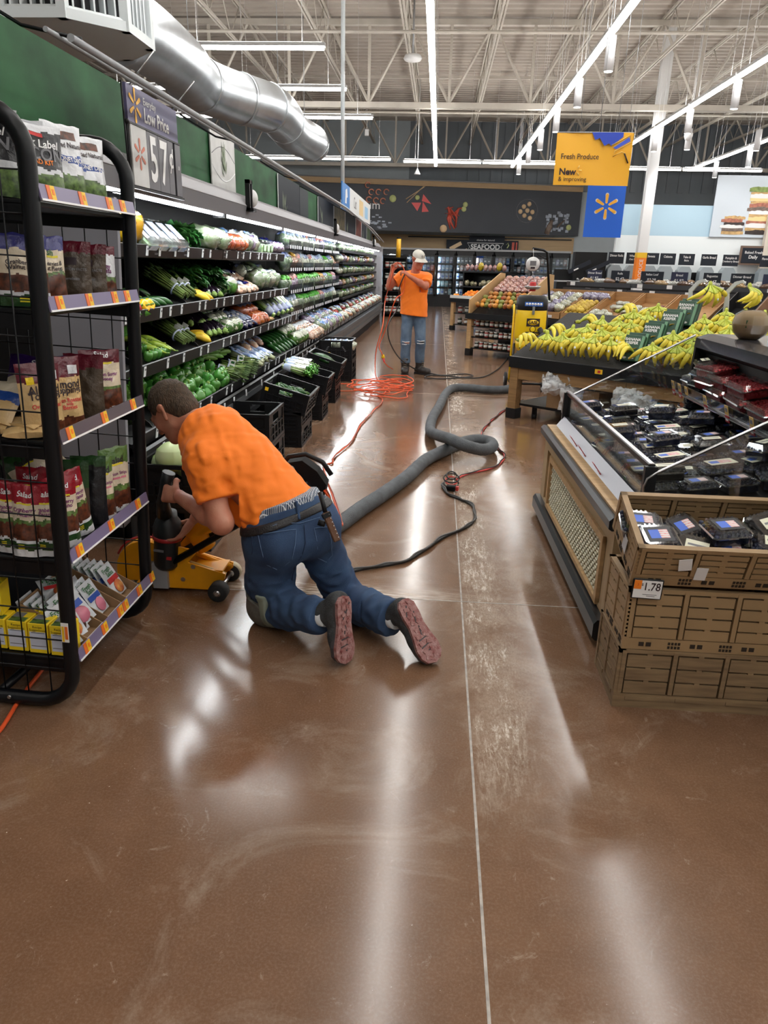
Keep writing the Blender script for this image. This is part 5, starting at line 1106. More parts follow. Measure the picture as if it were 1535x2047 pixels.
def b_head(r=.08,mt=None,lump=.12,leaves=True,film=False,seed=0):
    m=MB(); m.ell((0,0,r*.9),(r,r,r*.92),mt or V_CAB,16,11,lump=lump,seed=seed,fr=4); out=[('head',m)]
    if leaves:
        l=MB(); R=random.Random(seed)
        for i in range(5): a=i*1.256+seed; l.grid(lambda u,v:((r*1.04)*math.cos(a+(u-.5)*1.3)*math.sin(.5+v*1.6),(r*1.04)*math.sin(a+(u-.5)*1.3)*math.sin(.5+v*1.6),r*.9-r*1.0*math.cos(.5+v*1.6)*-1*-1 if False else r*.9+r*.96*math.cos(PI-.5-v*1.6)),4,4,mt if mt is V_CAB or mt is None else V_LEAFL,True)
        out.append(('outer_leaf',l))
    if film: f=MB(); f.ell((0,0,r*.9),(r*1.06,r*1.06,r*.97),FILMC,14,9,lump=.06,seed=seed+3,fr=6); f.tube([(0,0,r*1.8),(.01,0,r*2.05),(.02,.0,r*2.3)],[.012,.006,.016],FILMC,8); out.append(('wrap',f))
    return out
def b_bagged(w,d,h,inner,print_=None,seed=0,film=True,knot=True,band=.45):
    """soft bag lying down: lumpy filled body, a clear skin, a printed band and a gathered neck"""
    m=MB(); m.ell((0,0,h/2),(w/2*.94,d/2*.94,h/2*.94),inner,14,9,lump=.35,seed=seed,fr=2.6); out=[('contents',m)]
    if film: f=MB(); f.ell((0,0,h/2),(w/2,d/2,h/2),FILMC,14,9,lump=.33,seed=seed,fr=2.6); out.append(('film',f))
    if print_:
        p=MB()
        def fn(u,v):
            a=-.9+u*1.8; b=(v-.5)*band*2; x=math.sin(b); c=math.cos(b); dd=Vector((x,c*math.sin(a),c*math.cos(a))); k=1+.35*mnoise.noise(dd*2.6+Vector((seed*7.1,seed*3.3,0)))+.02; return (dd.x*w/2*k,dd.y*d/2*k,h/2+dd.z*h/2*k)
        p.grid(fn,10,6,print_,True); out.append(('printed_band',p))
    if knot: n=MB(); n.tube([(-w*.42,0,h*.5),(-w*.55,.0,h*.62),(-w*.68,.01,h*.8)],[.02,.008,.026],FILMC,7); out.append(('neck',n))
    return out
def b_tub(w,d,h,inner,lab):
    m=MB(); m.box((0,0,h*.4),(w*.92,d*.92,h*.7),inner,bev=.01); c=MB(); c.box((0,0,h/2),(w,d,h),FILMC,bev=.012); c.box((0,0,h*.82),(w*1.04,d*1.04,.006),FILMC); l=MB(); l.box((0,0,h+.002),(w*.6,d*.6,.001),lab); l.box((w/2+.002,0,h*.5),(.001,d*.7,h*.45),lab); return [('contents',m),('clear_tub',c),('label',l)]
PROTO={}
def veg(key,builder,name,label,cat,M,group,scale=1):
    if key not in PROTO:
        t=single(name,label,cat,builder(),group); PROTO[key]=t
    else: t=dup(PROTO[key],label=label,group=group)
    t.location=M.translation; t.rotation_euler=M.to_euler(); t.scale=(scale,)*3; return t
def on(k,x,y,dz=0):
    if k==3: x=min(-1.74,x+.08)
    return (x,y,tier_z(k,x)+.004+dz)
RV=random.Random(21)
SLP=[math.atan2(b[3]-b[1],b[0]-b[2]) for b in TIER]     # slope of each tier (down towards the aisle)
def place(k,x,y,rot=0,dz=0,roll=0): return tr(*on(k,x,y,dz))@ry(SLP[k])@rz(R_(rot))@rx(R_(roll))
def row(key,bd,name,lab,cat,group,k,ys,xs,rot=0,jit=10,dz=0,scale=1,sv=.1,shared=True):
    i=0
    for y in ys:
        for x in xs:
            veg(key+str(i%3) if callable(bd) and bd.__code__.co_argcount else key,(lambda i=i:bd(i%3)) if bd.__code__.co_argcount else bd,name,lab if shared else lab%ORD[i],cat,place(k,x+RV.uniform(-.015,.015),y+RV.uniform(-.012,.012),rot+RV.uniform(-jit,jit),dz),group,scale*RV.uniform(1-sv,1+sv)); i+=1
def heap(key,bd,name,lab,cat,group,k,y0,y1,x0,x1,layers,step,r,scale=1,rots=360,lying=True):
    i=0
    for L_ in range(layers):
        y=y0+L_*step*.35
        while y<y1-L_*step*.35:
            x=x0-L_*step*.4
            while x>x1+L_*step*.3:
                M=place(k,x+RV.uniform(-.2,.2)*step,y+RV.uniform(-.2,.2)*step,0,L_*r*1.35)@rz(RV.uniform(0,R_(rots)))@(rx(RV.uniform(-1.2,1.2)) if lying else Matrix.Identity(4))
                veg(key,bd,name,lab,cat,M,group,scale*RV.uniform(.9,1.1)); i+=1; x-=step
            y+=step
# --- deck (bottom tier)
heap('bell',b_bell,'bell_pepper','green bell pepper in the glossy heap on the bottom cooler tier','pepper','green bell peppers',3,4.55,5.95,-1.82,-2.30,2,.092,.045)
for i in range(4): veg('celb%d'%(i%2),lambda i=i:b_celery(i),'celery_bunch','pale green celery bunch standing beside the grey end panel','celery',tr(-1.80-.05*i,4.12+.10*i,.62)@rz(R_(-60))@ry(R_(-48)),'celery by the end panel')
for i in range(5): veg('brocc%d'%(i%2),lambda i=i:b_asp(30,.20,40+i,.14),'broccolini_bunch','bunch of broccolini with spreading stems on the bottom tier, %s along'%ORD[i],'vegetable',place(3,-1.98+.04*(i%2),6.0+.15*i,12+RV.uniform(-15,15),.03),'broccolini bunches')
for i in range(9): veg('cuc',lambda:b_long(.24,.024,V_ZUC,.01,False,.9),'cucumber','light green cucumber laid across behind the broccolini','cucumber',place(3,-2.12+.03*(i%4),6.05+.08*i,75+RV.uniform(-14,14),.06+.02*(i%2)),'light green cucumbers')
for i in range(8): veg('chb%d'%(i%3),lambda i=i:b_bagged(.26,.13,.10,V_CELW,FWB,i,True,True,.7),'celery_bag','blue and white bag of celery hearts on the bottom tier','bag',place(3,-1.86-.14*(i%2),6.85+.17*(i//2),-20+RV.uniform(-20,20),.02),'bags of celery hearts')
for i in range(5): veg('carb%d'%(i%2),lambda i=i:b_bagged(.26,.12,.08,V_SAL,FB,20+i,True,True,.3),'carrot_bag','carrot bag with blue print lying behind the celery hearts','bag',place(3,-2.0-.08*(i%2),7.15+.13*i,-35+RV.uniform(-12,12),.08),'carrot bags on the bottom tier')
for i in range(12): veg('cuc2',lambda:b_long(.27,.027,V_CUC,.008,False,.9),'cucumber','green cucumber in the slanted row before the cauliflower','cucumber',place(3,-1.88-.12*(i%2),7.95+.085*i,-30+RV.uniform(-8,8),.02+.03*(i%2)),'cucumbers on the bottom tier')
for i in range(12): veg('cau%d'%(i%2),lambda i=i:b_head(.085,V_CAU,.14,True,True,i),'cauliflower','film-wrapped cauliflower head on the bottom tier','cauliflower',place(3,-1.84-.18*(i%3),8.95+.17*(i//3),RV.uniform(0,360),.0),'wrapped cauliflower heads')
for i in range(10): veg('slm%d'%(i%2),lambda i=i:b_bagged(.30,.16,.12,V_SAL,FW,50+i,True,True,.3),'carrot_bag','orange and white carrot bag farther along the bottom tier','bag',place(3,-1.84-.16*(i%2),9.75+.2*(i//2),-25+RV.uniform(-15,15),.0),'orange carrot bags far along')
for i in range(16): veg('lett%d'%(i%3),lambda i=i:b_bagged(.26,.2,.16,(V_MIX,V_PURB,V_MIX)[i%3],(FWB,None,FB)[i%3],60+i,True,True,.4),'lettuce_bag','bagged lettuce on the bottom tier past the carrots','bag',place(3,-1.84-.2*(i%2),10.9+.26*(i//2),RV.uniform(-40,40),.0),'bagged lettuce far along')
for i in range(30): veg('fdk%d'%(i%4),lambda i=i:b_bagged(.24,.2,.12,(V_SAL,V_MIX,V_CAU,V_RED)[i%4],(FW,FB,None,FW)[i%4],70+i,True,False,.5),'vegetable_tray','small wrapped vegetable tray far along the bottom tier','tray',place(3,-1.84-.2*(i%2),13.1+.6*(i//2),RV.uniform(-30,30),.0),'wrapped trays at the far end')
# --- third tier (index 2)
for i in range(6): veg('rom%d'%(i%2),lambda i=i:b_leafy(16,.30,.15,V_LEAFL,i,V_CELW),'romaine_head','upright bright green leafy head beside the grey end panel','lettuce',tr(-2.0-.10*(i%3),4.35+.14*(i//3),1.02)@rz(R_(-70+20*i))@ry(R_(-60)),'leafy heads by the end panel')
for i in range(9): veg('banp',lambda:b_long(.16,.022,V_BAN,.006),'banana_pepper','yellow-green banana pepper on the third tier','pepper',place(2,-1.87-.09*(i%3),4.72+.09*(i//3),200+RV.uniform(-20,20),.02+.015*(i%2)),'banana peppers')
for i in range(10): veg('bell',b_bell,'bell_pepper','dark green pepper under the banana peppers on the third tier','pepper',place(2,-1.84-.1*(i%2),4.52+.08*(i//2),RV.uniform(0,360),.0),'dark peppers on the third tier',.75)
for i in range(3): veg('asp%d'%i,lambda i=i:b_asp(34,.28,i,.05),'asparagus_bunch','green asparagus bunch leaning on the third tier, %s of three'%('left','middle','right')[i],'asparagus',place(2,-1.86,5.28+.10*i,172+RV.uniform(-8,8),.01)@ry(R_(-10)),'asparagus bunches on the third tier')
for i in range(3): veg('sq',lambda:b_long(.17,.028,V_SQ,.012,True,.4),'yellow_squash','yellow squash beside the asparagus on the third tier','squash',place(2,-1.86-.03*i,5.66+.08*i,20+RV.uniform(-10,10),.0),'yellow squash on the third tier')
for i in range(8): veg('egg',b_egg,'eggplant','black eggplant on the third tier','eggplant',place(2,-1.90-.14*(i%2),5.88+.11*(i//2),150+RV.uniform(-25,25),.01+.03*(i%2)),'eggplants on the third tier')
for i in range(9): veg('cauf%d'%(i%2),lambda i=i:b_head(.07,V_CAU,.14,True,True,i+4),'cauliflower','small wrapped cauliflower on the third tier','cauliflower',place(2,-1.87-.14*(i%3),6.38+.15*(i//3),RV.uniform(0,360),.0),'wrapped cauliflower on the third tier')
for i in range(5): veg('nvb%d'%(i%2),lambda i=i:b_bagged(.28,.14,.10,FNV,FB,30+i,True,True,.6),'carrot_bag','navy blue produce bag on the third tier','bag',place(2,-1.92-.08*(i%2),6.85+.11*i,-15+RV.uniform(-15,15),.0),'navy bags on the third tier')
for i in range(8): veg('orb%d'%(i%2),lambda i=i:b_bagged(.24,.14,.12,V_CAR,FB if i%2 else None,40+i,True,True,.35),'carrot_bag','orange bag of baby carrots on the third tier','bag',place(2,-1.88-.13*(i%2),7.3+.12*(i//2),RV.uniform(-30,30),.0+.05*(i%2)),'baby carrot bags on the third tier')
for i in range(12): 
    veg('gin%d'%(i%2),lambda i=i:[('root',(lambda m:(m.ell((0,0,.025),(.045,.022,.022),V_GIN,10,6,lump=.4,seed=i,fr=4),m.ell((.03,.02,.028),(.02,.025,.018),V_GIN,8,6),m)[-1])(MB()))],'ginger_root','knobbly tan ginger root at the tier rail','ginger',place(2,-1.84-.07*(i%3),7.86+.07*(i//3),RV.uniform(0,360),.0),'ginger roots')
for i in range(9): veg('cls%d'%(i%2),lambda i=i:b_celery(i+7,FB),'celery_bunch','celery bunch in a blue printed sleeve on the third tier','celery',place(2,-1.84-.05*(i%2),8.2+.13*i,165+RV.uniform(-12,12),.02)@ry(R_(-16)),'sleeved celery on the third tier')
# --- second tier (index 1)
for i in range(4): veg('bellY',lambda:b_bell(V_YP),'bell_pepper','yellow pepper at the near end of the second tier','pepper',place(1,-1.90-.09*(i%2),4.58+.09*(i//2),RV.uniform(0,360),.0)@rx(.9),'yellow peppers')
for i in range(2): veg('bellR',lambda:b_bell(V_RED),'bell_pepper','red pepper behind the rack post on the second tier','pepper',place(1,-1.90-.09*i,4.44,RV.uniform(0,360),.0)@rx(.9),'red peppers')
for i in range(6): veg('pob',lambda:b_long(.17,.024,V_CUC,.006),'poblano_pepper','dark green poblano pepper on the second tier','pepper',place(1,-1.93-.16*(i%2),4.82+.12*(i//2),30+RV.uniform(-10,10),.0),'poblano peppers')
for i in range(3): veg('asp%d'%i,None,'asparagus_bunch','tagged asparagus bunch on the second tier, %s of three'%('left','middle','right')[i],'asparagus',place(1,-1.90,5.42+.12*i,176+RV.uniform(-8,8),.02)@ry(R_(-14)),'asparagus bunches on the second tier')
for i in range(4): veg('sq',None,'yellow_squash','yellow squash at the second tier rail','squash',place(1,-1.90-.06*(i%2),5.82+.09*(i//2),25+RV.uniform(-12,12),.0),'yellow squash on the second tier')
for i in range(6): veg('egg',None,'eggplant','black eggplant at the second tier rail','eggplant',place(1,-1.93-.13*(i%2),6.05+.12*(i//2),140+RV.uniform(-20,20),.0),'eggplants on the second tier',.9)
for i in range(6): veg('chard%d'%(i%3),lambda i=i:b_leafy(18,.34,.12,V_LEAF,20+i,V_BAN),'chard_bunch','dark green leafy bunch with yellow stems on the second tier','greens',place(1,-2.28+.02*i,5.85+.14*i,-15+RV.uniform(-20,20),.06),'leafy bunches on the second tier')
for i in range(3): veg('caug%d'%i,lambda i=i:b_head(.085,V_CAU,.12,True,True,i+9),'cauliflower','white cauliflower in film on the second tier','cauliflower',place(1,-1.95-.14*(i%2),6.52+.13*i,0,.0),'wrapped cauliflower on the second tier')
for i in range(10): veg('cbn%d'%(i%3),lambda i=i:b_bagged(.30,.14,.09,V_SAL,(FNV,FB,None)[i%3],80+i,True,True,.28),'carrot_bag','carrot bag with navy print on the second tier','bag',place(1,-1.96-.17*(i%2),6.9+.17*(i//2),-20+RV.uniform(-12,12),.0+.04*(i%2)),'carrot bags on the second tier')
for i in range(8): veg('grb%d'%(i%3),lambda i=i:b_bagged(.24,.2,.2,(V_MIX,V_CAU,V_MIX)[i%3],(None,FWB,FG)[i%3],90+i,True,True,.35),'salad_bag','clear and green bag of lettuce on the second tier','bag',place(1,-1.97-.18*(i%2),7.85+.24*(i//2),RV.uniform(-50,50),.0),'lettuce bags on the second tier')
# --- top tier (index 0)
for i in range(4): veg('mini%d'%(i%2),lambda i=i:b_bagged(.2,.15,.20,(V_YP,V_CAR)[i%2],None,100+i),'pepper_bag','bag of yellow and orange mini peppers at the near end of the top tier','bag',place(0,-1.99-.15*(i%2),4.55+.14*(i//2),RV.uniform(-30,30),.0),'mini pepper bags',1.25)
for i in range(4): veg('trayk%d'%(i%2),lambda i=i:b_tub(.2,.17,.10,(V_MIX,V_SAL)[i%2],FWB),'salad_tray','clear salad kit tray with a blue and white label on the top tier, %s along'%ORD[i],'tray',place(0,-1.99,4.86+.18*i,0,.03)@ry(R_(38)),'salad kit trays',1.15)
for i in range(8): veg('kale%d'%(i%3),lambda i=i:b_leafy(20,.22,.13,V_LEAF,33+i),'kale_bunch','dark green kale bunch on the top tier','greens',place(0,-2.2+.03*(i%2),5.55+.10*i,-10+RV.uniform(-30,30),.02),'kale bunches',1.15)
for i in range(4): veg('grlb%d'%(i%2),lambda i=i:b_bagged(.26,.2,.16,V_MIX,None,110+i),'salad_bag','clear bag of green lettuce hanging over the top tier rail','bag',place(0,-1.97-.06*(i%2),6.15+.15*i,RV.uniform(-30,30),.0),'lettuce bags on the top tier',1.25)
for i in range(9): veg('orb%d'%(i%2),None,'carrot_bag','orange carrot bag on the top tier','bag',place(0,-1.99-.14*(i%2),6.62+.14*(i//2),RV.uniform(-40,40),.0+.03*(i%2)),'orange carrot bags on the top tier',1.35)
for i in range(8): veg('whp%d'%(i%3),lambda i=i:b_bagged(.2,.16,.16,(V_CAU,V_PURB,V_MIX)[i%3],(FW,FWB,None)[i%3],120+i),'vegetable_bag','white and purple vegetable bag on the top tier','bag',place(0,-1.99-.14*(i%2),7.3+.17*(i//2),RV.uniform(-40,40),.0),'white vegetable bags on the top tier',1.25)
for i in range(6): veg('spr%d'%(i%2),lambda i=i:b_tub(.16,.12,.12,V_MIX,FG),'sprout_box','clear box of sprouts on the top tier','box',place(0,-1.99-.15*(i%2),8.1+.17*(i//2),0,.0),'sprout boxes',1.25)
for i in range(5): veg('pkt%d'%(i%2),lambda i=i:b_bagged(.18,.16,.13,V_PURB,FNV,130+i),'vegetable_bag','purple vegetable bag at the end of the black-railed top tier','bag',place(0,-1.99-.1*(i%2),8.62+.11*i,0,.0),'purple vegetable bags',1.25)
# blue bags leaning at the back of the top tier
for i in range(5): veg('nvb%d'%(i%2),None,'carrot_bag','navy bag leaning at the back of the top tier','bag',place(0,-2.42,5.7+.5*i,80,.04)@ry(.5),'navy bags at the back of the top tier',.9)
# --- far sections: stacked clear bins of salad bags, then narrow shelves of small packs
BIN=clear('bin_acrylic',(.95,.97,.98),.12,.05)
def salad_bin(x,y,z,i):
    t=thing('salad_bin','clear acrylic bin on the cooler back wall, %s column, %s row up'%(ORD[int((y-9.6)/.95)],ORD[i]),'bin',(x,y,z),0,'acrylic salad bins')
    m=MB(); m.bb((-.30,-.42,0),(.0,.42,.008),BIN); m.bb((-.004,-.42,0),(.0,.42,.11),BIN); m.bb((-.30,-.424,0),(0,-.418,.16),BIN); m.bb((-.30,.418,0),(0,.424,.16),BIN); m.build('bin',t,True)
    q=MB(); 
    for k in range(6): q.box((.004,-.35+.14*k,.025),(.003,.05,.04),TAGW)
    q.build('tag_row',t,True)
FBR=vmat('bag_bright_white',srgb(240,244,246),.25,var=.25,vscale=9,c2=srgb(150,180,214)); FLM=vmat('bag_lime',srgb(110,214,70),.3,var=.35,vscale=16); FRB=vmat('bag_red',srgb(206,56,46),.3,var=.4,vscale=12,c2=srgb(240,236,230)); FOR=vmat('bag_amber',srgb(226,170,70),.3,var=.5,vscale=14)
pal=[(V_MIX,FWB),(V_CAU,FBR),(V_MIX,FLM),(V_PURB,FRB),(V_MIX,FB),(V_SAL,FOR)]
ci=0
for c in range(5):
    yc=9.75+.95*c
    for r_ in range(4):
        z=.92+.27*r_; salad_bin(-1.86,yc,z,r_)
        for k in range(4):
            p=pal[(c*3+r_*2+k//2)%6]
            if c in(1,2): p=(V_MIX,FLM) if r_<2 else (V_CAU,(FBR,FB,FRB,FBR)[(k+r_)%4])
            veg('sbag%d'%pal.index(p) if p in pal else 'sb'+p[1].name,lambda p=p:b_bagged(.16,.19,.20,p[0],p[1],len(PROTO),True,False,.75),'salad_bag','bagged salad standing in a clear cooler bin','bag',tr(-1.98,yc-.31+.205*k,z+.012)@rz(R_(90+RV.uniform(-12,12)))@rz(R_(90)),'bagged salads in the clear bins',RV.uniform(.92,1.08)); ci+=1
for r_ in range(5):
    z=.92+.22*r_
    m=MB(); m.bb((-2.6,14.45,z-.02),(-1.86,22.3,z),CASE); m.bb((-1.862,14.45,z-.03),(-1.85,22.3,z+.012),RAILK); m.build('far_shelf',COOL)
    y=14.6; i=0
    while y<22.1:
        p=(pal+[(V_CAU,None),(V_MIX,None)])[(i*5+r_*3)%8]
        veg('fp%d'%((i*5+r_*3)%8),lambda p=p:b_bagged(.14,.16,.13,p[0],p[1],140+len(PROTO),True,False,.6),'salad_pack','small wrapped salad pack on the far cooler shelves','pack',tr(-1.95-.05*(i%2),y,z+.004)@rz(R_(90+RV.uniform(-30,30))),'small packs on the far cooler shelves',RV.uniform(.95,1.3)); y+=.27; i+=1
MB().bb((-2.5,14.5,2.0),(-2.4,22.2,2.05),LED).build('led_strip',COOL)
# --- what is in the black crates
veg('cab',lambda:b_head(.095,V_CAB,.05,True,False,2),'cabbage','pale green cabbage on the black crate beside the kneeling man face'.replace(' man face',' man'),'cabbage',tr(-1.45,3.82,.44),'cabbages in the black crate')
for i in range(5): veg('cab',None,'cabbage','pale cabbage behind the front one in the black crate','cabbage',tr(-1.50+.12*(i%2),3.86+.07*(i//2),.40),'more cabbages in the black crate',.9)
def crate_fill(key,bd,name,lab,cat,grp,n,x0,x1,yc0,yc1,zf,rot,jr,sc=1):
    for i in range(n):
        x=RV.uniform(x0,x1); y=RV.uniform(yc0,yc1); veg(key if bd is None or not bd.__code__.co_argcount else key,bd,name,lab,cat,tr(x,y,zf(x)+RV.uniform(0,.03))@ry(zf.t)@rz(R_(rot+RV.uniform(-jr,jr))),grp,sc*RV.uniform(.9,1.1))
class ZF:
    def __init__(s,xa,za,xb,zb): s.a,s.b,s.c,s.d=xa,za,xb,zb; s.t=math.atan2(za-zb,xb-xa)
    def __call__(s,x): return s.b+(s.d-s.b)*(x-s.a)/(s.c-s.a)
crate_fill('jal',lambda:b_long(.10,.016,V_CUC,.004,True,.7),'jalapeno','small green jalapeno in the second tipped crate','pepper','jalapenos in the tipped crate',70,-1.46,-1.20,6.28,6.66,ZF(-1.5,.475,-1.14,.375),0,180,1.0)
for i in range(7): veg('cls2%d'%(i%2),lambda i=i:b_celery(i+3,FWB),'celery_bunch','celery bunch in a blue and white sleeve in the third tipped crate, %s'%ORD[i],'celery',tr(-1.58+.02*(i%2),7.42+.055*i,.52+.02*(i%3))@ry(R_(13))@rz(R_(-8+RV.uniform(-6,6))),'sleeved celery in the third crate',.95)
crate_fill('cuc2',None,'cucumber','dark cucumber in the fourth tipped crate','cucumber','cucumbers in the fourth crate',14,-1.42,-1.26,8.5,8.78,ZF(-1.54,.50,-1.16,.39),0,30,.95)
for i in range(5): veg('grb1',None,'salad_bag','pale lettuce bag in the farthest tall black crate','bag',tr(-1.52+.08*i,10.2+.07*(i%2),.40),'lettuce bags in the farthest crate',.8)
for i in range(4): veg('bell',None,'bell_pepper','green pepper lying in the flat open black crate','pepper',tr(-1.55+.07*i,5.35+.05*i,.262)@rx(1.2),'peppers in the flat crate',.7)
# ================================================================= berry case on the right
TANP=mat('berry_case_tan',srgb(174,148,110),.45,var=.06,vscale=5); TANW=mat('wood_light',srgb(186,152,108),.5,var=.2,vscale=5,stretch=(.6,6,6)); WOOD=mat('table_wood',srgb(150,116,76),.5,var=.3,vscale=4,stretch=(1,8,8)); WEAVE=mat('weave_cream',srgb(196,190,164),.5,var=.1,vscale=20); GLASSP=clear('glass_pane',(.93,.96,.96),.10,.02); BUMP=mat('bumper_black',(.012,.013,.015),.3)
BC=thing('berry_case','low tan berry display case with black bumpers, glass front and black back tower','display case',(.752,4.68,0),R_(1.15)); BM=wm(BC)
LN=1.80
def lb(m,a,b,mt,bev=0): return m.bb(a,b,mt,M=BM,bev=bev)
m=MB(); lb(m,(.03,-LN,.0),(1.45,0,.10),BLACK); lb(m,(.02,-LN,.10),(1.40,0,.56),TANP); m.build('carcass',BC)
m=MB(); 
for a,b in(((0,-LN,.10),(.02,-LN+.10,.55)),((0,-.12,.10),(.02,0,.55)),((0,-LN+.10,.10),(.02,-.12,.15)),((0,-LN+.1,.47),(.02,-.12,.55))): lb(m,a,b,TANP)
m.build('face_frame',BC)
m=MB()
for a,b in(((-.014,-LN+.12,.15),(.004,-LN+.155,.46)),((-.014,-.30,.15),(.004,-.265,.46)),((-.014,-LN+.12,.435),(.004,-.265,.47)),((-.014,-LN+.12,.14),(.004,-.265,.165))): lb(m,a,b,TANW)
m.build('panel_frame',BC)
m=MB(); lb(m,(.008,-LN+.15,.16),(.016,-.30,.44),mat('weave_back',srgb(120,112,92),.7))
m.build('weave_backing',BC)
m=MB(); R=random.Random(2)
for i in range(14):
    for j in range(31):
        y=-LN+.175+j*.046+(i%2)*.023; z=.172+i*.0195
        if y<-.31: m.box((.005,y,z),(.010,.036,.014),WEAVE,M=BM,bev=.004)
o=m.build('weave_blocks',BC); o['kind']='stuff'
m=MB(); m.prism([(-.045,.045),(-.03,.03),(.02,.03),(.02,.13),(-.03,.13),(-.045,.11)],LN+.04,BUMP,M=BM@frame((0,.02,0),(1,0,0),(0,0,1))); m.build('lower_bumper',BC)
m=MB(); m.prism([(-.035,.555),(-.02,.545),(.02,.55),(.02,.60),(-.02,.605),(-.035,.59)],LN+.04,BUMP,M=BM@frame((0,.02,0),(1,0,0),(0,0,1))); m.build('top_bumper',BC)
m=MB(); lb(m,(.0,-LN,.598),(.07,0,.612),TANW); m.build('wood_ledge',BC)
m=MB(); m.prism([(.055,.612),(.10,.672),(.106,.668),(.068,.612)],LN-.04,mat('rail_silver',srgb(176,178,190),.3),M=BM@frame((0,-.02,0),(1,0,0),(0,0,1))); pr_=m.build('price_rail',BC)
for y in(-.62,-.85,-1.20):
    m=MB(); T=BM@tr(.060,y,.628)@ry(R_(-38)); m.box((0,0,-.006),(.004,.045,.028),REDP,M=T)
    for a,b in(((0,-.022,.01),(.003,-.018,.06)),((0,.018,.01),(.003,.022,.06)),((0,-.022,.056),(.003,.022,.06))): m.bb(a,b,REDP,M=T)
    m.box((-.003,0,-.006),(.001,.03,.012),OFFW,M=T); m.build('red_tag_holder',pr_)
lb(MB(),(.108,-LN+.02,.63),(.114,-.02,.815),GLASSP).build('glass_front',BC)
m=MB(); lb(m,(.10,-LN+.01,.812),(.128,-.01,.832),BUMP); lb(m,(.104,-LN+.01,.832),(.124,-.01,.836),STEEL); m.build('glass_rail',BC)
for y in(-.015,-LN+.005): m=MB(); lb(m,(.085,y-.012,.60),(.135,y+.012,.825),BUMP); m.build('glass_post',BC)
m=MB(); m.prism([(.115,.60),(.95,.72),(.95,.735),(.115,.63)],LN,BLACK,M=BM@frame((0,0,0),(1,0,0),(0,0,1))); m.build('sloped_deck',BC)
tw=[(.93,.55),(.93,1.10),(.86,1.135),(.865,1.19),(.93,1.215),(1.40,1.215),(1.45,1.15),(1.45,.1),(.95,.1)]
m=MB(); m.prism(tw,LN+1.0,BLACK,M=BM@frame((0,0,0),(1,0,0),(0,0,1))); m.build('tower',BC)
m=MB(); m.prism([(.858,1.14),(.863,1.192),(.93,1.217),(1.40,1.217),(1.40,1.224),(.92,1.224),(.852,1.196),(.848,1.14)],LN+.9,mat('tower_top_gloss',srgb(70,70,76),.12,metal=.5),M=BM@frame((0,-.12,0),(1,0,0),(0,0,1))); m.build('tower_top',BC)
m=MB(); m.prism([(.84,.60),(.865,1.19),(.93,1.214),(1.45,1.214),(1.45,.60)],.03,BLACK,M=BM@frame((0,0,0),(1,0,0),(0,0,1))); m.build('tower_end_panel',BC)
m=MB(); m.prism([(.77,.885),(.95,.925),(.95,.91),(.77,.87)],LN+.4,BLACK,M=BM@frame((0,-.06,0),(1,0,0),(0,0,1))); shf=m.build('tower_shelf',BC)
m=MB(); m.prism([(.762,.865),(.745,.925),(.750,.927),(.768,.868)],LN+.4,clear('rail_smoke',(.55,.57,.6),.12,.05),M=BM@frame((0,-.06,0),(1,0,0),(0,0,1))); lb(m,(.748,-LN-.4,.862),(.764,-.06,.868),STEEL); m.build('shelf_rail',shf)
for i,y in enumerate((-.08,-.20,-.32,-.62,-.92,-1.22,-1.5)):
    m=MB(); T=BM@tr(.744,y,.89)@ry(R_(-16))
    if i!=2: m.box((0,0,-.03),(.004,.05,.035),REDP,M=T); m.box((-.003,0,-.032),(.001,.03,.012),OFFW,M=T)
    m.box((0,0,.018),(.003,.044,.05),mat('tag_gold',srgb(206,170,100),.45),M=T); m.box((-.002,0,.02),(.001,.026,.02),T_GREY,M=T); m.build('red_tag_holder',shf)
for y in(.004,-LN-.004):
    pts=[(.10,y,.66),(.088,y,.74),(.098,y,.775),(.13,y,.80),(.86,y,1.205)]
    m=MB(); m.tube([BM@Vector(p) for p in pts],.0065,STEEL,8); m.build('divider_rod',BC)
    m=MB(); m.prism([(.10,.64),(.09,.74),(.10,.775),(.13,.80),(.86,1.2),(.93,1.2),(.93,.72)],.004,GLASSP,M=BM@frame((0,y+.002,0),(1,0,0),(0,0,1))); m.build('acrylic_divider',BC)
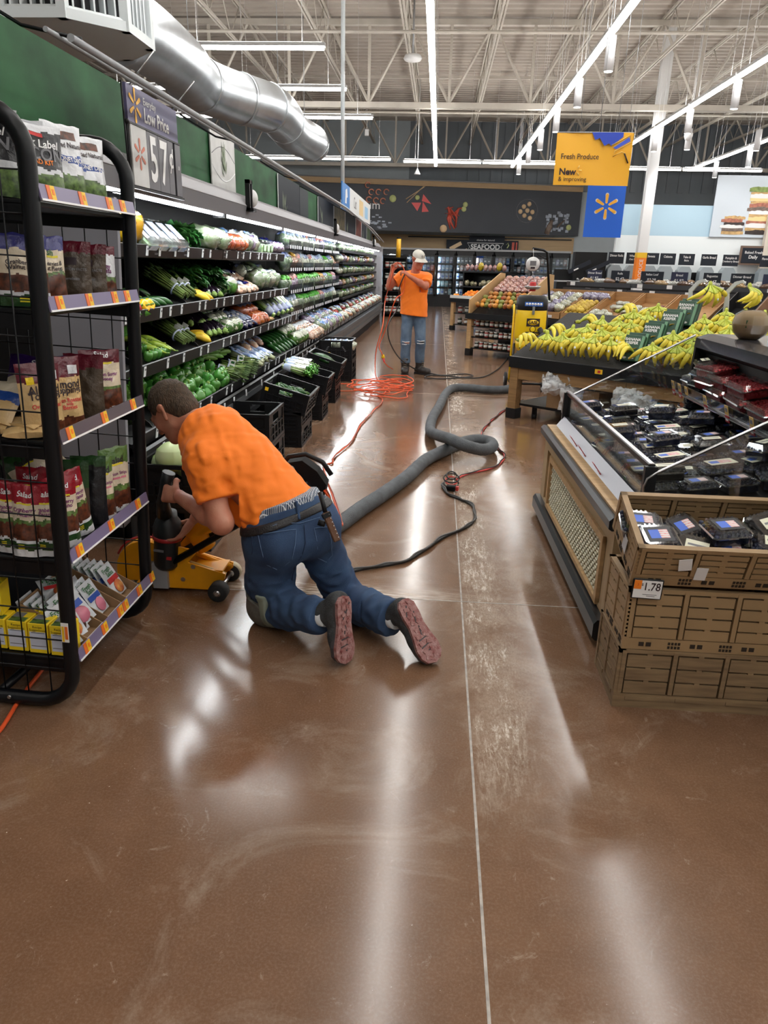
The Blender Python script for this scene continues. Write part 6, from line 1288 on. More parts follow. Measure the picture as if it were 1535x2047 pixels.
# --- clamshells
BLUEB=mat('blueberry',srgb(24,26,44),.4,var=.5,vscale=60,c2=srgb(52,60,92),bump=.5,bscale=90); BLACKB=mat('blackberry',srgb(14,10,16),.25,bump=.8,bscale=110); RASP=mat('raspberry',srgb(150,18,34),.3,var=.5,vscale=50,bump=.8,bscale=110,c2=srgb(200,60,66)); SHELL=clear('clamshell_plastic',(.95,.97,.98),.16,.06); FLAGB=mat('label_blue',srgb(70,110,214),.4); FLAGR=mat('label_pink',srgb(226,120,120),.4,var=.3,vscale=60,c2=srgb(236,220,220)); LABW=mat('label_cream',srgb(230,228,206),.4); LABK=mat('label_dark',srgb(24,24,30),.35)
def clam_parts(t,w,d,h,fruit,lab,seed=0):
    m=MB(); R=random.Random(seed); m.box((0,0,h*.36),(w*.84,d*.84,h*.62),fruit)
    for i in range(int(w/.02)):
        for j in range(int(d/.02)):
            m.ell(((i+.5)*.02-w/2+R.uniform(-.004,.004),(j+.5)*.02-d/2+R.uniform(-.004,.004),h*.66+R.uniform(-.004,.003)),(.0105,.0105,.009),fruit,6,4)
    m.build('berries',t,True)
    def ringbox(z0,z1,w0,d0,w1,d1,cap):
        q=MB(); c=.012; oc=lambda w,d:[(-w/2+c,-d/2),(w/2-c,-d/2),(w/2,-d/2+c),(w/2,d/2-c),(w/2-c,d/2),(-w/2+c,d/2),(-w/2,d/2-c),(-w/2,-d/2+c)]
        a,b=oc(w0,d0),oc(w1,d1); vs=[(p[0],p[1],z0) for p in a]+[(p[0],p[1],z1) for p in b]; fs=[(i,(i+1)%8,8+(i+1)%8,8+i) for i in range(8)]
        fs.append(tuple(range(8,16)) if cap else tuple(range(8))[::-1]); q.add(vs,fs,SHELL); return q
    b=ringbox(0,h*.6,w*.86,d*.86,w*.96,d*.96,False); b.build('tray',t,True)
    q=ringbox(h*.64,h,w*.97,d*.97,w*.80,d*.80,True); q.v+=[]; 
    rim=MB(); 
    for z in(h*.6,h*.65): rim.tube([(-w/2,-d/2+.012,z),(-w/2+.012,-d/2,z),(w/2-.012,-d/2,z),(w/2,-d/2+.012,z),(w/2,d/2-.012,z),(w/2-.012,d/2,z),(-w/2+.012,d/2,z),(-w/2,d/2-.012,z)],.0035,SHELL,5,closed=True,smooth=False)
    k=int(w/.02)
    for i in range(k): 
        for sy in(-1,1): q.box(((i-(k-1)/2)*.02*.82,sy*d*.445,h*.82),(.006,.008,h*.3),SHELL)
    q.build('lid',t,True); rim.build('rim',t,True)
    l=MB(); z=h+.0012
    if lab=='flag': l.box((0,0,z-.0004),(w*.62,d*.62,.0006),LABK); l.box((-w*.10,0,z),(w*.26,d*.36,.0006),FLAGB); l.box((w*.12,0,z),(w*.22,d*.36,.0006),FLAGR); [l.box((w*.12,d*(.13-.087*i),z+.0005),(w*.22,d*.03,.0004),OFFW) for i in range(4)]
    elif lab=='cream': l.box((0,0,z),(w*.62,d*.5,.0006),LABW); l.box((w*.08,0,z+.0005),(w*.26,d*.25,.0004),FLAGR); l.box((-w*.16,.0,z+.0005),(w*.2,d*.22,.0004),FLAGB)
    elif lab=='plain': l.box((0,.0,z),(w*.5,d*.4,.0006),LABW); l.box((0,0,z+.0005),(w*.4,d*.08,.0004),T_GREY)
    if l.f: l.build('label',t,True)
def clam(key,args,name,label,M,group):
    k='clam_'+key
    if k not in PROTO: t=thing(name,label,'container',(0,0,0),0,group); clam_parts(t,*args); PROTO[k]=t
    else: t=dup(PROTO[k],label=label,group=group)
    t.location=M.translation; t.rotation_euler=M.to_euler(); return t
CK={'big':(.20,.16,.075,BLUEB,'cream'),'med':(.15,.12,.06,BLUEB,'flag'),'tall':(.15,.12,.075,BLUEB,'plain'),'blk':(.16,.11,.06,BLACKB,'plain'),'sm':(.12,.10,.05,BLUEB,'flag')}
def dk(x): return .632+(x-.115)*.126
RB=random.Random(12); n=0
for j in range(9):
    for i in range(5):
        y=-.11-.19*j; x=.215+.165*i
        if y<-LN+.08: continue
        key=('med','big','tall','blk','med','sm')[(i*2+j)%6]
        if (i,j) in((0,4),(1,6),(2,7)): key='big'
        M=BM@tr(x,y,dk(x)+.004)@ry(-.125)@rz(RB.uniform(-.25,.25)); clam(key,CK[key],'berry_clamshell','berry clamshell in the case, %s row from the glass, %s from far end'%(ORD[i],ORD[j]),M,'clamshells in the berry case'); n+=1
        if (i*3+j*5)%4<2 and (i+j)%2==0:
            k2=('med','tall','blk')[(i+j)%3]; M=BM@tr(x+.02,y+.01,dk(x)+.083)@ry(-.125)@rz(RB.uniform(-.5,.5)); clam(k2,CK[k2],'berry_clamshell','berry clamshell stacked on another, %s row from the glass, %s from far end'%(ORD[i],ORD[j]),M,'stacked clamshells in the berry case')
for i,(y,k,dz,lb_) in enumerate(((-.14,'tall',0,'blueberry clamshell with a white label at the far end of the tower shelf'),(-.26,'blk',0,'lowest of the small clear clamshells stacked at the tower shelf rail'),(-.26,'blk',.062,'second small clear clamshell up in the tower shelf stack'),(-.27,'blk',.124,'third small clear clamshell up in the tower shelf stack'))):
    clam(k,CK[k],'berry_clamshell',lb_,BM@tr(.85,y,.905+dz)@ry(-.2)@rz(RB.uniform(-.2,.2)+PI/2),'clamshells on the tower shelf')
CK['ras']=(.26,.15,.075,RASP,None)
for i,(x,y,dz,lb_) in enumerate(((.86,-.42,.12,'topmost red raspberry clamshell on the tower shelf'),(.87,-.56,.0,'red raspberry clamshell on the tower shelf, nearest the small stack'),(.87,-.56,.078,'red raspberry clamshell lying on the one nearest the small stack'),(.87,-.84,.0,'red raspberry clamshell in the middle of the tower shelf'),(.87,-.84,.078,'red raspberry clamshell on top in the middle of the tower shelf'),(.87,-1.12,.0,'red raspberry clamshell at the right of the tower shelf'),(.86,-.42,.04,'red raspberry clamshell under the topmost one'))):
    clam('ras',CK['ras'],'raspberry_clamshell',lb_,BM@tr(x,y,.905+dz*.9)@ry(-.2)@rz(PI/2+RB.uniform(-.15,.15)),'raspberry clamshells on the tower shelf')
# melon in plastic on the tower top
t=thing('wrapped_melon','cut pale melon in a clear plastic globe on the berry tower top','melon',BM@Vector((1.0,-.42,1.226)),0)
m=MB(); m.lathe([(.05,0),(.085,.035),(.095,.08),(.085,.125),(.05,.15)],mat('melon_flesh',srgb(206,170,120),.4,var=.2,vscale=9),16); m.build('melon',t,True)
m=MB(); m.lathe([(.055,0),(.092,.033),(.102,.08),(.102,.084),(.092,.13),(.055,.155)],SHELL,10,smooth=False); m.build('clear_shell',t,True)
m=MB(); m.box((-.055,-.06,.085),(.03,.004,.04),T_GRN,M=rz(.2)); m.build('label',t,True)
# ================================================================= brown collapsible crates of blueberries
RPC=mat('crate_brown',srgb(158,130,94),.5,var=.12,vscale=6,bump=.08,bscale=80); RPCW=mat('crate_woodgrain',srgb(150,126,94),.6,var=.35,vscale=5,stretch=(1,1,10),c2=srgb(112,90,66)); RPCD=mat('crate_hole_dark',srgb(44,34,24),.8)
def rpc(label,M,w,d,h,m_,style):
    t=thing('produce_crate',label,'crate',M.translation,M,'brown crates stacked by the berry case'); T=wm(t)
    for x in(.012,w-.012):
        for y in(.012,d-.012): MB().box((x,y,h/2),(.024,.024,h),m_,M=T).build('corner_post',t)
    q=MB(); q.bb((0,0,h-.016),(w,.022,h),m_,M=T); q.bb((0,d-.022,h-.016),(w,d,h),m_,M=T); q.bb((0,0,h-.016),(.022,d,h),m_,M=T); q.bb((w-.022,0,h-.016),(w,d,h),m_,M=T); q.build('rim',t)
    MB().bb((.01,.01,.005),(w-.01,d-.01,.014),m_,M=T).build('floor_panel',t)
    band=.045 if style!='wood' else .06
    def side(a,L_,ax):      # panel slats with slots between, on the face through a, running along ax
        F_=T@a
        q=MB(); q.box((L_/2,.014,h/2+band/2),(L_-.03,.004,h-band-.01),RPCD,M=F_); q.build('inner_skin',t)
        n=max(2,round(L_/.197)); rows=4 if style!='wood' else 3; cw=(L_-.04)/n; hh=(h-band-.02)/rows
        for i in range(n):
            for r in range(rows):
                z=band+hh*(r+.5); q=MB(); q.box((.02+cw*(i+.5),.008,z),(cw-.028,.012,hh-.007),m_,M=F_); q.box((.02+cw*(i+.5),.006,z+hh/2-.002),(.02,.010,.010),m_,M=F_); q.build('slat',t)
        for i in range(n+1): q=MB(); q.box((.02+cw*i,.006,band+(h-band)/2),(.016,.016,h-band-.01),m_,M=F_); q.build('rib',t)
        q=MB(); q.box((L_/2,.009,band/2),(L_-.01,.014,band),m_,M=F_)
        if style=='wood':
            for i in range(n): q.box((.02+cw*(i+.5),.001,band*.7),(cw-.05,.004,.016),RPCW,M=F_)
        q.build('base_band',t)
        if style!='wood':
            q=MB()
            for i in range(n):
                for k in range(4):
                    for r in range(2): q.box((.02+cw*(i+1)-.035+.012*k,.0015,band*(.3+.35*r)),(.008,.003,.010),RPCD,M=F_)
                for k in range(2): q.box((.02+cw*i+.05+.026*k,.0015,band*.5),(.018,.003,.016),RPCD,M=F_)
            for r in range(int((h-band)/.016)): q.box((.010,.0015,band+.016*(r+.6)),(.010,.003,.008),RPCD,M=F_)
            q.build('vent_holes',t)['kind']='stuff'
    side(Matrix.Identity(4),w,0); side(frame((0,d,0),(0,-1,0),(1,0,0))@Matrix.Identity(4),d,1)
    side(tr(0,d-.016,0),w,0)
    side(tr(w,0,0)@rz(PI/2),d,1)
    return t
def fix_axes(): pass
CX,CY=.733,2.402
rpc('bottom brown crate with wood grain in the blueberry stack',tr(CX,CY,0),.60,.325,.25,RPCW,'wood')
rpc('middle brown crate in the blueberry stack',tr(CX+.004,CY,.252),.595,.325,.245,RPC,'rpc')
TT=tr(CX-.002,CY-.002,.515)@rx(R_(17.5)); TC=rpc('top brown crate tilted forward, holding blueberry clamshells',TT,.60,.34,.168,RPC,'rpc')
m=MB(); T=wm(TC); 
for x,z,w_,h_ in((.185,.075,.045,.05),(.232,.07,.04,.055)): m.box((x,-.004,z),(w_,.002,h_),OFFW,M=T@ry(RB.uniform(-.2,.2)))
m.build('torn_sticker',TC)
m=MB(); m.box((-.004,.14,.075),(.002,.05,.06),mat('sticker_grey',srgb(206,210,214),.5),M=T); m.build('side_sticker',TC)
# price card on the stack
t=thing('price_card','white price card reading 1.78 on the brown crate stack','sign',(.735,2.39,.50)); M=frame((.792,2.386,.505),(1,0,-.03),(0,0,1))
m=MB(); m.box((0,0,0),(.108,.078,.006),BLACK,M=M,bev=.003); m.build('frame',t); m=MB(); m.box((0,0,.0038),(.098,.068,.001),OFFW,M=M); m.box((-.036,.017,.0046),(.026,.034,.001),T_ORG,M=M); m.text('1.78',.042,T_DARK,M@tr(.014,.010,.0045),bold=.01,sx=.85); m.text('$',.014,T_DARK,M@tr(-.02,.018,.0045)); m.text('3',.012,T_RED,M@tr(-.036,.017,.0056)); m.box((.01,-.02,.0046),(.05,.002,.0006),T_GREY,M=M); m.box((.014,-.026,.0046),(.03,.002,.0006),T_GREY,M=M); m.build('printed_card',t)
for i,(x,y,z,rot,tl,k,lb_) in enumerate(((.09,.10,.115,8,.1,'med','blueberry clamshell in the left front of the tilted crate'),(.06,.20,.10,-5,.0,'med','blueberry clamshell in the left back corner of the tilted crate'),(.24,.11,.07,-20,.25,'blk','dark clamshell sunk in the middle of the tilted crate'),(.345,.15,.125,12,-.12,'med','blueberry clamshell lying high in the middle of the tilted crate'),(.36,.11,.06,-8,.05,'med','blueberry clamshell at the front rim of the tilted crate'),(.50,.20,.125,25,.3,'blk','dark clamshell at the right back of the tilted crate'),(.50,.10,.09,-15,.1,'tall','blueberry clamshell at the right front of the tilted crate'),(.22,.24,.06,30,.2,'med','blueberry clamshell at the back wall of the tilted crate'),(.12,.12,.03,0,0,'big','lower blueberry clamshell at the left of the tilted crate'),(.42,.17,.03,5,0,'big','lower blueberry clamshell at the right of the tilted crate'))):
    clam(k,CK[k],'berry_clamshell',lb_,wm(TC)@tr(x,y,z-.015)@rz(R_(rot))@rx(tl),'clamshells in the tilted crate')
# ================================================================= banana table
LGR=mat('hook_grey',srgb(196,200,202),.4)
BT=thing('banana_table','long wooden banana table with black padded edge, set at an angle','table',(.80,7.93,0),R_(-39.8)); TM=wm(BT); TL=3.3
def tb(m,a,b,mt): return m.bb(a,b,mt,M=TM)
tb(MB(),(0,.0,.555),(TL,.05,.67),BUMP).build('padded_edge',BT)
for x,xx in((.0,.11),(TL-.11,TL)): 
    m=MB(); tb(m,(x+.01,.02,.10),(xx,.12,.56),WOOD); m.build('leg',BT); m=MB(); tb(m,(x,.01,0),(xx+.01,.13,.11),BUMP); m.build('foot_cap',BT)
    m=MB(); tb(m,(x+.01,1.08,.10),(xx,1.18,.56),WOOD); m.build('leg',BT); m=MB(); tb(m,(x,1.07,0),(xx+.01,1.19,.11),BUMP); m.build('foot_cap',BT)
for i in range(5): m=MB(); tb(m,(.11+i*.62,.03,.435),(.11+(i+1)*.62-.006,.05,.55),WOOD); m.build('apron_board',BT)
m=MB(); tb(m,(.0,.04,.55),(TL,1.2,.575),BLACK); tb(m,(.05,.1,.14),(TL-.05,1.15,.165),BLACK); m.build('table_frame',BT)
m=MB(); 
for x in(.25,1.4): m.cyl(TM@Vector((x,.2,.0)),TM@Vector((x,.2,.05)),.03,BLACK,10); tb(m,(x-.02,.18,.05),(x+.02,.22,.14),BLACK)
m.build('caster',BT)
m=MB(); m.prism([(.03,.66),(.10,.69),(1.15,1.09),(1.2,1.09),(1.2,.57),(.03,.57)],TL,mat('banana_pad',(.02,.02,.021),.7,bump=.4,bscale=60),M=TM@frame((TL,0,0),(0,1,0),(0,0,1))@Matrix.Scale(-1,4,(0,0,1))); m.build('sloped_pad',BT)
m=MB(); tb(m,(1.02,-.004,.60),(1.10,.002,.645),TAGY); tb(m,(1.05,-.006,.61),(1.08,-.003,.635),T_RED); m.build('price_tag',BT)
BANY=mat('banana_yellow',srgb(240,222,78),.4,var=.14,vscale=9,rand=.06); BANG=mat('banana_green',srgb(186,196,72),.4,rand=.08); BANT=mat('banana_tip',srgb(74,58,34),.7); STK=mat('sticker_blue',srgb(220,228,244),.4)
def banana_bunch(key,n,seed,label,group):
    if key in PROTO: return dup(PROTO[key],label=label,group=group)
    R=random.Random(seed); t=thing('banana_bunch',label,'bananas',(0,0,0),0,group)
    for i in range(n):
        q=(i-(n-1)/2); a=q*.30+R.uniform(-.05,.05); L_=R.uniform(.92,1.06); row=-(i%2)*.014
        P=[]
        for k in range(9):
            s=k/8; rad=.018+.175*s*L_; dp=-(.018+.075*math.sin(PI*s*.95))
            P.append(Vector((math.sin(a)*rad*1.25,dp*math.cos(a*.5)+row+.03*abs(a)*s,.175-math.cos(a)*rad*.92+.01)))
        rr=[.007,.0085,.014,.0175,.019,.019,.0175,.013,.006]
        m=MB(); m.tube(P[:4],rr[:4],BANG,8,cap=False); m.tube(P[3:],rr[3:],BANY,8,cap=False); m.tube([P[-1],P[-1]+(P[-1]-P[-2])*.3],[.006,.004],BANT,6)
        if i==n//2: 
            c=P[5]; m.ell((c.x,c.y-.019,c.z),(.008,.003,.011),STK,8,5)
        m.build('banana',t,True)
    c=MB(); c.tube([(0,-.012,.205),(0,-.018,.185),(0,-.022,.16)],[.011,.018,.013],BANG,8); c.tube([(0,-.010,.214),(0,-.012,.203)],[.009,.011],BANT,8); c.build('crown',t,True)
    PROTO[key]=t; return t
RN=random.Random(5); nb=0
def pz(y): return .69+(y-.10)*(.40/1.05)
for r_,(y,xs) in enumerate(((.13,[.33,.52,.70,.88,1.06,1.52,1.70,1.88,2.08,2.28,2.48,2.68]),(.33,[.50,.68,.86,1.04,1.12,1.60,1.78,1.96,2.15,2.34,2.52,2.7]),(.53,[.74,.90,1.06,1.66,1.84,2.02,2.2,2.4,2.58,2.75]),(.73,[.96,1.12,1.72,1.9,2.08,2.26,2.44,2.62]),(.93,[1.16,1.84,2.02,2.2,2.38,2.56,2.74]))):
    lf=[x for x in xs if x<1.3]
    for x in xs:
        l=x<1.3; q=(sorted(lf) if l else sorted(x2 for x2 in xs if x2>=1.3)).index(x); t=banana_bunch('ban%d'%(nb%4),(5,6,7,5)[nb%4],nb%4,'banana bunch %s of the boxed keepers, %s row up, %s from left'%('left' if l else 'right',ORD[r_],ORD[q]),'bananas on the table'); nb+=1
        M=TM@tr(x+RN.uniform(-.02,.02),y+RN.uniform(-.02,.02)+.03,pz(y)+.005)@rz(RN.uniform(-.18,.18)+.30)@rx(RN.uniform(-.30,-.15)); t.location=M.translation; t.rotation_euler=M.to_euler(); s=RN.uniform(.92,1.08); s*=1.18; t.scale=(s,s,s)
for i,(x,y,rz_,l) in enumerate(((.18,.15,1.4,'spotty banana bunch lying on its side at the left table corner'),(.40,.42,1.9,'pale banana bunch lying across the left rows'),(1.12,.14,-1.2,'banana bunch tipped over at the foot of the boxed keepers'),(.62,.70,2.2,'pale banana bunch high at the left edge of the table'),(.9,1.0,1.7,'banana bunch lying at the back left of the table'))):
    t=banana_bunch('ban%d'%(i%4),5,i,l,'bananas lying on the table'); M=TM@tr(x,y,pz(y)+.04)@rz(rz_)@rx(R_(-75)); t.location=M.translation; t.rotation_euler=M.to_euler(); t.scale=(1.2,)*3
for i,(x,y,hh,l) in enumerate(((1.42,1.12,.42,'left'),(1.78,1.14,.42,'right'))):
    t=thing('banana_hook','tall grey banana hook at the back of the table, %s of two'%l,'hook',TM@Vector((x,y,1.09)),R_(-39.8)); q=MB()
    q.prism([(-.035,0),(.025,0),(-.005,.25),(-.01,.29),(.05,.37),(.10,.395),(.12,.385),(.125,.395),(.10,.42),(.03,.40),(-.045,.31),(-.04,.26)],.03,LGR,M=frame((0,.015,0),(1,0,0),(0,0,1))); q.build('hook_arm',t,True); q=MB(); q.box((0,0,.004),(.10,.09,.012),LGR); q.build('base',t,True)
    b=banana_bunch('ban%d'%(i+1),5,i,'ripe banana bunch hanging from the %s grey hook'%l,'hanging banana bunches'); M=TM@tr(x+.16,y-.03,1.09+.15)@rz(.9+.7*i); b.location=M.translation; b.rotation_euler=M.to_euler(); 
KEEP=mat('keeper_green',srgb(38,76,58),.4); KEEPL=mat('keeper_pale_green',srgb(110,156,124),.35)
for i,(x,y,l) in enumerate(((1.28,.16,'front'),(1.33,.44,'middle'),(1.38,.72,'back'),(1.42,.98,'rearmost'))):
    for j in range(2):
        M=TM@tr(x+.005*j,y+.06*j,pz(y)+.02+.02*j)@rx(R_(-24)); t=thing('banana_keeper_box','green boxed banana keeper with white lettering, %s pair, %s box'%(l,('front','rear')[j]),'box',M.translation,M,'boxed banana keepers')
        q=MB(); q.box((0,0,.13),(.20,.05,.26),KEEP,bev=.004); q.box((.085,-.002,.13),(.028,.052,.25),KEEPL); q.build('carton',t,True)
        F_=frame((-.015,-.0255,.215),(1,0,0),(0,0,1)); q=MB(); q.text('BANANA',.038,OFFW,F_,bold=.03); q.text('KEEPER',.038,OFFW,tr(0,0,-.035)@F_,bold=.03); q.build('lettering',t,True)
        q=MB(); q.tube([(-.07,-.0255,.07),(-.03,-.0255,.085),(.02,-.0255,.12),(.05,-.0255,.13)],[.012,.022,.020,.008],mat('print_banana',srgb(236,186,70),.4),8,flat=.1); q.ell((-.05,-.026,.03),(.022,.001,.012),OFFW,10,5); q.ell((.02,-.026,.03),(.03,.001,.012),OFFW,10,5); q.build('printed_banana',t,True)
# cardboard boxes and white film under the table
WFILM=bpy.data.materials.new('white_film'); WFILM.use_nodes=True
_n=WFILM.node_tree.nodes['Principled BSDF']; _n.inputs['Base Color'].default_value=(.82,.84,.86,1); _n.inputs['Alpha'].default_value=.55; _n.inputs['Roughness'].default_value=.25
def wf(M,label,parts):
    t=thing('plastic_liner',label,'plastic bag',M.translation,0)
    for k,(c,r) in enumerate(parts):
        for j in range(2):
            sd=k*3.1+j*1.7+M.translation.x; C_=Vector(c)+Vector((U(-.03,.03),U(-.02,.02),U(-.02,.02)))
            def fn(u,v,sd=sd,C_=C_,r=r):
                n=lambda q,f:mnoise.noise(Vector((u*f+sd,v*f-sd,q)))
                x=(u-.5)*2*r[0]; z=(v-.5)*2*r[2]; return (C_.x+x*(1+.25*n(3,4)),C_.y-r[1]*.9*math.cos((u-.5)*2.2)*math.cos((v-.6)*2.4)+.07*n(1,3.5)+.04*n(2,8),C_.z+z+.06*n(5,3)+.02*n(6,9)-.25*(u-.5)**2*r[2])
            MB().grid(fn,18,14,WFILM).build('film_fold',t,True)
M=TM@tr(.78,.02,.26); t=thing('cardboard_box','brown cardboard box under the banana table by its left leg','box',TM@Vector((.74,.36,.165)),R_(-39.8)); q=MB()
for a,b in(((-.3,-.25,0),(.3,-.245,.24)),((-.3,.245,0),(.3,.25,.24)),((-.3,-.25,0),(-.295,.25,.24)),((.295,-.25,0),(.3,.25,.24)),((-.3,-.25,0),(.3,.25,.005))): q.bb(a,b,CARD)
q.build('carton',t,True)
wf(TM@tr(.62,.10,.40),'crumpled white plastic liner spilling from the cardboard box',[((-.05,0,.02),(.14,.12,.08)),((.12,-.02,.03),(.13,.1,.10)),((.22,.0,-.05),(.12,.09,.12)),((-.12,.0,.07),(.07,.06,.06)),((.08,-.12,-.10),(.10,.03,.12))])
t=thing('cardboard_box','second brown cardboard box with a blue panel under the banana table','box',TM@Vector((1.62,.34,.165)),R_(-39.8)); q=MB()
for a,b in(((-.42,-.25,0),(.42,-.245,.25)),((-.42,.245,0),(.42,.25,.25)),((-.42,-.25,0),(-.415,.25,.25)),((.415,-.25,0),(.42,.25,.25)),((-.42,-.25,0),(.42,.25,.005))): q.bb(a,b,CARD)
q.build('carton',t,True); q=MB(); q.box((-.05,-.253,.12),(.28,.004,.22),mat('box_blue',srgb(70,140,170),.5)); q.text('One',.10,mat('ink_sand2',srgb(200,170,120),.5),frame((-.05,-.256,.13),(-1,0,0),(0,0,-1)),bold=.02); q.build('printed_panel',t,True)
wf(TM@tr(1.45,.08,.40),'white plastic liner draped over the blue-panelled box',[((-.1,0,0),(.12,.10,.11)),((.1,0,.03),(.15,.1,.07)),((.25,-.02,-.02),(.10,.09,.14)),((-.02,-.12,-.06),(.16,.03,.10)),((.42,.0,.03),(.12,.08,.04))])
# ================================================================= angled wooden produce tables behind the bananas
FT=thing('produce_table','long wooden angled produce table with black edge, mangoes at its left end','table',(.56,13.68,0),R_(-39.4)); FM=wm(FT); FL=6.2
def fb(m,a,b,mt): return m.bb(a,b,mt,M=FM)
fb(MB(),(-.03,-.03,.665),(FL,.04,.765),BUMP).build('black_edge',FT)
for x in(.0,.98,2.3,3.6,4.9): m=MB(); fb(m,(x,.0,.12),(x+.09,.09,.68),TANW); m.build('leg',FT); m=MB(); fb(m,(x-.01,-.01,0),(x+.10,.10,.13),BUMP); m.build('foot_cap',FT)
m=MB(); fb(m,(.02,1.0,.1),(FL,1.05,.75),BLACK); fb(m,(.0,.02,.66),(FL,1.1,.70),BLACK); m.build('table_frame',FT)
for z in(.13,.33,.52): fb(MB(),(.05,.03,z),(1.0,.9,z+.018),BLACK).build('lower_shelf',FT)
def bz(y): return .77+y*.52
def bz2(y): return .775+y*.28
SIDE=mat('side_board_wood',srgb(196,160,112),.5,var=.1,vscale=3)
for x in(.0,1.06): m=MB(); m.prism([(.02,.70),(.02,1.0 if x==0 else .90),(.18,1.08),(.95,1.47),(1.08,1.46),(1.10,.70)],.028,SIDE,M=FM@frame((x+.028,0,0),(0,1,0),(0,0,1))@Matrix.Scale(-1,4,(0,0,1))); m.build('side_board',FT)
m=MB(); m.prism([(.04,.74),(.10,.77),(1.05,1.03),(1.05,.70),(.04,.70)],FL-1.07,BLACK,M=FM@frame((FL,0,0),(0,1,0),(0,0,1))@Matrix.Scale(-1,4,(0,0,1))); m.build('sloped_bed',FT)
m=MB(); m.prism([(.04,.74),(.12,.78),(1.05,1.26),(1.05,.70),(.04,.70)],1.06,BLACK,M=FM@frame((1.06,0,0),(0,1,0),(0,0,1))@Matrix.Scale(-1,4,(0,0,1))); m.build('sloped_bed',FT)
m=MB(); fb(m,(.06,1.05,1.22),(1.06,1.10,1.40),BLACK); fb(m,(.05,.60,1.08),(1.06,.62,1.13),BLACK); m.build('back_rail',FT)
for i in range(3): m=MB(); m.bb((.30+.25*i,1.02,1.36),(.36+.25*i,1.045,1.40),OFFW,M=FM); m.build('shelf_tag',FT)
RF=random.Random(31)
MANGO=[vmat('mango_red',srgb(196,88,52),.35,var=.4,vscale=8,c2=srgb(150,130,60)),vmat('mango_green',srgb(140,146,66),.35,var=.3,vscale=7),vmat('mango_gold',srgb(214,142,60),.35,var=.3,vscale=8)]
for k in range(3):
    def bm(k=k): m=MB(); m.lathe([(.001,-.055),(.025,-.048),(.04,-.02),(.042,.01),(.034,.04),(.012,.056),(.001,.058)],MANGO[k],12); s=MB(); s.cyl((0,0,.054),(0,.0,.064),.004,BANT,6); return [('flesh',m),('stem',s)]
    n=0
    for r in range(4):
        for i in range(9):
            if (i+r+k)%3: continue
            veg('mango%d'%k,bm,'mango','%s mango in the heap at the table end'%('red','green','golden')[k],'mango',FM@tr(.12+.10*i+.04*(r%2),.13+.12*r,bz(.13+.12*r)+.075)@rz(RF.uniform(0,6))@rx(RF.uniform(.8,1.6)),'%s mangoes'%('red','green','golden')[k],1.05); n+=1
PKP=vmat('peach_pack',srgb(224,120,104),.3,var=.5,vscale=20,c2=srgb(244,196,180))
for r in range(5):
    for i in range(6): veg('peach',lambda:b_bagged(.16,.12,.10,PKP,None,7,True,False),'fruit_pack','pink wrapped fruit pack above the mangoes','fruit',FM@tr(.18+.15*i,.62+.095*r,bz(.62+.095*r)+.03)@rz(RF.uniform(-.4,.4)),'pink fruit packs')
BINW=mat('bin_wood',srgb(170,128,82),.55,var=.2,vscale=4,stretch=(1,1,6)); 
def bin_(x0,x1,label,mt=None,h=.12):
    mt=mt or BINW; t=thing('produce_bin',label,'bin',FM@Vector((x0,.06,.77)),R_(-39.4)); T=FM
    A=lambda x,y,dz:(x,y,bz2(y)+dz)
    for x in(x0,x1-.015):
        m=MB(); m.prism([(.08,bz2(.08)-.01),(1.0,bz2(1.0)-.01),(1.0,bz2(1.0)+h+.05),(.08,bz2(.08)+h*.7)],.015,mt,M=FM@frame((x+.015,0,0),(0,1,0),(0,0,1))@Matrix.Scale(-1,4,(0,0,1))); m.build('side_wall',t)
    m=MB(); m.bb((x0,.06,.775),(x1,.08,bz2(.08)+h*.7),mt,M=FM); m.build('front_wall',t); m=MB(); m.bb((x0,.99,bz2(.9)),(x1,1.01,bz2(1.0)+h+.05),mt,M=FM); m.build('back_wall',t)
    m=MB(); m.prism([(.08,bz2(.08)+.002),(1.0,bz2(1.0)+.002),(1.0,bz2(1.0)+.012),(.08,bz2(.08)+.012)],x1-x0,mt,M=FM@frame((x1,0,0),(0,1,0),(0,0,1))@Matrix.Scale(-1,4,(0,0,1))); m.build('floor_board',t)
    m=MB(); m.bb((x0+.1,.055,.785),(x0+.2,.059,.83),OFFW,M=FM); m.build('price_tag',t); return t
POT=vmat('yellow_potato',srgb(206,176,72),.5,var=.15); ONR=vmat('red_onion',srgb(126,44,66),.3,var=.3); ORA=vmat('orange_fruit',srgb(246,140,36),.4,bump=.3,bscale=120); MEL=vmat('melon_pale',srgb(226,206,150),.55,var=.12); PURN=vmat('purple_net',srgb(120,100,160),.4,var=.7,vscale=26,c2=srgb(214,210,226)); PALE=vmat('pale_pack',srgb(220,214,170),.35,var=.4,vscale=18,c2=srgb(240,240,226))
ball=lambda r,mt:(lambda:[('flesh',(lambda m:(m.ell((0,0,0),(r,r,r*.92),mt,12,8),m)[-1])(MB()))])
bin_(1.12,1.50,'wooden bin of garlic and bagged onions behind the yellow vacuum'); bin_(1.52,1.86,'wooden bin of white and purple netted bags'); bin_(1.88,2.32,'wooden bin heaped with yellow potatoes'); bin_(2.34,2.86,'nearly empty wooden bin right of the potatoes'); bin_(2.88,3.45,'wooden bin of pale packs and red onions'); bin_(3.47,4.22,'brown bin behind the banana hooks')
BBX=mat('black_bin',(.012,.012,.013),.4); CBX=mat('carton_brown',srgb(140,108,84),.65,var=.08,vscale=4); BLX=mat('carton_blue',srgb(28,48,110),.5)
bin_(4.32,4.80,'black plastic bin right of the banana hooks',BBX,.2); bin_(4.82,5.30,'brown carton holding two oranges',CBX,.24); bin_(5.32,5.86,'brown and blue carton of pale melons',CBX,.24)
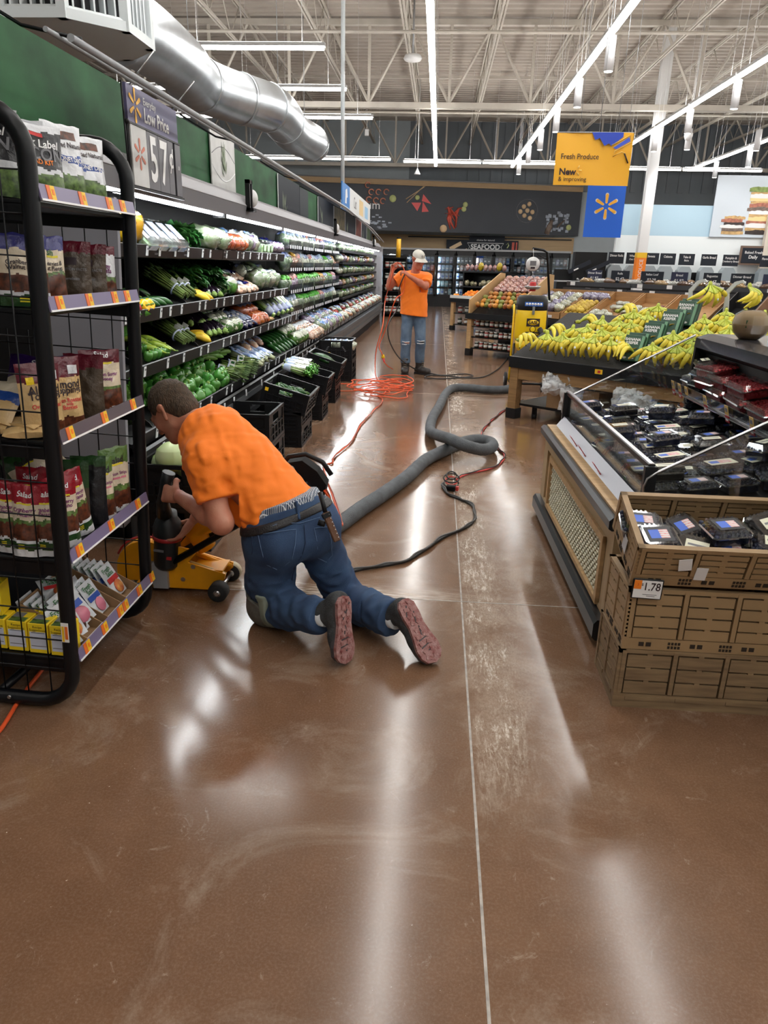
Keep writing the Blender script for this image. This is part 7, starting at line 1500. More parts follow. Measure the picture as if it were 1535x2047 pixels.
for x0 in(1.12,1.51):
    for i in range(8): veg('net%d'%(i%2),lambda i=i:b_bagged(.24,.18,.16,(PURN,PALE)[i%2],None,i+5,True,True),'produce_bag','netted bag in the wooden bins behind the vacuum','bag',FM@tr(x0+.10+.15*(i%2),.2+.2*(i//2),bz2(.2+.2*(i//2))+.03)@rz(RF.uniform(-1,1)),'netted produce bags')
def fill(key,b,name,lab,cat,grp,x0,x1,y0,y1,st,dz,n=1):
    for L_ in range(n):
        y=y0
        while y<y1:
            x=x0+(.5*st if L_ else 0)
            while x<x1: veg(key,b,name,lab,cat,FM@tr(x+RF.uniform(-.01,.01),y+RF.uniform(-.01,.01),bz2(y)+dz+L_*st*.7)@rz(RF.uniform(0,6)),grp); x+=st
            y+=st
fill('pot',ball(.042,POT),'potato','yellow potato in the heaped bin','potato','yellow potatoes',1.94,2.29,.14,.62,.085,.06,2)
for i in range(5): veg('net0',None,'produce_bag','purple netted bag at the top of the potato bin','bag',FM@tr(1.96+.075*i,.78+.05*(i%2),bz2(.8)+.04),'purple bags above the potatoes')
for i in range(14): veg('pale%d'%(i%2),lambda i=i:b_bagged(.15,.12,.09,PALE,None,i+9,True,False),'produce_pack','pale wrapped produce pack in the middle bins','pack',FM@tr((2.42+.14*(i%3)) if i<5 else 2.96+.12*(i%3),.14+.11*(i//3 if i<5 else (i-5)//3+(0)),bz2(.15+.11*(i//3))+.03)@rz(RF.uniform(-.5,.5)),'pale packs')
for i in range(4): veg('pale%d'%(i%2),None,'produce_pack','pale pack high in the half-empty bin','pack',FM@tr(2.6+.1*(i%2),.5+.2*(i//2),bz2(.5+.2*(i//2))+.03),'pale packs in the half-empty bin')
fill('ron',ball(.038,ONR),'red_onion','red onion in the bin left of the hooks','onion','red onions',3.24,3.42,.3,.75,.08,.05,1)
for i,(x,y) in enumerate(((4.95,.2),(5.12,.24))): veg('ora',ball(.055,ORA),'orange','%s orange in the brown carton'%('left','right')[i],'orange',FM@tr(x,y,bz2(y)+.07),'oranges in the carton')
for i,(x,y,s) in enumerate(((5.44,.2,.9),(5.62,.3,1.25),(5.78,.16,.9))): veg('mel',ball(.085,MEL),'melon','pale melon in the brown carton, %s'%('left','big middle one','right')[i],'melon',FM@tr(x,y,bz2(y)+.11),'pale melons',s)
# jars and packs on the end shelves under the mangoes
JAR=[mat('jar_dark',srgb(34,40,30),.3),mat('jar_amber',srgb(110,70,40),.3),mat('jar_red',srgb(150,50,44),.35)]; JLID=mat('jar_lid_white',srgb(214,214,208),.4)
def jar(key,mt,lid,label,group,M,s=1):
    def b(): m=MB(); m.lathe([(.036,0),(.04,.01),(.04,.075),(.032,.09)],mt,12); l=MB(); l.lathe([(.034,.09),(.034,.108),(0,.108)],lid,12); q=MB(); q.lathe([(.0405,.02),(.0405,.065)],PHO,12); q.box((0,-.041,.043),(.03,.002,.03),JLID); return [('jar',m),('lid',l),('label',q)]
    return veg(key,b,'jar',label,'jar',M,group,s)
k=0
for z in(.151,.351,.541):
    for i in range(8):
        for r in range(2): jar('jar%d'%(k%3),JAR[k%3],JLID,'small jar on the end shelves under the mangoes','jars under the mangoes',FM@tr(.17+.105*i,.10+.10*r,z)); k+=1
# ================================================================= oranges and cheese stand farther back
OT=thing('cheese_stand','black and wood stand with oranges, cheeses and red packs on its top shelf','stand',(.34,19.1,0),R_(-39)); OM=wm(OT)
def ob(m,a,b,mt): return m.bb(a,b,mt,M=OM)
for x in(0,1.25): m=MB(); ob(m,(x,0,.1),(x+.09,.09,.72),TANW); m.build('leg',OT); m=MB(); ob(m,(x-.01,-.01,0),(x+.1,.1,.12),BUMP); m.build('foot_cap',OT)
m=MB(); ob(m,(-.03,-.03,.70),(1.4,.95,.80),BUMP); m.build('table_top',OT)
for z in(.14,.42): ob(MB(),(.05,.03,z),(1.3,.8,z+.02),BLACK).build('lower_shelf',OT)
m=MB(); ob(m,(.0,.85,.8),(1.35,.9,1.45),BLACK); ob(m,(.0,.45,.8),(.03,.9,1.45),BLACK); ob(m,(1.32,.45,.8),(1.35,.9,1.45),BLACK); m.build('back_case',OT)
ob(MB(),(.0,.40,1.42),(1.35,.9,1.46),BLACK).build('top_shelf',OT); ob(MB(),(.0,.35,1.06),(1.35,.85,1.09),BLACK).build('middle_shelf',OT)
MB().bb((-.02,-.025,.80),(1.38,.0,.87),CARDW,M=OM).build('white_lip',OT)
def ot(key,b,name,lab,cat,grp,M,s=1): return veg(key,b,name,lab,cat,OM@M,grp,s)
for r in range(3):
    for i in range(9): ot('ora',None,'orange','orange in the pile on the cheese stand','orange','oranges on the cheese stand',tr(.35+.09*i,.08+.09*r,.865+.04*r+.02*(i%2)),.85)
for i in range(2): ot('ora',None,'orange','orange left of the black tag on the cheese stand','orange','two oranges left of the tag',tr(.06+.08*i,.08,.865),.85)
CHE=vmat('cheese_pack',srgb(206,192,150),.4,var=.3,vscale=15); REDK=vmat('red_pack',srgb(206,76,70),.35,var=.4,vscale=15,c2=srgb(240,214,206)); YELK=vmat('yellow_pack',srgb(248,214,30),.35)
for i in range(10): ot('chs',lambda:b_bagged(.14,.11,.14,CHE,None,3,True,False),'cheese_pack','pale wrapped cheese on the middle shelf of the stand','cheese','wrapped cheeses',tr(.1+.13*i,.5+.05*(i%2),1.092),RF.uniform(.7,1.25))
for i in range(9): ot('rpk%d'%(i%4==3),lambda i=i:b_bagged(.13,.10,.16,YELK if i%4==3 else REDK,None,5,True,False),'snack_pack','%s pack on the top shelf of the cheese stand'%('yellow' if i%4==3 else 'red and white'),'pack','%s packs on the stand top'%('yellow' if i%4==3 else 'red'),tr(.08+.14*i,.52,1.462),1.3 if i%4==3 else .95)
for i in range(10): jar('jar%d'%(i%3),None,None,'jar on the low shelves of the cheese stand','jars on the cheese stand',OM@tr(.16+.12*(i%5)*1.8,.2,.162 if i<5 else .442),1.5)
t=thing('dial_scale','white round dial scale lying tilted on the cheese stand','scale',OM@Vector((1.12,.0,.9)),R_(-39)); q=MB(); q.lathe([(0,0),(.12,0),(.13,.02),(.12,.04),(0,.045)],WHITE,20,M=tr(0,-.08,.12)@rx(R_(65))); q.build('dial',t,True); q=MB(); q.lathe([(0,.046),(.03,.046),(.03,.05),(0,.05)],T_GREY,12,M=tr(0,-.08,.12)@rx(R_(65))); q.box((.08,.03,.07),(.16,.16,.16),BLACK); q.build('base',t,True)
# ================================================================= bakery gondola along the right
BG=thing('bakery_gondola','long low bakery gondola with white tags along its rails behind the bins','shelving',FM@Vector((1.25,1.16,0)),R_(-39.4))
GM=FM@tr(1.25,1.16,0); GLn=4.95
m=MB(); m.bb((0,.03,.0),(GLn,.9,1.18),mat('gondola_brown',srgb(132,100,72),.6),M=GM); m.build('body',BG)
for z,y0 in((1.22,-.02),(1.32,.10)):
    for i in range(4): m=MB(); m.box((GLn*(i+.5)/4,y0,z),(GLn/4-.02,.03,.07),mat('rail_charcoal',srgb(58,58,62),.4),M=GM@tr(0,0,0)); m.build('price_rail',BG)
    m=MB(); m.bb((0,y0,z-.03),(GLn,.9,z-.01),BLACK,M=GM); m.build('shelf',BG)
R=random.Random(8); x=.2
while x<GLn-.1:
    m=MB(); m.box((x,-.038 if R.random()<.6 else .082,1.225 if R.random()<.6 else 1.325),(.09,.004,.06),OFFW,M=GM); m.build('shelf_tag',BG); x+=R.uniform(.2,.5)
BREAD=[vmat('bread_tan',srgb(196,154,104),.6,var=.35,vscale=9),vmat('bread_bag_white',srgb(226,220,210),.35,var=.3,vscale=16),vmat('bread_brown',srgb(126,86,58),.6,var=.3,vscale=9)]
x=.3; i=0
while x<GLn-.2:
    veg('loaf%d'%(i%3),lambda i=i:b_bagged(.26,.14,.11,BREAD[i%3],None,i,True,True),'bread_loaf','bagged bread loaf on the bakery gondola','bread',GM@tr(x,.28+.12*(i%2),1.315)@rz(R.uniform(-.4,.4)),'loaves on the gondola'); x+=R.uniform(.16,.26); i+=1
x=.35; i=0
while x<GLn-.3:
    M=GM@tr(x,.45,1.32); t=thing('price_sign','small black price card standing among the bread, %s along the gondola'%ORD[i],'sign',M.translation,M,'black price cards on the gondola'); w=R.choice((.28,.4,.34))
    m=MB(); m.box((0,0,.13),(w,.012,.22),DARKP if i%3 else mat('card_navy',srgb(32,38,66),.5)); m.box((0,.01,.02),(.02,.02,.06),BLACK); m.build('card',t,True); m=MB(); F_=frame((0,-.0065,.15),(1,0,0),(0,0,1)); m.text(('Dinner Bread','Rolls','Italian Loaf','Bread','Baguette')[i%5],.05,OFFW,tr(0,0,.04)@F_,bold=.01); m.text('$%d.%02d'%(1+i%3,(97,47,28)[i%3]),.07,OFFW,tr(0,0,-.05)@F_,bold=.01); m.build('lettering',t,True); x+=R.uniform(.45,.75); i+=1
# bakery wall shelving at the back right
BW=thing('bakery_shelving','tall black bakery shelving with clear scoop bins along the bright wall','shelving',(3.6,19.5,0))
bx=lambda y,u:(u-878)/1430*.965*y
m=MB(); m.bb((3.0,19.4,0),(9.6,20.1,1.25),BLACK); m.bb((3.0,20.0,1.2),(9.6,20.1,1.55),BLACK); m.build('carcass',BW); MB().bb((3.45,19.7,0),(4.25,20.05,1.98),BLACK).build('tall_cabinet',BW); mq=MB()
for q in range(2): mq.box((3.55+.45*q,19.5,1.62),(.6,.02,.10),DARKP,M=tr(3.55+.45*q,19.5,1.62)@ry(-.45)@tr(-3.55-.45*q,-19.5,-1.62)); mq.box((3.45+.45*q,19.488,1.60),(.12,.004,.03),OFFW,M=tr(3.55+.45*q,19.5,1.62)@ry(-.45)@tr(-3.55-.45*q,-19.5,-1.62))
mq.build('slanted_sign',BW)
MB().bb((3.0,19.35,1.25),(9.6,20.05,1.28),GREYM).build('counter',BW)
for i,(u,tx) in enumerate(((1223,'Dinner Rolls'),(1256,'Wheat & Oat Rolls'),(1288,'Sweets'),(1319,'Ciabatta'),(1354,'Take & Bake'),(1395,'Garlic Bread'),(1435,'Pumpkin & Cranberry Bread'),(1504,'Flavor Bread'))):
    x=4.46+(u-1223)*.0133
    t=thing('bakery_sign','black %s sign card above its clear scoop bin'%tx,'sign',(x,19.6,1.28),0,None); m=MB(); m.bb((x-.19,19.6,1.72),(x+.19,19.615,1.99),DARKP); m.build('card',t); m=MB(); F_=frame((x,19.598,1.91),(1,0,0),(0,0,1))
    ws=tx.split(' '); l1=' '.join(ws[:2]) if len(ws)>1 else tx; m.text(l1,.075,OFFW,F_,bold=.015,sx=.85,shear=0); 
    if len(ws)>2: m.text(' '.join(ws[2:]),.06,OFFW,tr(0,0,-.08)@F_,bold=.01)
    m.build('lettering',t); m=MB(); m.prism([(-.17,0),(.17,0),(.17,.30),(.10,.40),(-.10,.40),(-.17,.30)],.25,mat('scoop_bin',srgb(150,160,166),.15),M=frame((x,19.85,1.285),(1,0,0),(0,0,1))); m.build('scoop_bin',t)
    for q in range(3): veg('loaf%d'%((q+i)%3),None,'bread_loaf','bread loaf before the %s bin'%tx,'bread',tr(x-.15+.15*q,19.5,1.285),'loaves by the %s bin'%tx,.8)
t=thing('chalk_sign','framed black Baked Fresh Daily sign on the white wall','sign',(8.2,Y1-.05,2.0)); 
x=8.35*1.0; yb=19.9; 
SGX,SGZ=7.93,1.98
m=MB(); m.bb((SGX-.33,yb+.02,SGZ-.22),(SGX+.31,yb+.06,SGZ+.24),mat('sign_frame_brown',srgb(110,90,78),.5)); m.build('frame',t); m=MB(); m.bb((SGX-.28,yb+.01,SGZ-.17),(SGX+.26,yb+.03,SGZ+.19),DARKP); m.build('board',t); m=MB(); F_=frame((SGX,yb+.008,SGZ+.08),(1,0,0),(0,0,1)); m.text('Baked Fresh',.09,OFFW,F_,bold=.01); m.text('Daily',.11,OFFW,tr(0,0,-.11)@F_,bold=.02); m.build('lettering',t)
# bright bakery wall with blue band and sandwich mural (its own partition)
wb=MB(); wb.bb((4.52,20.12,0),(14.9,20.3,2.42),WW); wb.bb((3.75,20.12,2.42),(14.9,20.3,3.15),WB); struct(wb.build('wall_bakery'))
t=thing('sandwich_mural','pale wall mural of two tall stacked sandwiches at the far right','mural',(6.85,20.1,2.42)); MUP=mat('mural_pale',srgb(206,216,226),.5)
MB().bb((6.82,20.06,2.42),(8.45,20.10,3.85),MUP).build('panel',t)
R=random.Random(6); SW=[mat('ink_bun',srgb(206,170,116),.6,var=.3,vscale=12),mat('ink_rye',srgb(60,50,48),.6,var=.4,vscale=12),mat('ink_ham',srgb(176,112,92),.6,var=.4,vscale=14),mat('ink_cheese',srgb(232,208,150),.6),mat('ink_grain',srgb(120,104,96),.6,var=.4,vscale=20),OFFW,mat('ink_lettuce',srgb(140,160,90),.6,var=.4,vscale=14)]
m=MB()
def layers(x,z,w,seq,hh):
    for k in seq:
        h=hh*R.uniform(.8,1.2); o=R.uniform(-.04,.04); ww=w*R.uniform(.9,1.05); n=10
        top=[(x+o+ww*(.5-i/n),z+h*(.75+.25*math.sin(PI*i/n))+R.uniform(-.012,.012)) for i in range(n+1)]; bot=[(x+o+ww*(-.5+i/n),z-.01*math.sin(PI*i/n)) for i in range(n+1)]
        m.prism(bot+top,.004+.0015*k,SW[k],M=frame((0,20.058,0),(1,0,0),(0,0,1))); z+=h*.82
layers(7.34,2.49,.56,(0,4,5,1,2,0),.085); layers(7.98,2.50,.62,(1,0,5,2,3,0,5,4,2,0,3,5,0,6),.092); m.build('printed_sandwiches',t)
MB().bb((8.15,19.9,1.25),(8.7,20.05,2.95),mat('column_tan',srgb(216,206,192),.55)).build('trim_2'); struct(bpy.data.objects['trim_2'])
MB().bb((8.3,19.3,0),(9.6,19.5,1.95),BLACK).build('bakery_end_case',BW)
for i,(x,z) in enumerate(((5.4,3.6),(6.9,3.6),(8.6,3.6))):  # extra heads and lamps added to brighten the bakery wall
    w=dup(s0,(x,18.2,4.6)); w['label']='added white cylinder spotlight brightening the bakery wall, %s from the left'%ORD[i]; w['group']='added bakery wall spotlights'
    ld=bpy.data.lights.new('wall_fill_lamp','SPOT'); ld.energy=90; ld.spot_size=1.5; ld.spot_blend=.7; ld.shadow_soft_size=.06; ld.color=(1,.98,.95); lo=bpy.data.objects.new('wall_fill_lamp',ld); COL.objects.link(lo); lo.location=(x,18.2,3.86); lo.rotation_euler=(math.radians(42),0,0); lo.parent=w; lo.location=(0,0,-.49)
# ================================================================= back wall: seafood band, sign, freezers
sb=thing('seafood_banner','long charcoal wall banner printed with shrimp, melon, crab and fish','banner',(0,29.7,2.8))
SA,SB=Vector((-6.4,28.4,2.78)),Vector((5.42,30.8,2.78)); SM=frame(SA,SB-SA,(0,0,1)); SLN=(SB-SA).length
def sbb(m,a,b,mt): return m.bb(a,b,mt,M=SM)
m=MB(); sbb(m,(0,0,-.06),(SLN,1.60,0),mat('banner_charcoal',srgb(48,53,62),.5,var=.08,vscale=1)); m.build('panel',sb)
m=MB(); sbb(m,(0,1.60,-.15),(SLN,1.78,.05),WTAN); m.build('wood_cap',sb); m=MB(); m.cyl(SM@Vector((0,1.80,.08)),SM@Vector((SLN,1.80,.08)),.02,GREYM,6); m.build('light_rail',sb)
INKP=mat('ink_shrimp',srgb(222,150,124),.5,var=.3,vscale=6); INKM=mat('ink_melon',srgb(226,92,92),.5); INKC=mat('ink_crab',srgb(206,88,70),.5,var=.3,vscale=5); INKL=mat('ink_lime',srgb(196,206,140),.5); INKS=mat('ink_scallop',srgb(226,196,156),.5); INKI=mat('ink_ice',srgb(170,180,196),.5,var=.5,vscale=7)
# pixel to banner coordinate along SM
def bpx(u,v):
    C_=Vector((0,0,CAMZ)); R_3=camo.matrix_world.to_3x3(); d=R_3@Vector(((u-767.5)/1430,-(v-1023.5)/1430,-1)); n=SM.to_3x3()@Vector((0,0,1)); t=(SA-C_).dot(n)/d.dot(n); q=SM.inverted()@(C_+d*t); return q.x,q.y
m=MB()
for (u,v) in((735,370),(742,384),(756,384),(772,384),(737,399),(751,401),(765,402)):
    x,y=bpx(u,v); m.tube([SM@Vector((x+.095*math.cos(a),y+.095*math.sin(a),.01)) for a in [.3+.5*i for i in range(11)]],[.085]*8+[.06,.05,.03],INKP,6,flat=.3)
x,y=bpx(785,397); m.lathe([(0,.0),(.13,.0),(.13,.02),(0,.025)],INKL,12,M=SM@tr(x,y,0)); m.build('printed_shrimp',sb)
m=MB()
for tri in(((846,388),(862,408),(843,402)),((822,405),(842,405),(834,422)),((845,403),(857,423),(843,424))): m.prism([bpx(*p) for p in tri],.012,INKM,M=SM)
x,y=bpx(834,395); m.lathe([(0,0),(.10,0),(.08,.03),(0,.04)],INKL,9,M=SM@tr(x,y,0)); 
for a,b in(((852,371),(811,398)),((849,370),(813,405))): p,q=bpx(*a),bpx(*b); m.tube([SM@Vector((*p,.01)),SM@Vector((*q,.01))],.014,INKS,4)
m.build('printed_melon',sb)
m=MB(); R=random.Random(9)
for i in range(11):
    p=bpx(905+R.uniform(-8,8),430); q=bpx(878+R.uniform(0,52),415+R.uniform(-2,48)); md=((p[0]+q[0])/2+R.uniform(-.1,.1),(p[1]+q[1])/2+R.uniform(0,.2)); m.tube([SM@Vector((*p,.012)),SM@Vector((*md,.014)),SM@Vector((*q,.01))],[.06,.05,.015],INKC,6,flat=.4)
m.tube([SM@Vector((*bpx(u,v),.012)) for u,v in((900,418),(912,434),(910,455))],[.09,.11,.08],INKC,8,flat=.4)
for u,v in((930,409),(927,418)): x,y=bpx(u,v); m.lathe([(0,0),(.10,0),(.09,.02),(0,.02)],INKL,12,M=SM@tr(x,y,0))
x,y=bpx(886,457); m.lathe([(0,0),(.14,0),(.14,.02),(0,.02)],INKS,12,M=SM@tr(x,y,0)); m.build('printed_crab',sb)
m=MB()
for u,v in((1047,413),(1058,408),(1040,423),(1054,421),(1064,424),(1048,431),(1059,436)): x,y=bpx(u,v); m.lathe([(0,0),(.09,0),(.08,.02),(0,.025)],INKS,10,M=SM@tr(x,y,0))
x,y=bpx(1053,422); m.tube([SM@Vector((x+.42*math.cos(a),y+.42*math.sin(a),.004)) for a in [.2618*i for i in range(24)]],.012,T_GREY,4,closed=True); m.build('printed_scallops',sb)
m=MB()
for i in range(30): x,y=bpx(1093+R.uniform(0,42),445+R.uniform(-12,24)-R.uniform(0,10)); m.box((x,y,.005),(.12,.10,.012+.004*(i%3)),INKI,M=SM)
for a,b in(((1092,468),(1103,440)),((1112,455),(1128,440))): m.tube([SM@Vector((*bpx(*a),.02)),SM@Vector((*bpx((a[0]+b[0])/2,(a[1]+b[1])/2),.02)),SM@Vector((*bpx(*b),.02))],[.10,.13,.05],mat('ink_fish',srgb(120,104,92),.5,var=.5,vscale=6),7,flat=.3)
x,y=bpx(1136,455); m.lathe([(0,0),(.11,0),(.1,.02),(0,.02)],INKL,12,M=SM@tr(x,y,.02)); m.build('printed_fish',sb)
m=MB(); x,y=bpx(733,410); m.text('Premium',.42,OFFW,SM@tr(x-.25,y,.004)); 
for i in range(26): x,y=bpx(750+R.gauss(0,14),446+R.gauss(0,8)); m.box((x,y,.004),(.12,.05,.006),INKI,M=SM@tr(0,0,0))
m.build('lettering',sb)
t=thing('wall_cladding','tan wood cladding strip under the seafood banner','cladding',(0,30.95,2.1)); m=MB(); m.bb((-3.2,30.9,2.12),(5.3,30.99,2.72),WTAN); m.build('board',t); m=MB(); m.bb((-1.3,30.84,2.62),(5.2,30.9,2.66),BLACK); m.build('dark_rail',t)
t=thing('seafood_sign','black SEAFOOD sign with ribbon outline and food photos above the freezers','sign',(1.7,30.75,1.95)); m=MB(); m.bb((.25,30.72,1.98),(3.1,30.78,2.56),DARKP); m.bb((1.15,30.71,1.98),(2.55,30.77,2.72),DARKP); m.build('board',t)
F_=frame((1.80,30.705,2.30),(1,0,0),(0,0,1)); m=MB(); m.text('SEAFOOD',.26,OFFW,F_,bold=.03); m.text('choice for natural',.10,OFFW,tr(0,0,.26)@F_); m.text('Brought to you by nature',.09,OFFW,tr(0,0,-.24)@F_); m.tube([F_@Vector(p) for p in((-.72,.15,0),(.72,.15,0),(.62,0,0),(.72,-.15,0),(-.72,-.15,0),(-.62,0,0))],.012,OFFW,4,closed=True,smooth=False); m.build('lettering',t)
m=MB(); m.box((.62,30.71,2.32),(.5,.01,.14),INKS,M=tr(.62,0,2.32)@ry(R_(-28))@tr(-.62,0,-2.32)); m.box((.92,30.71,2.13),(.36,.012,.10),INKS,M=tr(.92,0,2.13)@ry(R_(-20))@tr(-.92,0,-2.13)); m.build('printed_fillet',t); m=MB(); m.bb((2.85,30.71,2.02),(2.95,30.716,2.5),INKC); m.bb((3.0,30.71,2.02),(3.06,30.716,2.5),INKC); m.tube([(2.62,30.712,2.40),(2.70,30.712,2.48),(2.72,30.712,2.38),(2.66,30.712,2.28)],.03,INKL,6,flat=.2); m.build('printed_claw',t)
# freezers
FRB=mat('freezer_black',(.006,.006,.008),.3); FGL=clear('freezer_glass',(.88,.93,.96),.07,.02); FLED=emis('freezer_led',(.85,.95,1),26)
PKC=[mat('frozen_blue',srgb(70,130,190),.35,var=.5,vscale=9,c2=srgb(200,220,236)),mat('frozen_white',srgb(206,214,222),.35,var=.4,vscale=9,c2=srgb(110,130,160)),mat('frozen_purple',srgb(90,80,130),.35,var=.5,vscale=9,c2=srgb(210,200,220)),mat('frozen_teal',srgb(80,160,180),.35,var=.5,vscale=9,c2=srgb(220,236,236)),mat('frozen_red',srgb(160,70,70),.35,var=.5,vscale=9,c2=srgb(230,220,210)),mat('frozen_grey',srgb(100,104,112),.35,var=.5,vscale=9)]
x=-2.35; i=0; R=random.Random(77); bxs={}
while x<5.0:
    t=thing('freezer_cabinet','black glass-door freezer under the seafood sign, %s from the cooler end'%ORD[i],'freezer',(x,30.1,0),0,'glass-door freezers'); W_=.74
    m=MB(); m.bb((x,30.12,0),(x+W_,30.85,.42),FRB); m.bb((x,30.75,.42),(x+W_,30.85,2.05),FRB); m.bb((x,30.1,2.0),(x+W_,30.85,2.13),FRB); m.bb((x,30.1,.3),(x+.04,30.8,2.1),FRB); m.build('cabinet',t)
    m=MB()
    for a,b in(((x+.01,30.06,.40),(x+.07,30.11,2.02)),((x+W_-.06,30.06,.40),(x+W_-.0,30.11,2.02)),((x,30.06,.38),(x+W_,30.11,.46)),((x,30.06,1.95),(x+W_,30.11,2.02))): m.bb(a,b,FRB)
    d=m.build('door',t); MB().bb((x+.07,30.08,.46),(x+W_-.06,30.085,1.95),FGL).build('pane',d); MB().cyl((x+W_-.03,30.04,.9),(x+W_-.03,30.04,1.5),.012,STEEL,6).build('handle',d)
    if i<6: MB().bb((x+.04,30.14,.5),(x+.065,30.17,1.95),FLED).build('led_strip',t)
    for k in range(5):
        z=.46+.30*k; MB().bb((x+.05,30.16,z-.02),(x+W_-.03,30.72,z),FRB).build('shelf',t)
        for j in range(4):
            c=R.choice((0,1,1,2,3,0,5)) if i<4 else R.choice((5,2,4,1,5)); h=R.uniform(.15,.24); key=(c,round(h,1))
            if key not in bxs: bm_=MB(); bm_.box((0,0,.1 if key[1]<.2 else .115),(.135,.2,.2 if key[1]<.2 else .23),PKC[c],bev=.02); bm_.box((0,-.101,.10),(.08,.004,.05),OFFW if c!=1 else T_BLUE); bxs[key]=bm_.mesh('frozen_pack')
            o=bpy.data.objects.new('frozen_pack',bxs[key]); COL.objects.link(o); o.location=(x+.13+.15*j,30.30,z+.002); tag(o,'small frozen food pack behind the %s freezer door'%ORD[i],'pack','packs in the %s freezer'%ORD[i])
    x+=W_+.005; i+=1
MB().bb((-2.4,30.0,2.13),(5.1,30.9,2.20),GREYM).build('trim_3'); struct(bpy.data.objects['trim_3'])
# ================================================================= banners, column
t=thing('produce_banner','yellow Fresh Produce banner with a blue paint corner hung from the roof','banner',(2.03,11,2.67)); YBN=mat('banner_yellow',srgb(244,180,40),.45,bump=.1,bscale=3); BM2=frame((1.52,11.0,2.665),(1,.0,0.004),(0,0,1))
m=MB(); m.grid(lambda u,v:(1.02*u,.655*v,.012*math.sin(5*u+3*v)+.006*math.sin(17*u)),24,12,YBN,M=BM2); m.grid(lambda u,v:(1.02*u,.655*v,.012*math.sin(5*u+3*v)+.006*math.sin(17*u)-.003),24,12,YBN,M=BM2,flip=True); m.build('cloth',t)
F_=BM2@tr(0,0,.02); m=MB(); m.text('Fresh Produce',.095,T_DARK,F_@tr(.07,.355,0),align='LEFT',bold=.008,sx=.92); m.text('New',.115,T_DARK,F_@tr(.065,.165,0),align='LEFT',bold=.03); m.text('& improving',.082,T_DARK,F_@tr(.06,.075,0),align='LEFT',sx=.95); m.build('lettering',t)
m=MB(); m.prism([(.46,.655),(.51,.56),(.57,.585),(.64,.49),(.70,.52),(.73,.49),(.88,.60),(.88,.655)],.002,mat('banner_blue',srgb(40,72,190),.4),M=F_); m.prism([(.76,.47),(.80,.45),(.98,.55),(.96,.60)],.003,mat('banner_blue2',srgb(62,92,206),.4),M=F_); m.tube([F_@Vector(p) for p in((.74,.50,.0),(.97,.62,.0),(.99,.54,0),(.79,.43,0),(.77,.36,0),(.88,.42,0),(.93,.40,0))],.006,mat('banner_gold',srgb(250,214,120),.4),4); m.tube([F_@Vector((.92,.40,0)),F_@Vector((.98,.28,0))],.010,T_DARK,5); m.build('paint_roller_print',t)
m=MB()
for a in(60,0,-60): 
    an=math.radians(a); m.tube([F_@Vector((.30+.03*math.cos(an),.185+.03*math.sin(an),0)),F_@Vector((.30+.07*math.cos(an),.185+.07*math.sin(an),0))],.008,mat('banner_gold',(1,1,1)),5)
m.build('spark_emblem',t); m=MB(); m.cyl(BM2@Vector((0,.655,0)),BM2@Vector((1.02,.655,0)),.008,GREYM,8)
for x in(.3,.56,.8): m.cyl(BM2@Vector((x,.655,0)),Vector((BM2@Vector((x,.655,0))).to_2d().to_3d())+Vector((0,0,RZ)),.004,GREYM,5)
m.build('hanger',t)
t=thing('spark_banner','blue banner with a yellow six-ray spark hanging behind the yellow one','banner',(2.47,12,2.05)); BM3=frame((2.184,12.0,2.04),(1,.0,0.0),(0,0,1)); m=MB(); m.box((.285,.37,0),(.57,.74,.006),mat('banner_royal',srgb(28,104,226),.4),M=BM3); m.build('cloth',t); m=MB(); spark(m,BM3@tr(.30,.44,.004),.165,OFFW,.002); m.build('spark_outline',t); m=MB(); spark(m,BM3@tr(.30,.44,.005),.152,mat('spark_yellow',(1,1,1)),.002,.40); m.build('spark_emblem',t)
m=MB(); [m.cyl(BM3@Vector((x,.74,0)),(BM3@Vector((x,.74,0)))*1.0+Vector((0,0,RZ-2.78)),.004,GREYM,5) for x in(.08,.5)]; m.build('hanger',t)
t=thing('roof_column','white steel column with an orange sleeve among the bakery shelves','column',(4.93,19.0,0)); m=MB(); m.bb((4.80,18.9,0),(5.02,19.12,RZ-.02),WHITE); m.build('shaft',t); m=MB(); m.bb((4.795,18.895,1.2),(5.025,19.125,1.86),T_ORG); m.bb((4.794,18.894,1.86),(5.026,19.126,1.98),TAGY); m.text('PRODUCE',.12,OFFW,frame((4.91,18.892,1.55),(0,0,1),(-1,0,0))); m.build('orange_sleeve',t)
# black end rack and yellow sign post at the far end of the cooler
t=thing('end_rack','narrow black rack of jars at the far end of the cooler','rack',(-1.4,23.6,0)); m=MB()
for z in(.1,.42,.76,1.1,1.44,1.75): m.bb((-1.75,23.4,z),(-1.02,23.9,z+.025),BLACK)
for x in(-1.75,-1.04): m.bb((x,23.4,0),(x+.03,23.9,1.85),BLACK)
m.bb((-1.75,23.88,0),(-1.02,23.92,1.85),BLACK); m.build('frame',t)
k=0
for z in(.127,.447,.787,1.127,1.467):
    for i in range(5): jar('jar%d'%(k%3),None,None,'jar on the narrow black rack by the cooler end','jars on the end rack',tr(-1.62+.13*i,23.5,z),1.7); k+=1
t=thing('sign_post','yellow upright sign tube on top of the narrow end rack','sign',(-1.3,23.5,1.86)); MB().cyl((-1.28,23.6,1.776),(-1.28,23.6,2.32),.07,mat('tube_yellow',srgb(238,178,40),.4),14).build('tube',t); MB().cyl((-1.28,23.6,2.32),(-1.28,23.6,2.36),.072,BLACK,14).build('cap',t)
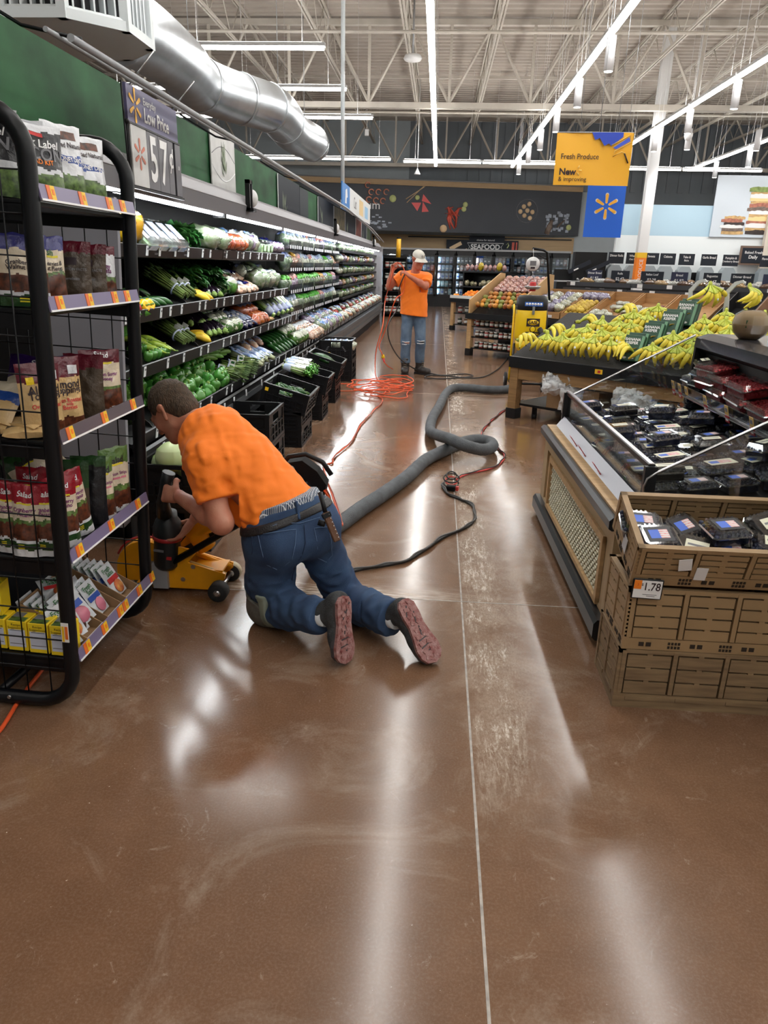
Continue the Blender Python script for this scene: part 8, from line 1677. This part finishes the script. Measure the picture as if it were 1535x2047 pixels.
# hanging produce scale
def P3(u,v,y):
    d=camo.matrix_world.to_3x3()@Vector(((u-767.5)/1430,-(v-1023.5)/1430,-1)); return Vector((0,0,CAMZ))+d*(y/d.y)
t=thing('hanging_scale','white round hanging scale on a black bent post over the produce bins','scale',P3(1095,600,12.9)); m=MB(); m.tube([P3(1098,600,13.0),P3(1094,505,13.0),P3(1086,500,12.9),P3(1066,497,12.7)],.02,BLACK,8); m.tube([P3(1074,508,12.8),P3(1094,520,13.0)],.008,BLACK,6); m.build('post',t)
c=P3(1065,528,12.7); M=frame(c,(1,0,0),(0,-.1,1)); m=MB(); m.lathe([(0,-.03),(.10,-.03),(.115,0),(.10,.03),(0,.035)],WHITE,24,M=M@Matrix.Identity(4)); m.build('dial_housing',t); m=MB(); m.bb((-.05,-.02,.032),(.05,.055,.038),T_GREY,M=M); m.bb((-.035,-.07,.032),(.035,-.04,.038),T_DARK,M=M); m.build('display',t)
m=MB(); m.tube([P3(1066,497,12.7),c+Vector((0,0,.11))],.006,STEEL,6); m.tube([c-Vector((0,0,.11)),P3(1065,548,12.7)],.008,STEEL,6); m.tube([P3(1065,548,12.7),P3(1052,572,12.7)],.005,STEEL,5); m.tube([P3(1065,548,12.7),P3(1076,572,12.7)],.005,STEEL,5); m.lathe([(.10,0),(.13,.03),(.14,.05)],STEEL,16,M=tr(P3(1064,578,12.7))); m.build('basket_hanger',t)
t=thing('red_can','red can in the basket of the hanging scale','can',P3(1064,582,12.7)); q=MB(); q.lathe([(0,0),(.05,0),(.055,.01),(.055,.13),(.045,.145),(0,.145)],T_RED,14); q.build('can',t,True); q=MB(); q.lathe([(.0555,.05),(.0555,.08)],OFFW,14); q.build('label',t,True)

# small ceiling fittings
t=thing('ceiling_speaker','white round ceiling speaker hanging beside the roof joist','speaker',P3(825,117,17.5)); c=P3(825,117,17.5); q=MB(); q.lathe([(0,-.05),(.17,-.04),(.2,.0),(.17,.06),(0,.08)],WHITE,18,M=tr(c)); q.cyl(c,(c.x,c.y,RZ),.02,GREYM,6); q.build('speaker_body',t)
t=thing('pendant_sensor','small white cone pendant on a thin rod before the dark wall','pendant',P3(834,345,24)); c=P3(834,345,24); q=MB(); q.lathe([(.10,-.05),(.03,.08),(.012,.12)],WHITE,12,M=tr(c)); q.cyl(c,(c.x,c.y,RZ),.012,WHITE,6); q.build('pendant_cone',t)
t=thing('emergency_light','white emergency lamp hung from the roof left of the dark wall','light',P3(733,265,26)); c=P3(733,265,26); q=MB(); q.box(c,(.14,.1,.2),WHITE,bev=.02); q.cyl(c,(c.x,c.y,RZ),.012,WHITE,6); q.build('lamp_body',t)
t=thing('dome_camera','small white dome camera hanging right of the yellow banner','camera',P3(1376,272,18)); c=P3(1376,272,18); q=MB(); q.lathe([(0,-.10),(.07,-.07),(.09,0),(.09,.06),(0,.07)],WHITE,14,M=tr(c)); q.cyl(c,(c.x,c.y,RZ),.012,WHITE,6); q.build('camera_body',t)
# ================================================================= yellow dust vacuum behind the banana table
VAC=thing('dust_extractor','yellow and black drum dust vacuum on a wheeled frame behind the bananas','vacuum',(1.245,9.95,0)); vx,vy=1.245,9.95
VY=mat('vac_yellow',srgb(248,206,20),.35)
q=MB(); q.lathe([(.19,.66),(.205,.70),(.205,1.04),(.20,1.055)],VY,28,c=(vx,vy,0)); q.build('drum',VAC)
q=MB(); q.lathe([(.205,1.05),(.21,1.07),(.20,1.19),(.17,1.23),(0,1.235)],BLACK,28,c=(vx,vy,0)); q.build('motor_head',VAC)
q=MB(); q.lathe([(.15,.52),(.17,.56),(.19,.66)],VY,24,c=(vx,vy,0)); q.lathe([(.14,.40),(.15,.52)],BLACK,20,c=(vx,vy,0)); q.build('cone',VAC)
F_=frame((vx,vy-.208,1.13),(1,0,0),(0,0,1)); q=MB(); q.box((0,0,0),(.23,.05,.004),mat('vac_label_blue',srgb(40,100,190),.4),M=F_@rx(-.12))
for i in range(6): q.lathe([(0,0),(.016,0),(.016,.002),(0,.002)],OFFW,10,M=F_@tr(-.09+.036*i,0,.004))
q.build('safety_label',VAC)
F_=frame((vx+.01,vy-.207,.90),(1,0,0),(0,0,1)); q=MB(); q.box((0,0,0),(.17,.10,.003),T_DARK,M=F_,bev=.0); q.lathe([(.0,0),(.04,.0),(.04,.002),(0,.002)],T_DARK,16,M=F_@tr(0,-.085,0)); q.box((0,-.15,0),(.19,.06,.003),T_DARK,M=F_); q.build('emblem_plate',VAC)
q=MB(); q.lathe([(0,.002),(.07,.002),(.07,.003),(0,.003)],VY,20,M=F_@Matrix.Diagonal((1,.5,1,1))); q.text('SASE',.055,T_DARK,F_@tr(0,0,.0032),bold=.03); q.text('BULL DOG',.036,VY,F_@tr(0,-.15,.002),bold=.02); q.lathe([(.025,.002),(.032,.002),(.032,.003),(.025,.003)],VY,14,M=F_@tr(0,-.085,0)); q.build('lettering',VAC)
q=MB()
for s in(-1,1): q.bb((vx+s*.19-.012,vy-.06,1.0),(vx+s*.19+.012,vy-.03,1.10),STEEL)
q.bb((vx-.015,vy-.225,1.0),(vx+.015,vy-.205,1.10),STEEL); q.build('latch',VAC)
q=MB()
for s in(-1,1): q.tube([(vx+s*.22,vy+.05,.08),(vx+s*.22,vy+.05,.95),(vx+s*.21,vy+.2,1.10)],.014,BLACKM if s>0 else VY,8)
q.tube([(vx-.21,vy+.2,1.10),(vx+.21,vy+.2,1.10)],.014,BLACKM,8); q.tube([(vx-.22,vy-.18,.10),(vx+.22,vy-.18,.10),(vx+.22,vy+.2,.10),(vx-.22,vy+.2,.10)],.016,BLACKM,8,closed=True)
for s in(-1,1): q.tube([(vx+s*.22,vy-.18,.10),(vx+s*.2,vy-.1,.62)],.014,BLACKM,8)
q.build('frame',VAC)
for s in(-1,1): q=MB(); q.lathe([(0,-.02),(.09,-.02),(.10,-.01),(.10,.01),(.09,.02),(0,.02)],RUB,18,M=frame((vx+s*.255,vy+.18,.10),(0,1,0),(0,0,1))); q.lathe([(0,-.024),(.045,-.024),(.045,.024),(0,.024)],GREYM,12,M=frame((vx+s*.255,vy+.18,.10),(0,1,0),(0,0,1))); q.build('wheel',VAC)
for s in(-1,1): q=MB(); q.lathe([(0,-.012),(.038,-.012),(.038,.012),(0,.012)],RUB,12,M=frame((vx+s*.2,vy-.2,.04),(0,1,0),(0,0,1))); q.bb((vx+s*.2-.015,vy-.215,.04),(vx+s*.2+.015,vy-.185,.10),BLACKM); q.build('caster',VAC)
q=MB(); q.tube([(vx+.10,vy-.20,.82),(vx+.13,vy-.24,.78),(vx+.13,vy-.25,.62),(vx+.10,vy-.22,.45),(vx-.02,vy-.12,.25),(vx-.15,vy-.10,.09)],.035,mat('hose_black',(.02,.02,.022),.5),12); q.build('inlet_hose',VAC)
# ================================================================= hose and cords on the floor
def FP(u,v,z=0):
    d=camo.matrix_world.to_3x3()@Vector(((u-767.5)/1430,-(v-1023.5)/1430,-1)); k=(z-CAMZ)/d.z; return Vector((0,0,CAMZ))+d*k
HOSE=mat('hose_grey',srgb(84,88,92),.7,var=.3,vscale=12,bump=.5,bscale=140)
hp=[(-.78,3.42,.30),(-.66,3.60,.16)]
pts=[Vector(p) for p in hp]+[FP(u,v,z) for u,v,z in((672,1052,.055),(720,1018,.055),(770,985,.055),(815,952,.055),(850,920,.055),(885,902,.055),(925,884,.055),(955,879,.055),(980,884,.06),(984,893,.08),(965,899,.11),(930,891,.16),(900,878,.16),(872,869,.10),(860,860,.06),(864,836,.055),(878,812,.055),(890,788,.055),(905,776,.055),(935,775,.055),(975,779,.055),(1012,778,.055))]+[Vector((1.10,9.85,.06))]
sp=smooth(pts,7)
t=thing('vacuum_hose','thick ribbed grey vacuum hose looping across the floor','hose',(.0,6,0)); MB().tube(sp,[.05+.002*(i%2) for i in range(len(sp))],HOSE,16).build('hose',t)
CBK=mat('cord_black',(.014,.013,.013),.5); CRD=mat('cord_red',srgb(196,64,60),.45)
def cord(name,label,pts,r,mt,n=5,wig=0,seed=0,group=None,twist=None):
    t=thing(name,label,'cord',pts[0],0,group); S_=smooth(pts,n); R=random.Random(seed)
    if wig: S_=[p+Vector((R.uniform(-wig,wig),R.uniform(-wig,wig),0)) for p in S_]
    MB().tube(S_,r,mt,7).build('cord',t)
    if twist:
        q=MB(); q.tube([p+Vector((r*1.1*math.cos(i*.8),r*1.1*math.sin(i*.8),r*.9)) for i,p in enumerate(S_)],r*.7,twist,6); q.build('second_strand',t)
    return t
cord('power_cord','orange extension cord from the saw handle towards the coiled heap',[Vector((-.49,3.2,.56)),Vector((-.46,3.6,.25))]+[FP(u,v,.012) for u,v in((648,938),(664,925),(668,912),(700,885),(722,848),(745,822),(762,806),(764,797),(756,791),(768,787),(772,778))],.0065,CORD_O,6,.003,1,twist=mat('cord_brown',srgb(150,66,40),.5))
R=random.Random(5); c0_=FP(742,776,0)
for k in range(9):
    cx_=c0_.x+R.uniform(-.28,.30); cy_=c0_.y+R.uniform(-.35,.45); a,b,ph=R.uniform(.16,.42),R.uniform(.22,.5),R.uniform(0,6)
    pts=[Vector((cx_+a*math.cos(ph+.35*i)*(1+.15*math.sin(i*1.7)),cy_+b*math.sin(ph+.35*i)*(1+.12*math.cos(i*1.3)),.012+.010*k+.012*math.sin(i*.8+k))) for i in range(17)]
    cord('power_cord','loop of orange extension cord in the tangled heap before the standing man',pts,.0065,CORD_O,4,0,k,'orange cord heap')
cord('power_cord','long orange cord loop reaching towards the standing man boots',[FP(u,v,.012) for u,v in((760,765),(780,758),(806,757),(823,764),(812,767),(785,764),(765,768))],.008,CORD_O,6)
cord('power_cord','black power cord lying from the kneeling man to the plug bundle',[FP(u,v,.01) for u,v in((655,1158),(675,1151),(720,1138),(770,1130),(815,1120),(850,1098),(890,1072),(935,1052),(949,1035),(945,1012),(925,1000),(900,990),(886,976),(885,966))],.009,CBK,6,0,twist=mat('cord_dark_grey',srgb(70,68,66),.6))
PB=thing('plug_bundle','small coil of black and red cord with a plug on the floor joint','plug',FP(900,968,0))
for k,(mt,sx) in enumerate(((CBK,1),(CRD,.8),(CBK,1.05),(CBK,.65))):
    c=FP(902,966-2*k,.02+.03*k); q=MB(); q.tube([c+Vector((.055*sx*math.cos(.4*i),.05*sx*math.sin(.4*i),.02*math.sin(.4*i)+.012*k)) for i in range(16)],.0055,mt,7); q.build('coil',PB)
c=FP(902,975,.025); q=MB(); q.box((0,0,0),(.075,.045,.04),BLACK,M=tr(c)@rz(-.3),bev=.008); q.box((.045,0,0),(.02,.03,.03),CRD,M=tr(c)@rz(-.3)); q.build('plug',PB)
cord('power_cord','red cord from the plug bundle past the hose loop to the table leg',[FP(u,v,.01) for u,v in((912,958),(935,947),(975,938),(1000,926),(1008,910),(996,897),(982,888),(968,878),(963,865),(975,848),(985,838),(1000,826),(1020,812),(1045,800))],.008,CRD,6,.002,3,twist=CBK)
cord('power_cord','black cord in flat loops on the floor right of the standing man',[FP(u,v,.012) for u,v in((845,738),(860,746),(885,750),(915,748),(935,748),(945,752),(920,755),(880,757),(850,755),(860,750),(900,752),(940,756),(970,752),(995,738),(1010,722),(1018,712))],.009,CBK,6)
cord('power_cord','loose orange cord under the wire rack',[FP(u,v,.012) for u,v in((-40,1500),(0,1460),(35,1405),(60,1370),(90,1330),(100,1300))],.008,CORD_O,6)
# ================================================================= the standing man
SMN=thing('person','standing man in white cap, orange shirt and ripped jeans, coiling orange cord','person',(-.34,11.0,0))
DY=11.0
f=Field((-.80,10.66,.86),(-.02,11.26,1.84),.0058)
HC=Vector((-.305,10.98,1.645)); sf=VN(.50,-.80,-.36); su=VN(.18,-.32,.93); nk=Vector((-.345,11.03,1.47))
pl=Vector((-.345,11.04,.98)); ch=Vector((-.35,11.04,1.32)); f.chain([pl,pl.lerp(ch,.5),ch],[.13,.125,.13],.05,((0,1,0),.75))
P,HB=head_sdf(f,HC,sf,su,1.02,.02,nk)
s1,s2=Vector((-.535,11.03,1.41)),Vector((-.165,11.03,1.40)); e1,e2=Vector((-.715,10.95,1.27)),Vector((-.185,10.88,1.285)); w1,w2=Vector((-.675,10.86,1.475)),Vector((-.42,10.79,1.42))
for a,b,c in((s1,e1,w1),(s2,e2,w2)): f.cap(a,b,.056,.046,.05); f.cap(b,b.lerp(c,.35),.047,.044,.03); f.cap(b.lerp(c,.35),c,.044,.029,.03)
hand(f,w1,VN(.15,-.25,.95),VN(.7,-.6,-.2),1,1.0,1.05); hand(f,w2,VN(-.75,-.25,.6),VN(-.3,.4,-.75),-1,1.0,1.05)
f.build('body',mat('skin_ruddy',srgb(196,124,98),.5,var=.15,vscale=14,c2=srgb(176,96,76)),SMN,smooth=1)
m=MB()
for q in(-1,1): m.tube([P(q*.048,.090,.020),P(q*.03,.102,.027),P(q*.014,.102,.022)],[.004,.006,.005],HAIRG,6); m.ell(P(q*.03,.0995,.0),(.006,.006,.006),EYED,8,6)
m.build('brow',SMN)
f=Field((-.46,10.84,1.54),(-.16,11.14,1.78),.0055); f.ell(P(0,-.02,.02),(.081,.10,.10),HB,0); f.plane(P(0,-.015,-.03),Vector(HB[:,1])*.9-Vector(HB[:,2])*.3); f.plane(P(0,0,-.05),-Vector(HB[:,2])); 
for q in(-1,1): f.ell(P(q*.095,.01,-.02),(.04,.045,.05),HB,.005,'s')
f.build('hair',HAIRG,SMN,smooth=1)
CAPM=mat('cap_offwhite',srgb(214,210,200),.8,bump=.2,bscale=150)
f=Field((-.50,10.76,1.58),(-.08,11.18,1.86),.005); f.ell(P(0,-.012,.052),(.087,.108,.085),HB,0); f.plane(P(0,0,.040),-Vector(HB[:,2])-Vector(HB[:,1])*.06); f.build('cap',CAPM,SMN,smooth=1)
m=MB(); BL=[Vector(HB[:,i]) for i in range(3)]
def brim(u,v):
    a=(u-.5)*2.0; r=1+v*.78*math.cos(a*.75); return tuple(P(math.sin(a)*.080*r,math.cos(a)*.092*r,.048-.022*v-.02*(abs(a)**2)*v))
m.grid(brim,14,5,CAPM); m.grid(lambda u,v:tuple(Vector(brim(u,v))-BL[2]*.004),14,5,CAPM,flip=True); m.build('cap_brim',SMN)
m=MB(); 
for q in(-1,1): m.tube([P(.015*q+.010,.098,.085+.016),P(.015*q,.098+.004,.085),P(.015*q+.010,.100,.085-.016)],.004,T_DARK,5)
m.ell(P(0,-.012,.138),(.008,.008,.005),CAPM,8,5); m.build('cap_emblem',SMN)
f=Field((-.74,10.76,.80),(.02,11.30,1.56),.007)
f.chain([Vector((-.35,11.035,.86)),Vector((-.35,11.035,1.05)),Vector((-.35,11.035,1.25)),Vector((-.35,11.035,1.36))],[.205,.186,.188,.15],.06,((0,1,0),.72)); f.cap(s1+Vector((.03,0,0)),s2-Vector((.03,0,0)),.078,.078,.07); f.cap(Vector((-.35,11.035,1.42)),nk,.09,.07,.06)
f.cap(s1,s1.lerp(e1,.62),.080,.082,.04); f.cap(s2,s2.lerp(e2,.66),.080,.080,.04); f.wrinkle(.008,34,31,d=(.2,0,.98)); f.wrinkle(.005,75,33)
f.plane(s1.lerp(e1,.58),e1-s1,(-.80,10.7,1.18),(-.54,11.3,1.42)); f.plane(s2.lerp(e2,.72),VN(e2-s2)+Vector((0,-.3,0)),(-.26,10.7,1.2),(.02,10.97,1.42)); f.plane((-.35,11,.865),(-.10,0,-1)); f.plane(nk+Vector((0,0,.012)),(.05,-.35,1)); f.cap(nk-Vector((0,0,.02)),nk+Vector((0,-.02,.1)),.064,.06,.008,mode='s'); f.build('shirt',ORANGE,SMN,smooth=2)
k1,k2=Vector((-.452,11.0,.47)),Vector((-.228,10.99,.49)); a1,a2=Vector((-.448,11.02,.17)),Vector((-.232,11.07,.18)); h1,h2=Vector((-.43,11.04,.90)),Vector((-.265,11.04,.90))
f=Field((-.62,10.84,.12),(-.06,11.26,1.02),.0065); f.cap(h1,h2,.100,.100,.03,((0,1,0),.9)); f.cap(h1+Vector((.0,0,-.02)),k1,.094,.076,.03); f.cap(h2+Vector((0,0,-.02)),k2,.094,.076,.03); f.cap(k1,a1,.076,.072,.03); f.cap(k2,a2,.076,.072,.03); f.wrinkle(.006,32,41); f.wrinkle(.005,70,42,d=(0,0,1)); f.plane((-.35,11,.98),(0,0,1)); f.plane(a1,(0,0,-1),k=.003)
f.build('jeans',DENIML,SMN,smooth=1)
m=MB()
for k,mt in((k1,SKIN),(k2,mat('ripped_dark',srgb(60,58,60),.8))): m.ell((k.x+.01,k.y-.068,k.z+.0),(.052,.016,.016),mt,12,6); m.tube([(k.x-.05,k.y-.07,k.z+.02),(k.x,k.y-.085,k.z+.012),(k.x+.06,k.y-.066,k.z+.02)],.005,OFFW,5); m.tube([(k.x-.05,k.y-.068,k.z-.02),(k.x,k.y-.083,k.z-.024),(k.x+.055,k.y-.066,k.z-.018)],.005,OFFW,5)
m.build('knee_rips',SMN)
BOOT=mat('boot_leather',srgb(50,44,42),.5,var=.4,vscale=15); BSOLE=mat('boot_sole',srgb(34,32,32),.7)
for a,td in((a1,VN(.0,-1,0)),(a2,VN(.75,-.66,0))):
    f=Field((a.x-.12,a.y-.34,.0),(a.x+.32,a.y+.14,.26),.006); b=Vector((a.x,a.y,.055)); f.cap(Vector((a.x,a.y,.24)),Vector((a.x,a.y,.09)),.074,.06,.03); f.chain([b-td*.03,b+td*.08,b+td*.17],[.056,.052,.050],.03); f.plane((0,0,.235),(0,0,1)); f.plane((0,0,.022),(0,0,-1)); f.wrinkle(.003,80,5); f.build('boot',BOOT,SMN,smooth=1)
    m=MB(); s_=td.cross(Vector((0,0,1))); o=[(-.085,.03),(-.06,.05),(.05,.05),(.15,.058),(.20,.045),(.225,.0),(.20,-.045),(.15,-.055),(.05,-.048),(-.06,-.05),(-.085,-.03)]; m.prism([(p[0],p[1]) for p in o],.024,BSOLE,M=frame((a.x,a.y,.001),td,Vector((0,0,1)).cross(td))); m.build('boot_sole',SMN)
    m=MB(); 
    for i in range(5): c=Vector((a.x,a.y,.23-.03*i))+td*(.072+(.0 if i<4 else .02)); m.tube([c-s_*.03,c+Vector((0,0,.008)),c+s_*.03],.005,mat('lace_tan',srgb(120,104,84),.7),5)
    m.build('lace',SMN)
# cords he is holding
h1_,h2_=w1+Vector((.02,-.05,.06)),w2+Vector((-.06,-.04,.04))
cord('held_cord','orange cord running from his raised hand down to the heap',[h2_,Vector((-.52,10.80,1.55)),Vector((-.60,10.78,1.60)),h1_,Vector((-.70,10.8,1.3)),FP(770,600,1.05),FP(765,650,.75),FP(752,700,.40),FP(750,745,.08),FP(757,764,.02)],.0065,CORD_O,6)
cord('held_cord','dark cord falling from his hands in a long curve to the floor',[h2_,Vector((-.56,10.80,1.25)),FP(797,610,1.0),FP(780,640,.80),FP(775,655,.70),FP(778,680,.52),FP(790,705,.34),FP(805,722,.22),FP(830,738,.08),FP(850,746,.012)],.009,CBK,6)
cord('held_cord','second orange cord from his hands ending in a yellow plug',[h2_,Vector((-.5,10.78,1.2)),FP(790,600,1.1),FP(770,660,.66),FP(758,690,.44),FP(763,706,.33),FP(766,714,.26)],.0065,CORD_O,6)
t=thing('yellow_plug','yellow cord plug dangling from the cord before the standing man','plug',FP(766,716,.25)); q=MB(); q.tube([FP(765,709,.30),FP(766,716,.25)],[.02,.028],VY,10); q.tube([FP(766,716,.25),FP(768,724,.2)],[.018,.012],T_RED,8); q.build('plug',t); q=MB(); q.tube([FP(768,724,.2),FP(775,732,.13),FP(785,738,.07)],.006,CORD_O,6); q.build('lead',t)
# ================================================================= labels that single out members of the smaller groups, by place in view
def _px(o):
    p=camo.matrix_world.inverted()@o.matrix_basis.translation
    return (p.x/max(.01,-p.z),-p.y/max(.01,-p.z))
_by={}
for o in list(COL.objects):
    if o.parent is None and 'label' in o: _by.setdefault(o['label'],[]).append(o)
for lab,os_ in _by.items():
    n=len(os_)
    if 1<n<=20 and len(lab.split())<=12:
        os_.sort(key=lambda o:_px(o)[0])
        for i,o in enumerate(os_): o['label']=lab+', '+('left' if n==2 and i==0 else 'right' if n==2 else ORD[i]+' from left')
# every pack on the far shelves and in the bins by its shelf and its place along the aisle
def _rows(grp,base,zs,names):
    os_=[o for o in COL.objects if o.parent is None and o.get('group')==grp]
    for k,z in enumerate(zs):
        r=sorted([o for o in os_ if min(range(len(zs)),key=lambda q:abs(zs[q]-o.location.z))==k],key=lambda o:o.location.y)
        for i,o in enumerate(r):
            if i<20: o['label']='%s, %s shelf up, %s along from the near end'%(base,ORD[k],ORD[i])
            else: o['label']='%s, %s shelf up, %s from the far end'%(base,ORD[k],ORD[len(r)-1-i])
_rows('small packs on the far cooler shelves','small wrapped salad pack',[.924+.22*r for r in range(5)],None)
_rows('bagged salads in the clear bins','bagged salad in a clear bin',[.932+.27*r for r in range(4)],None)
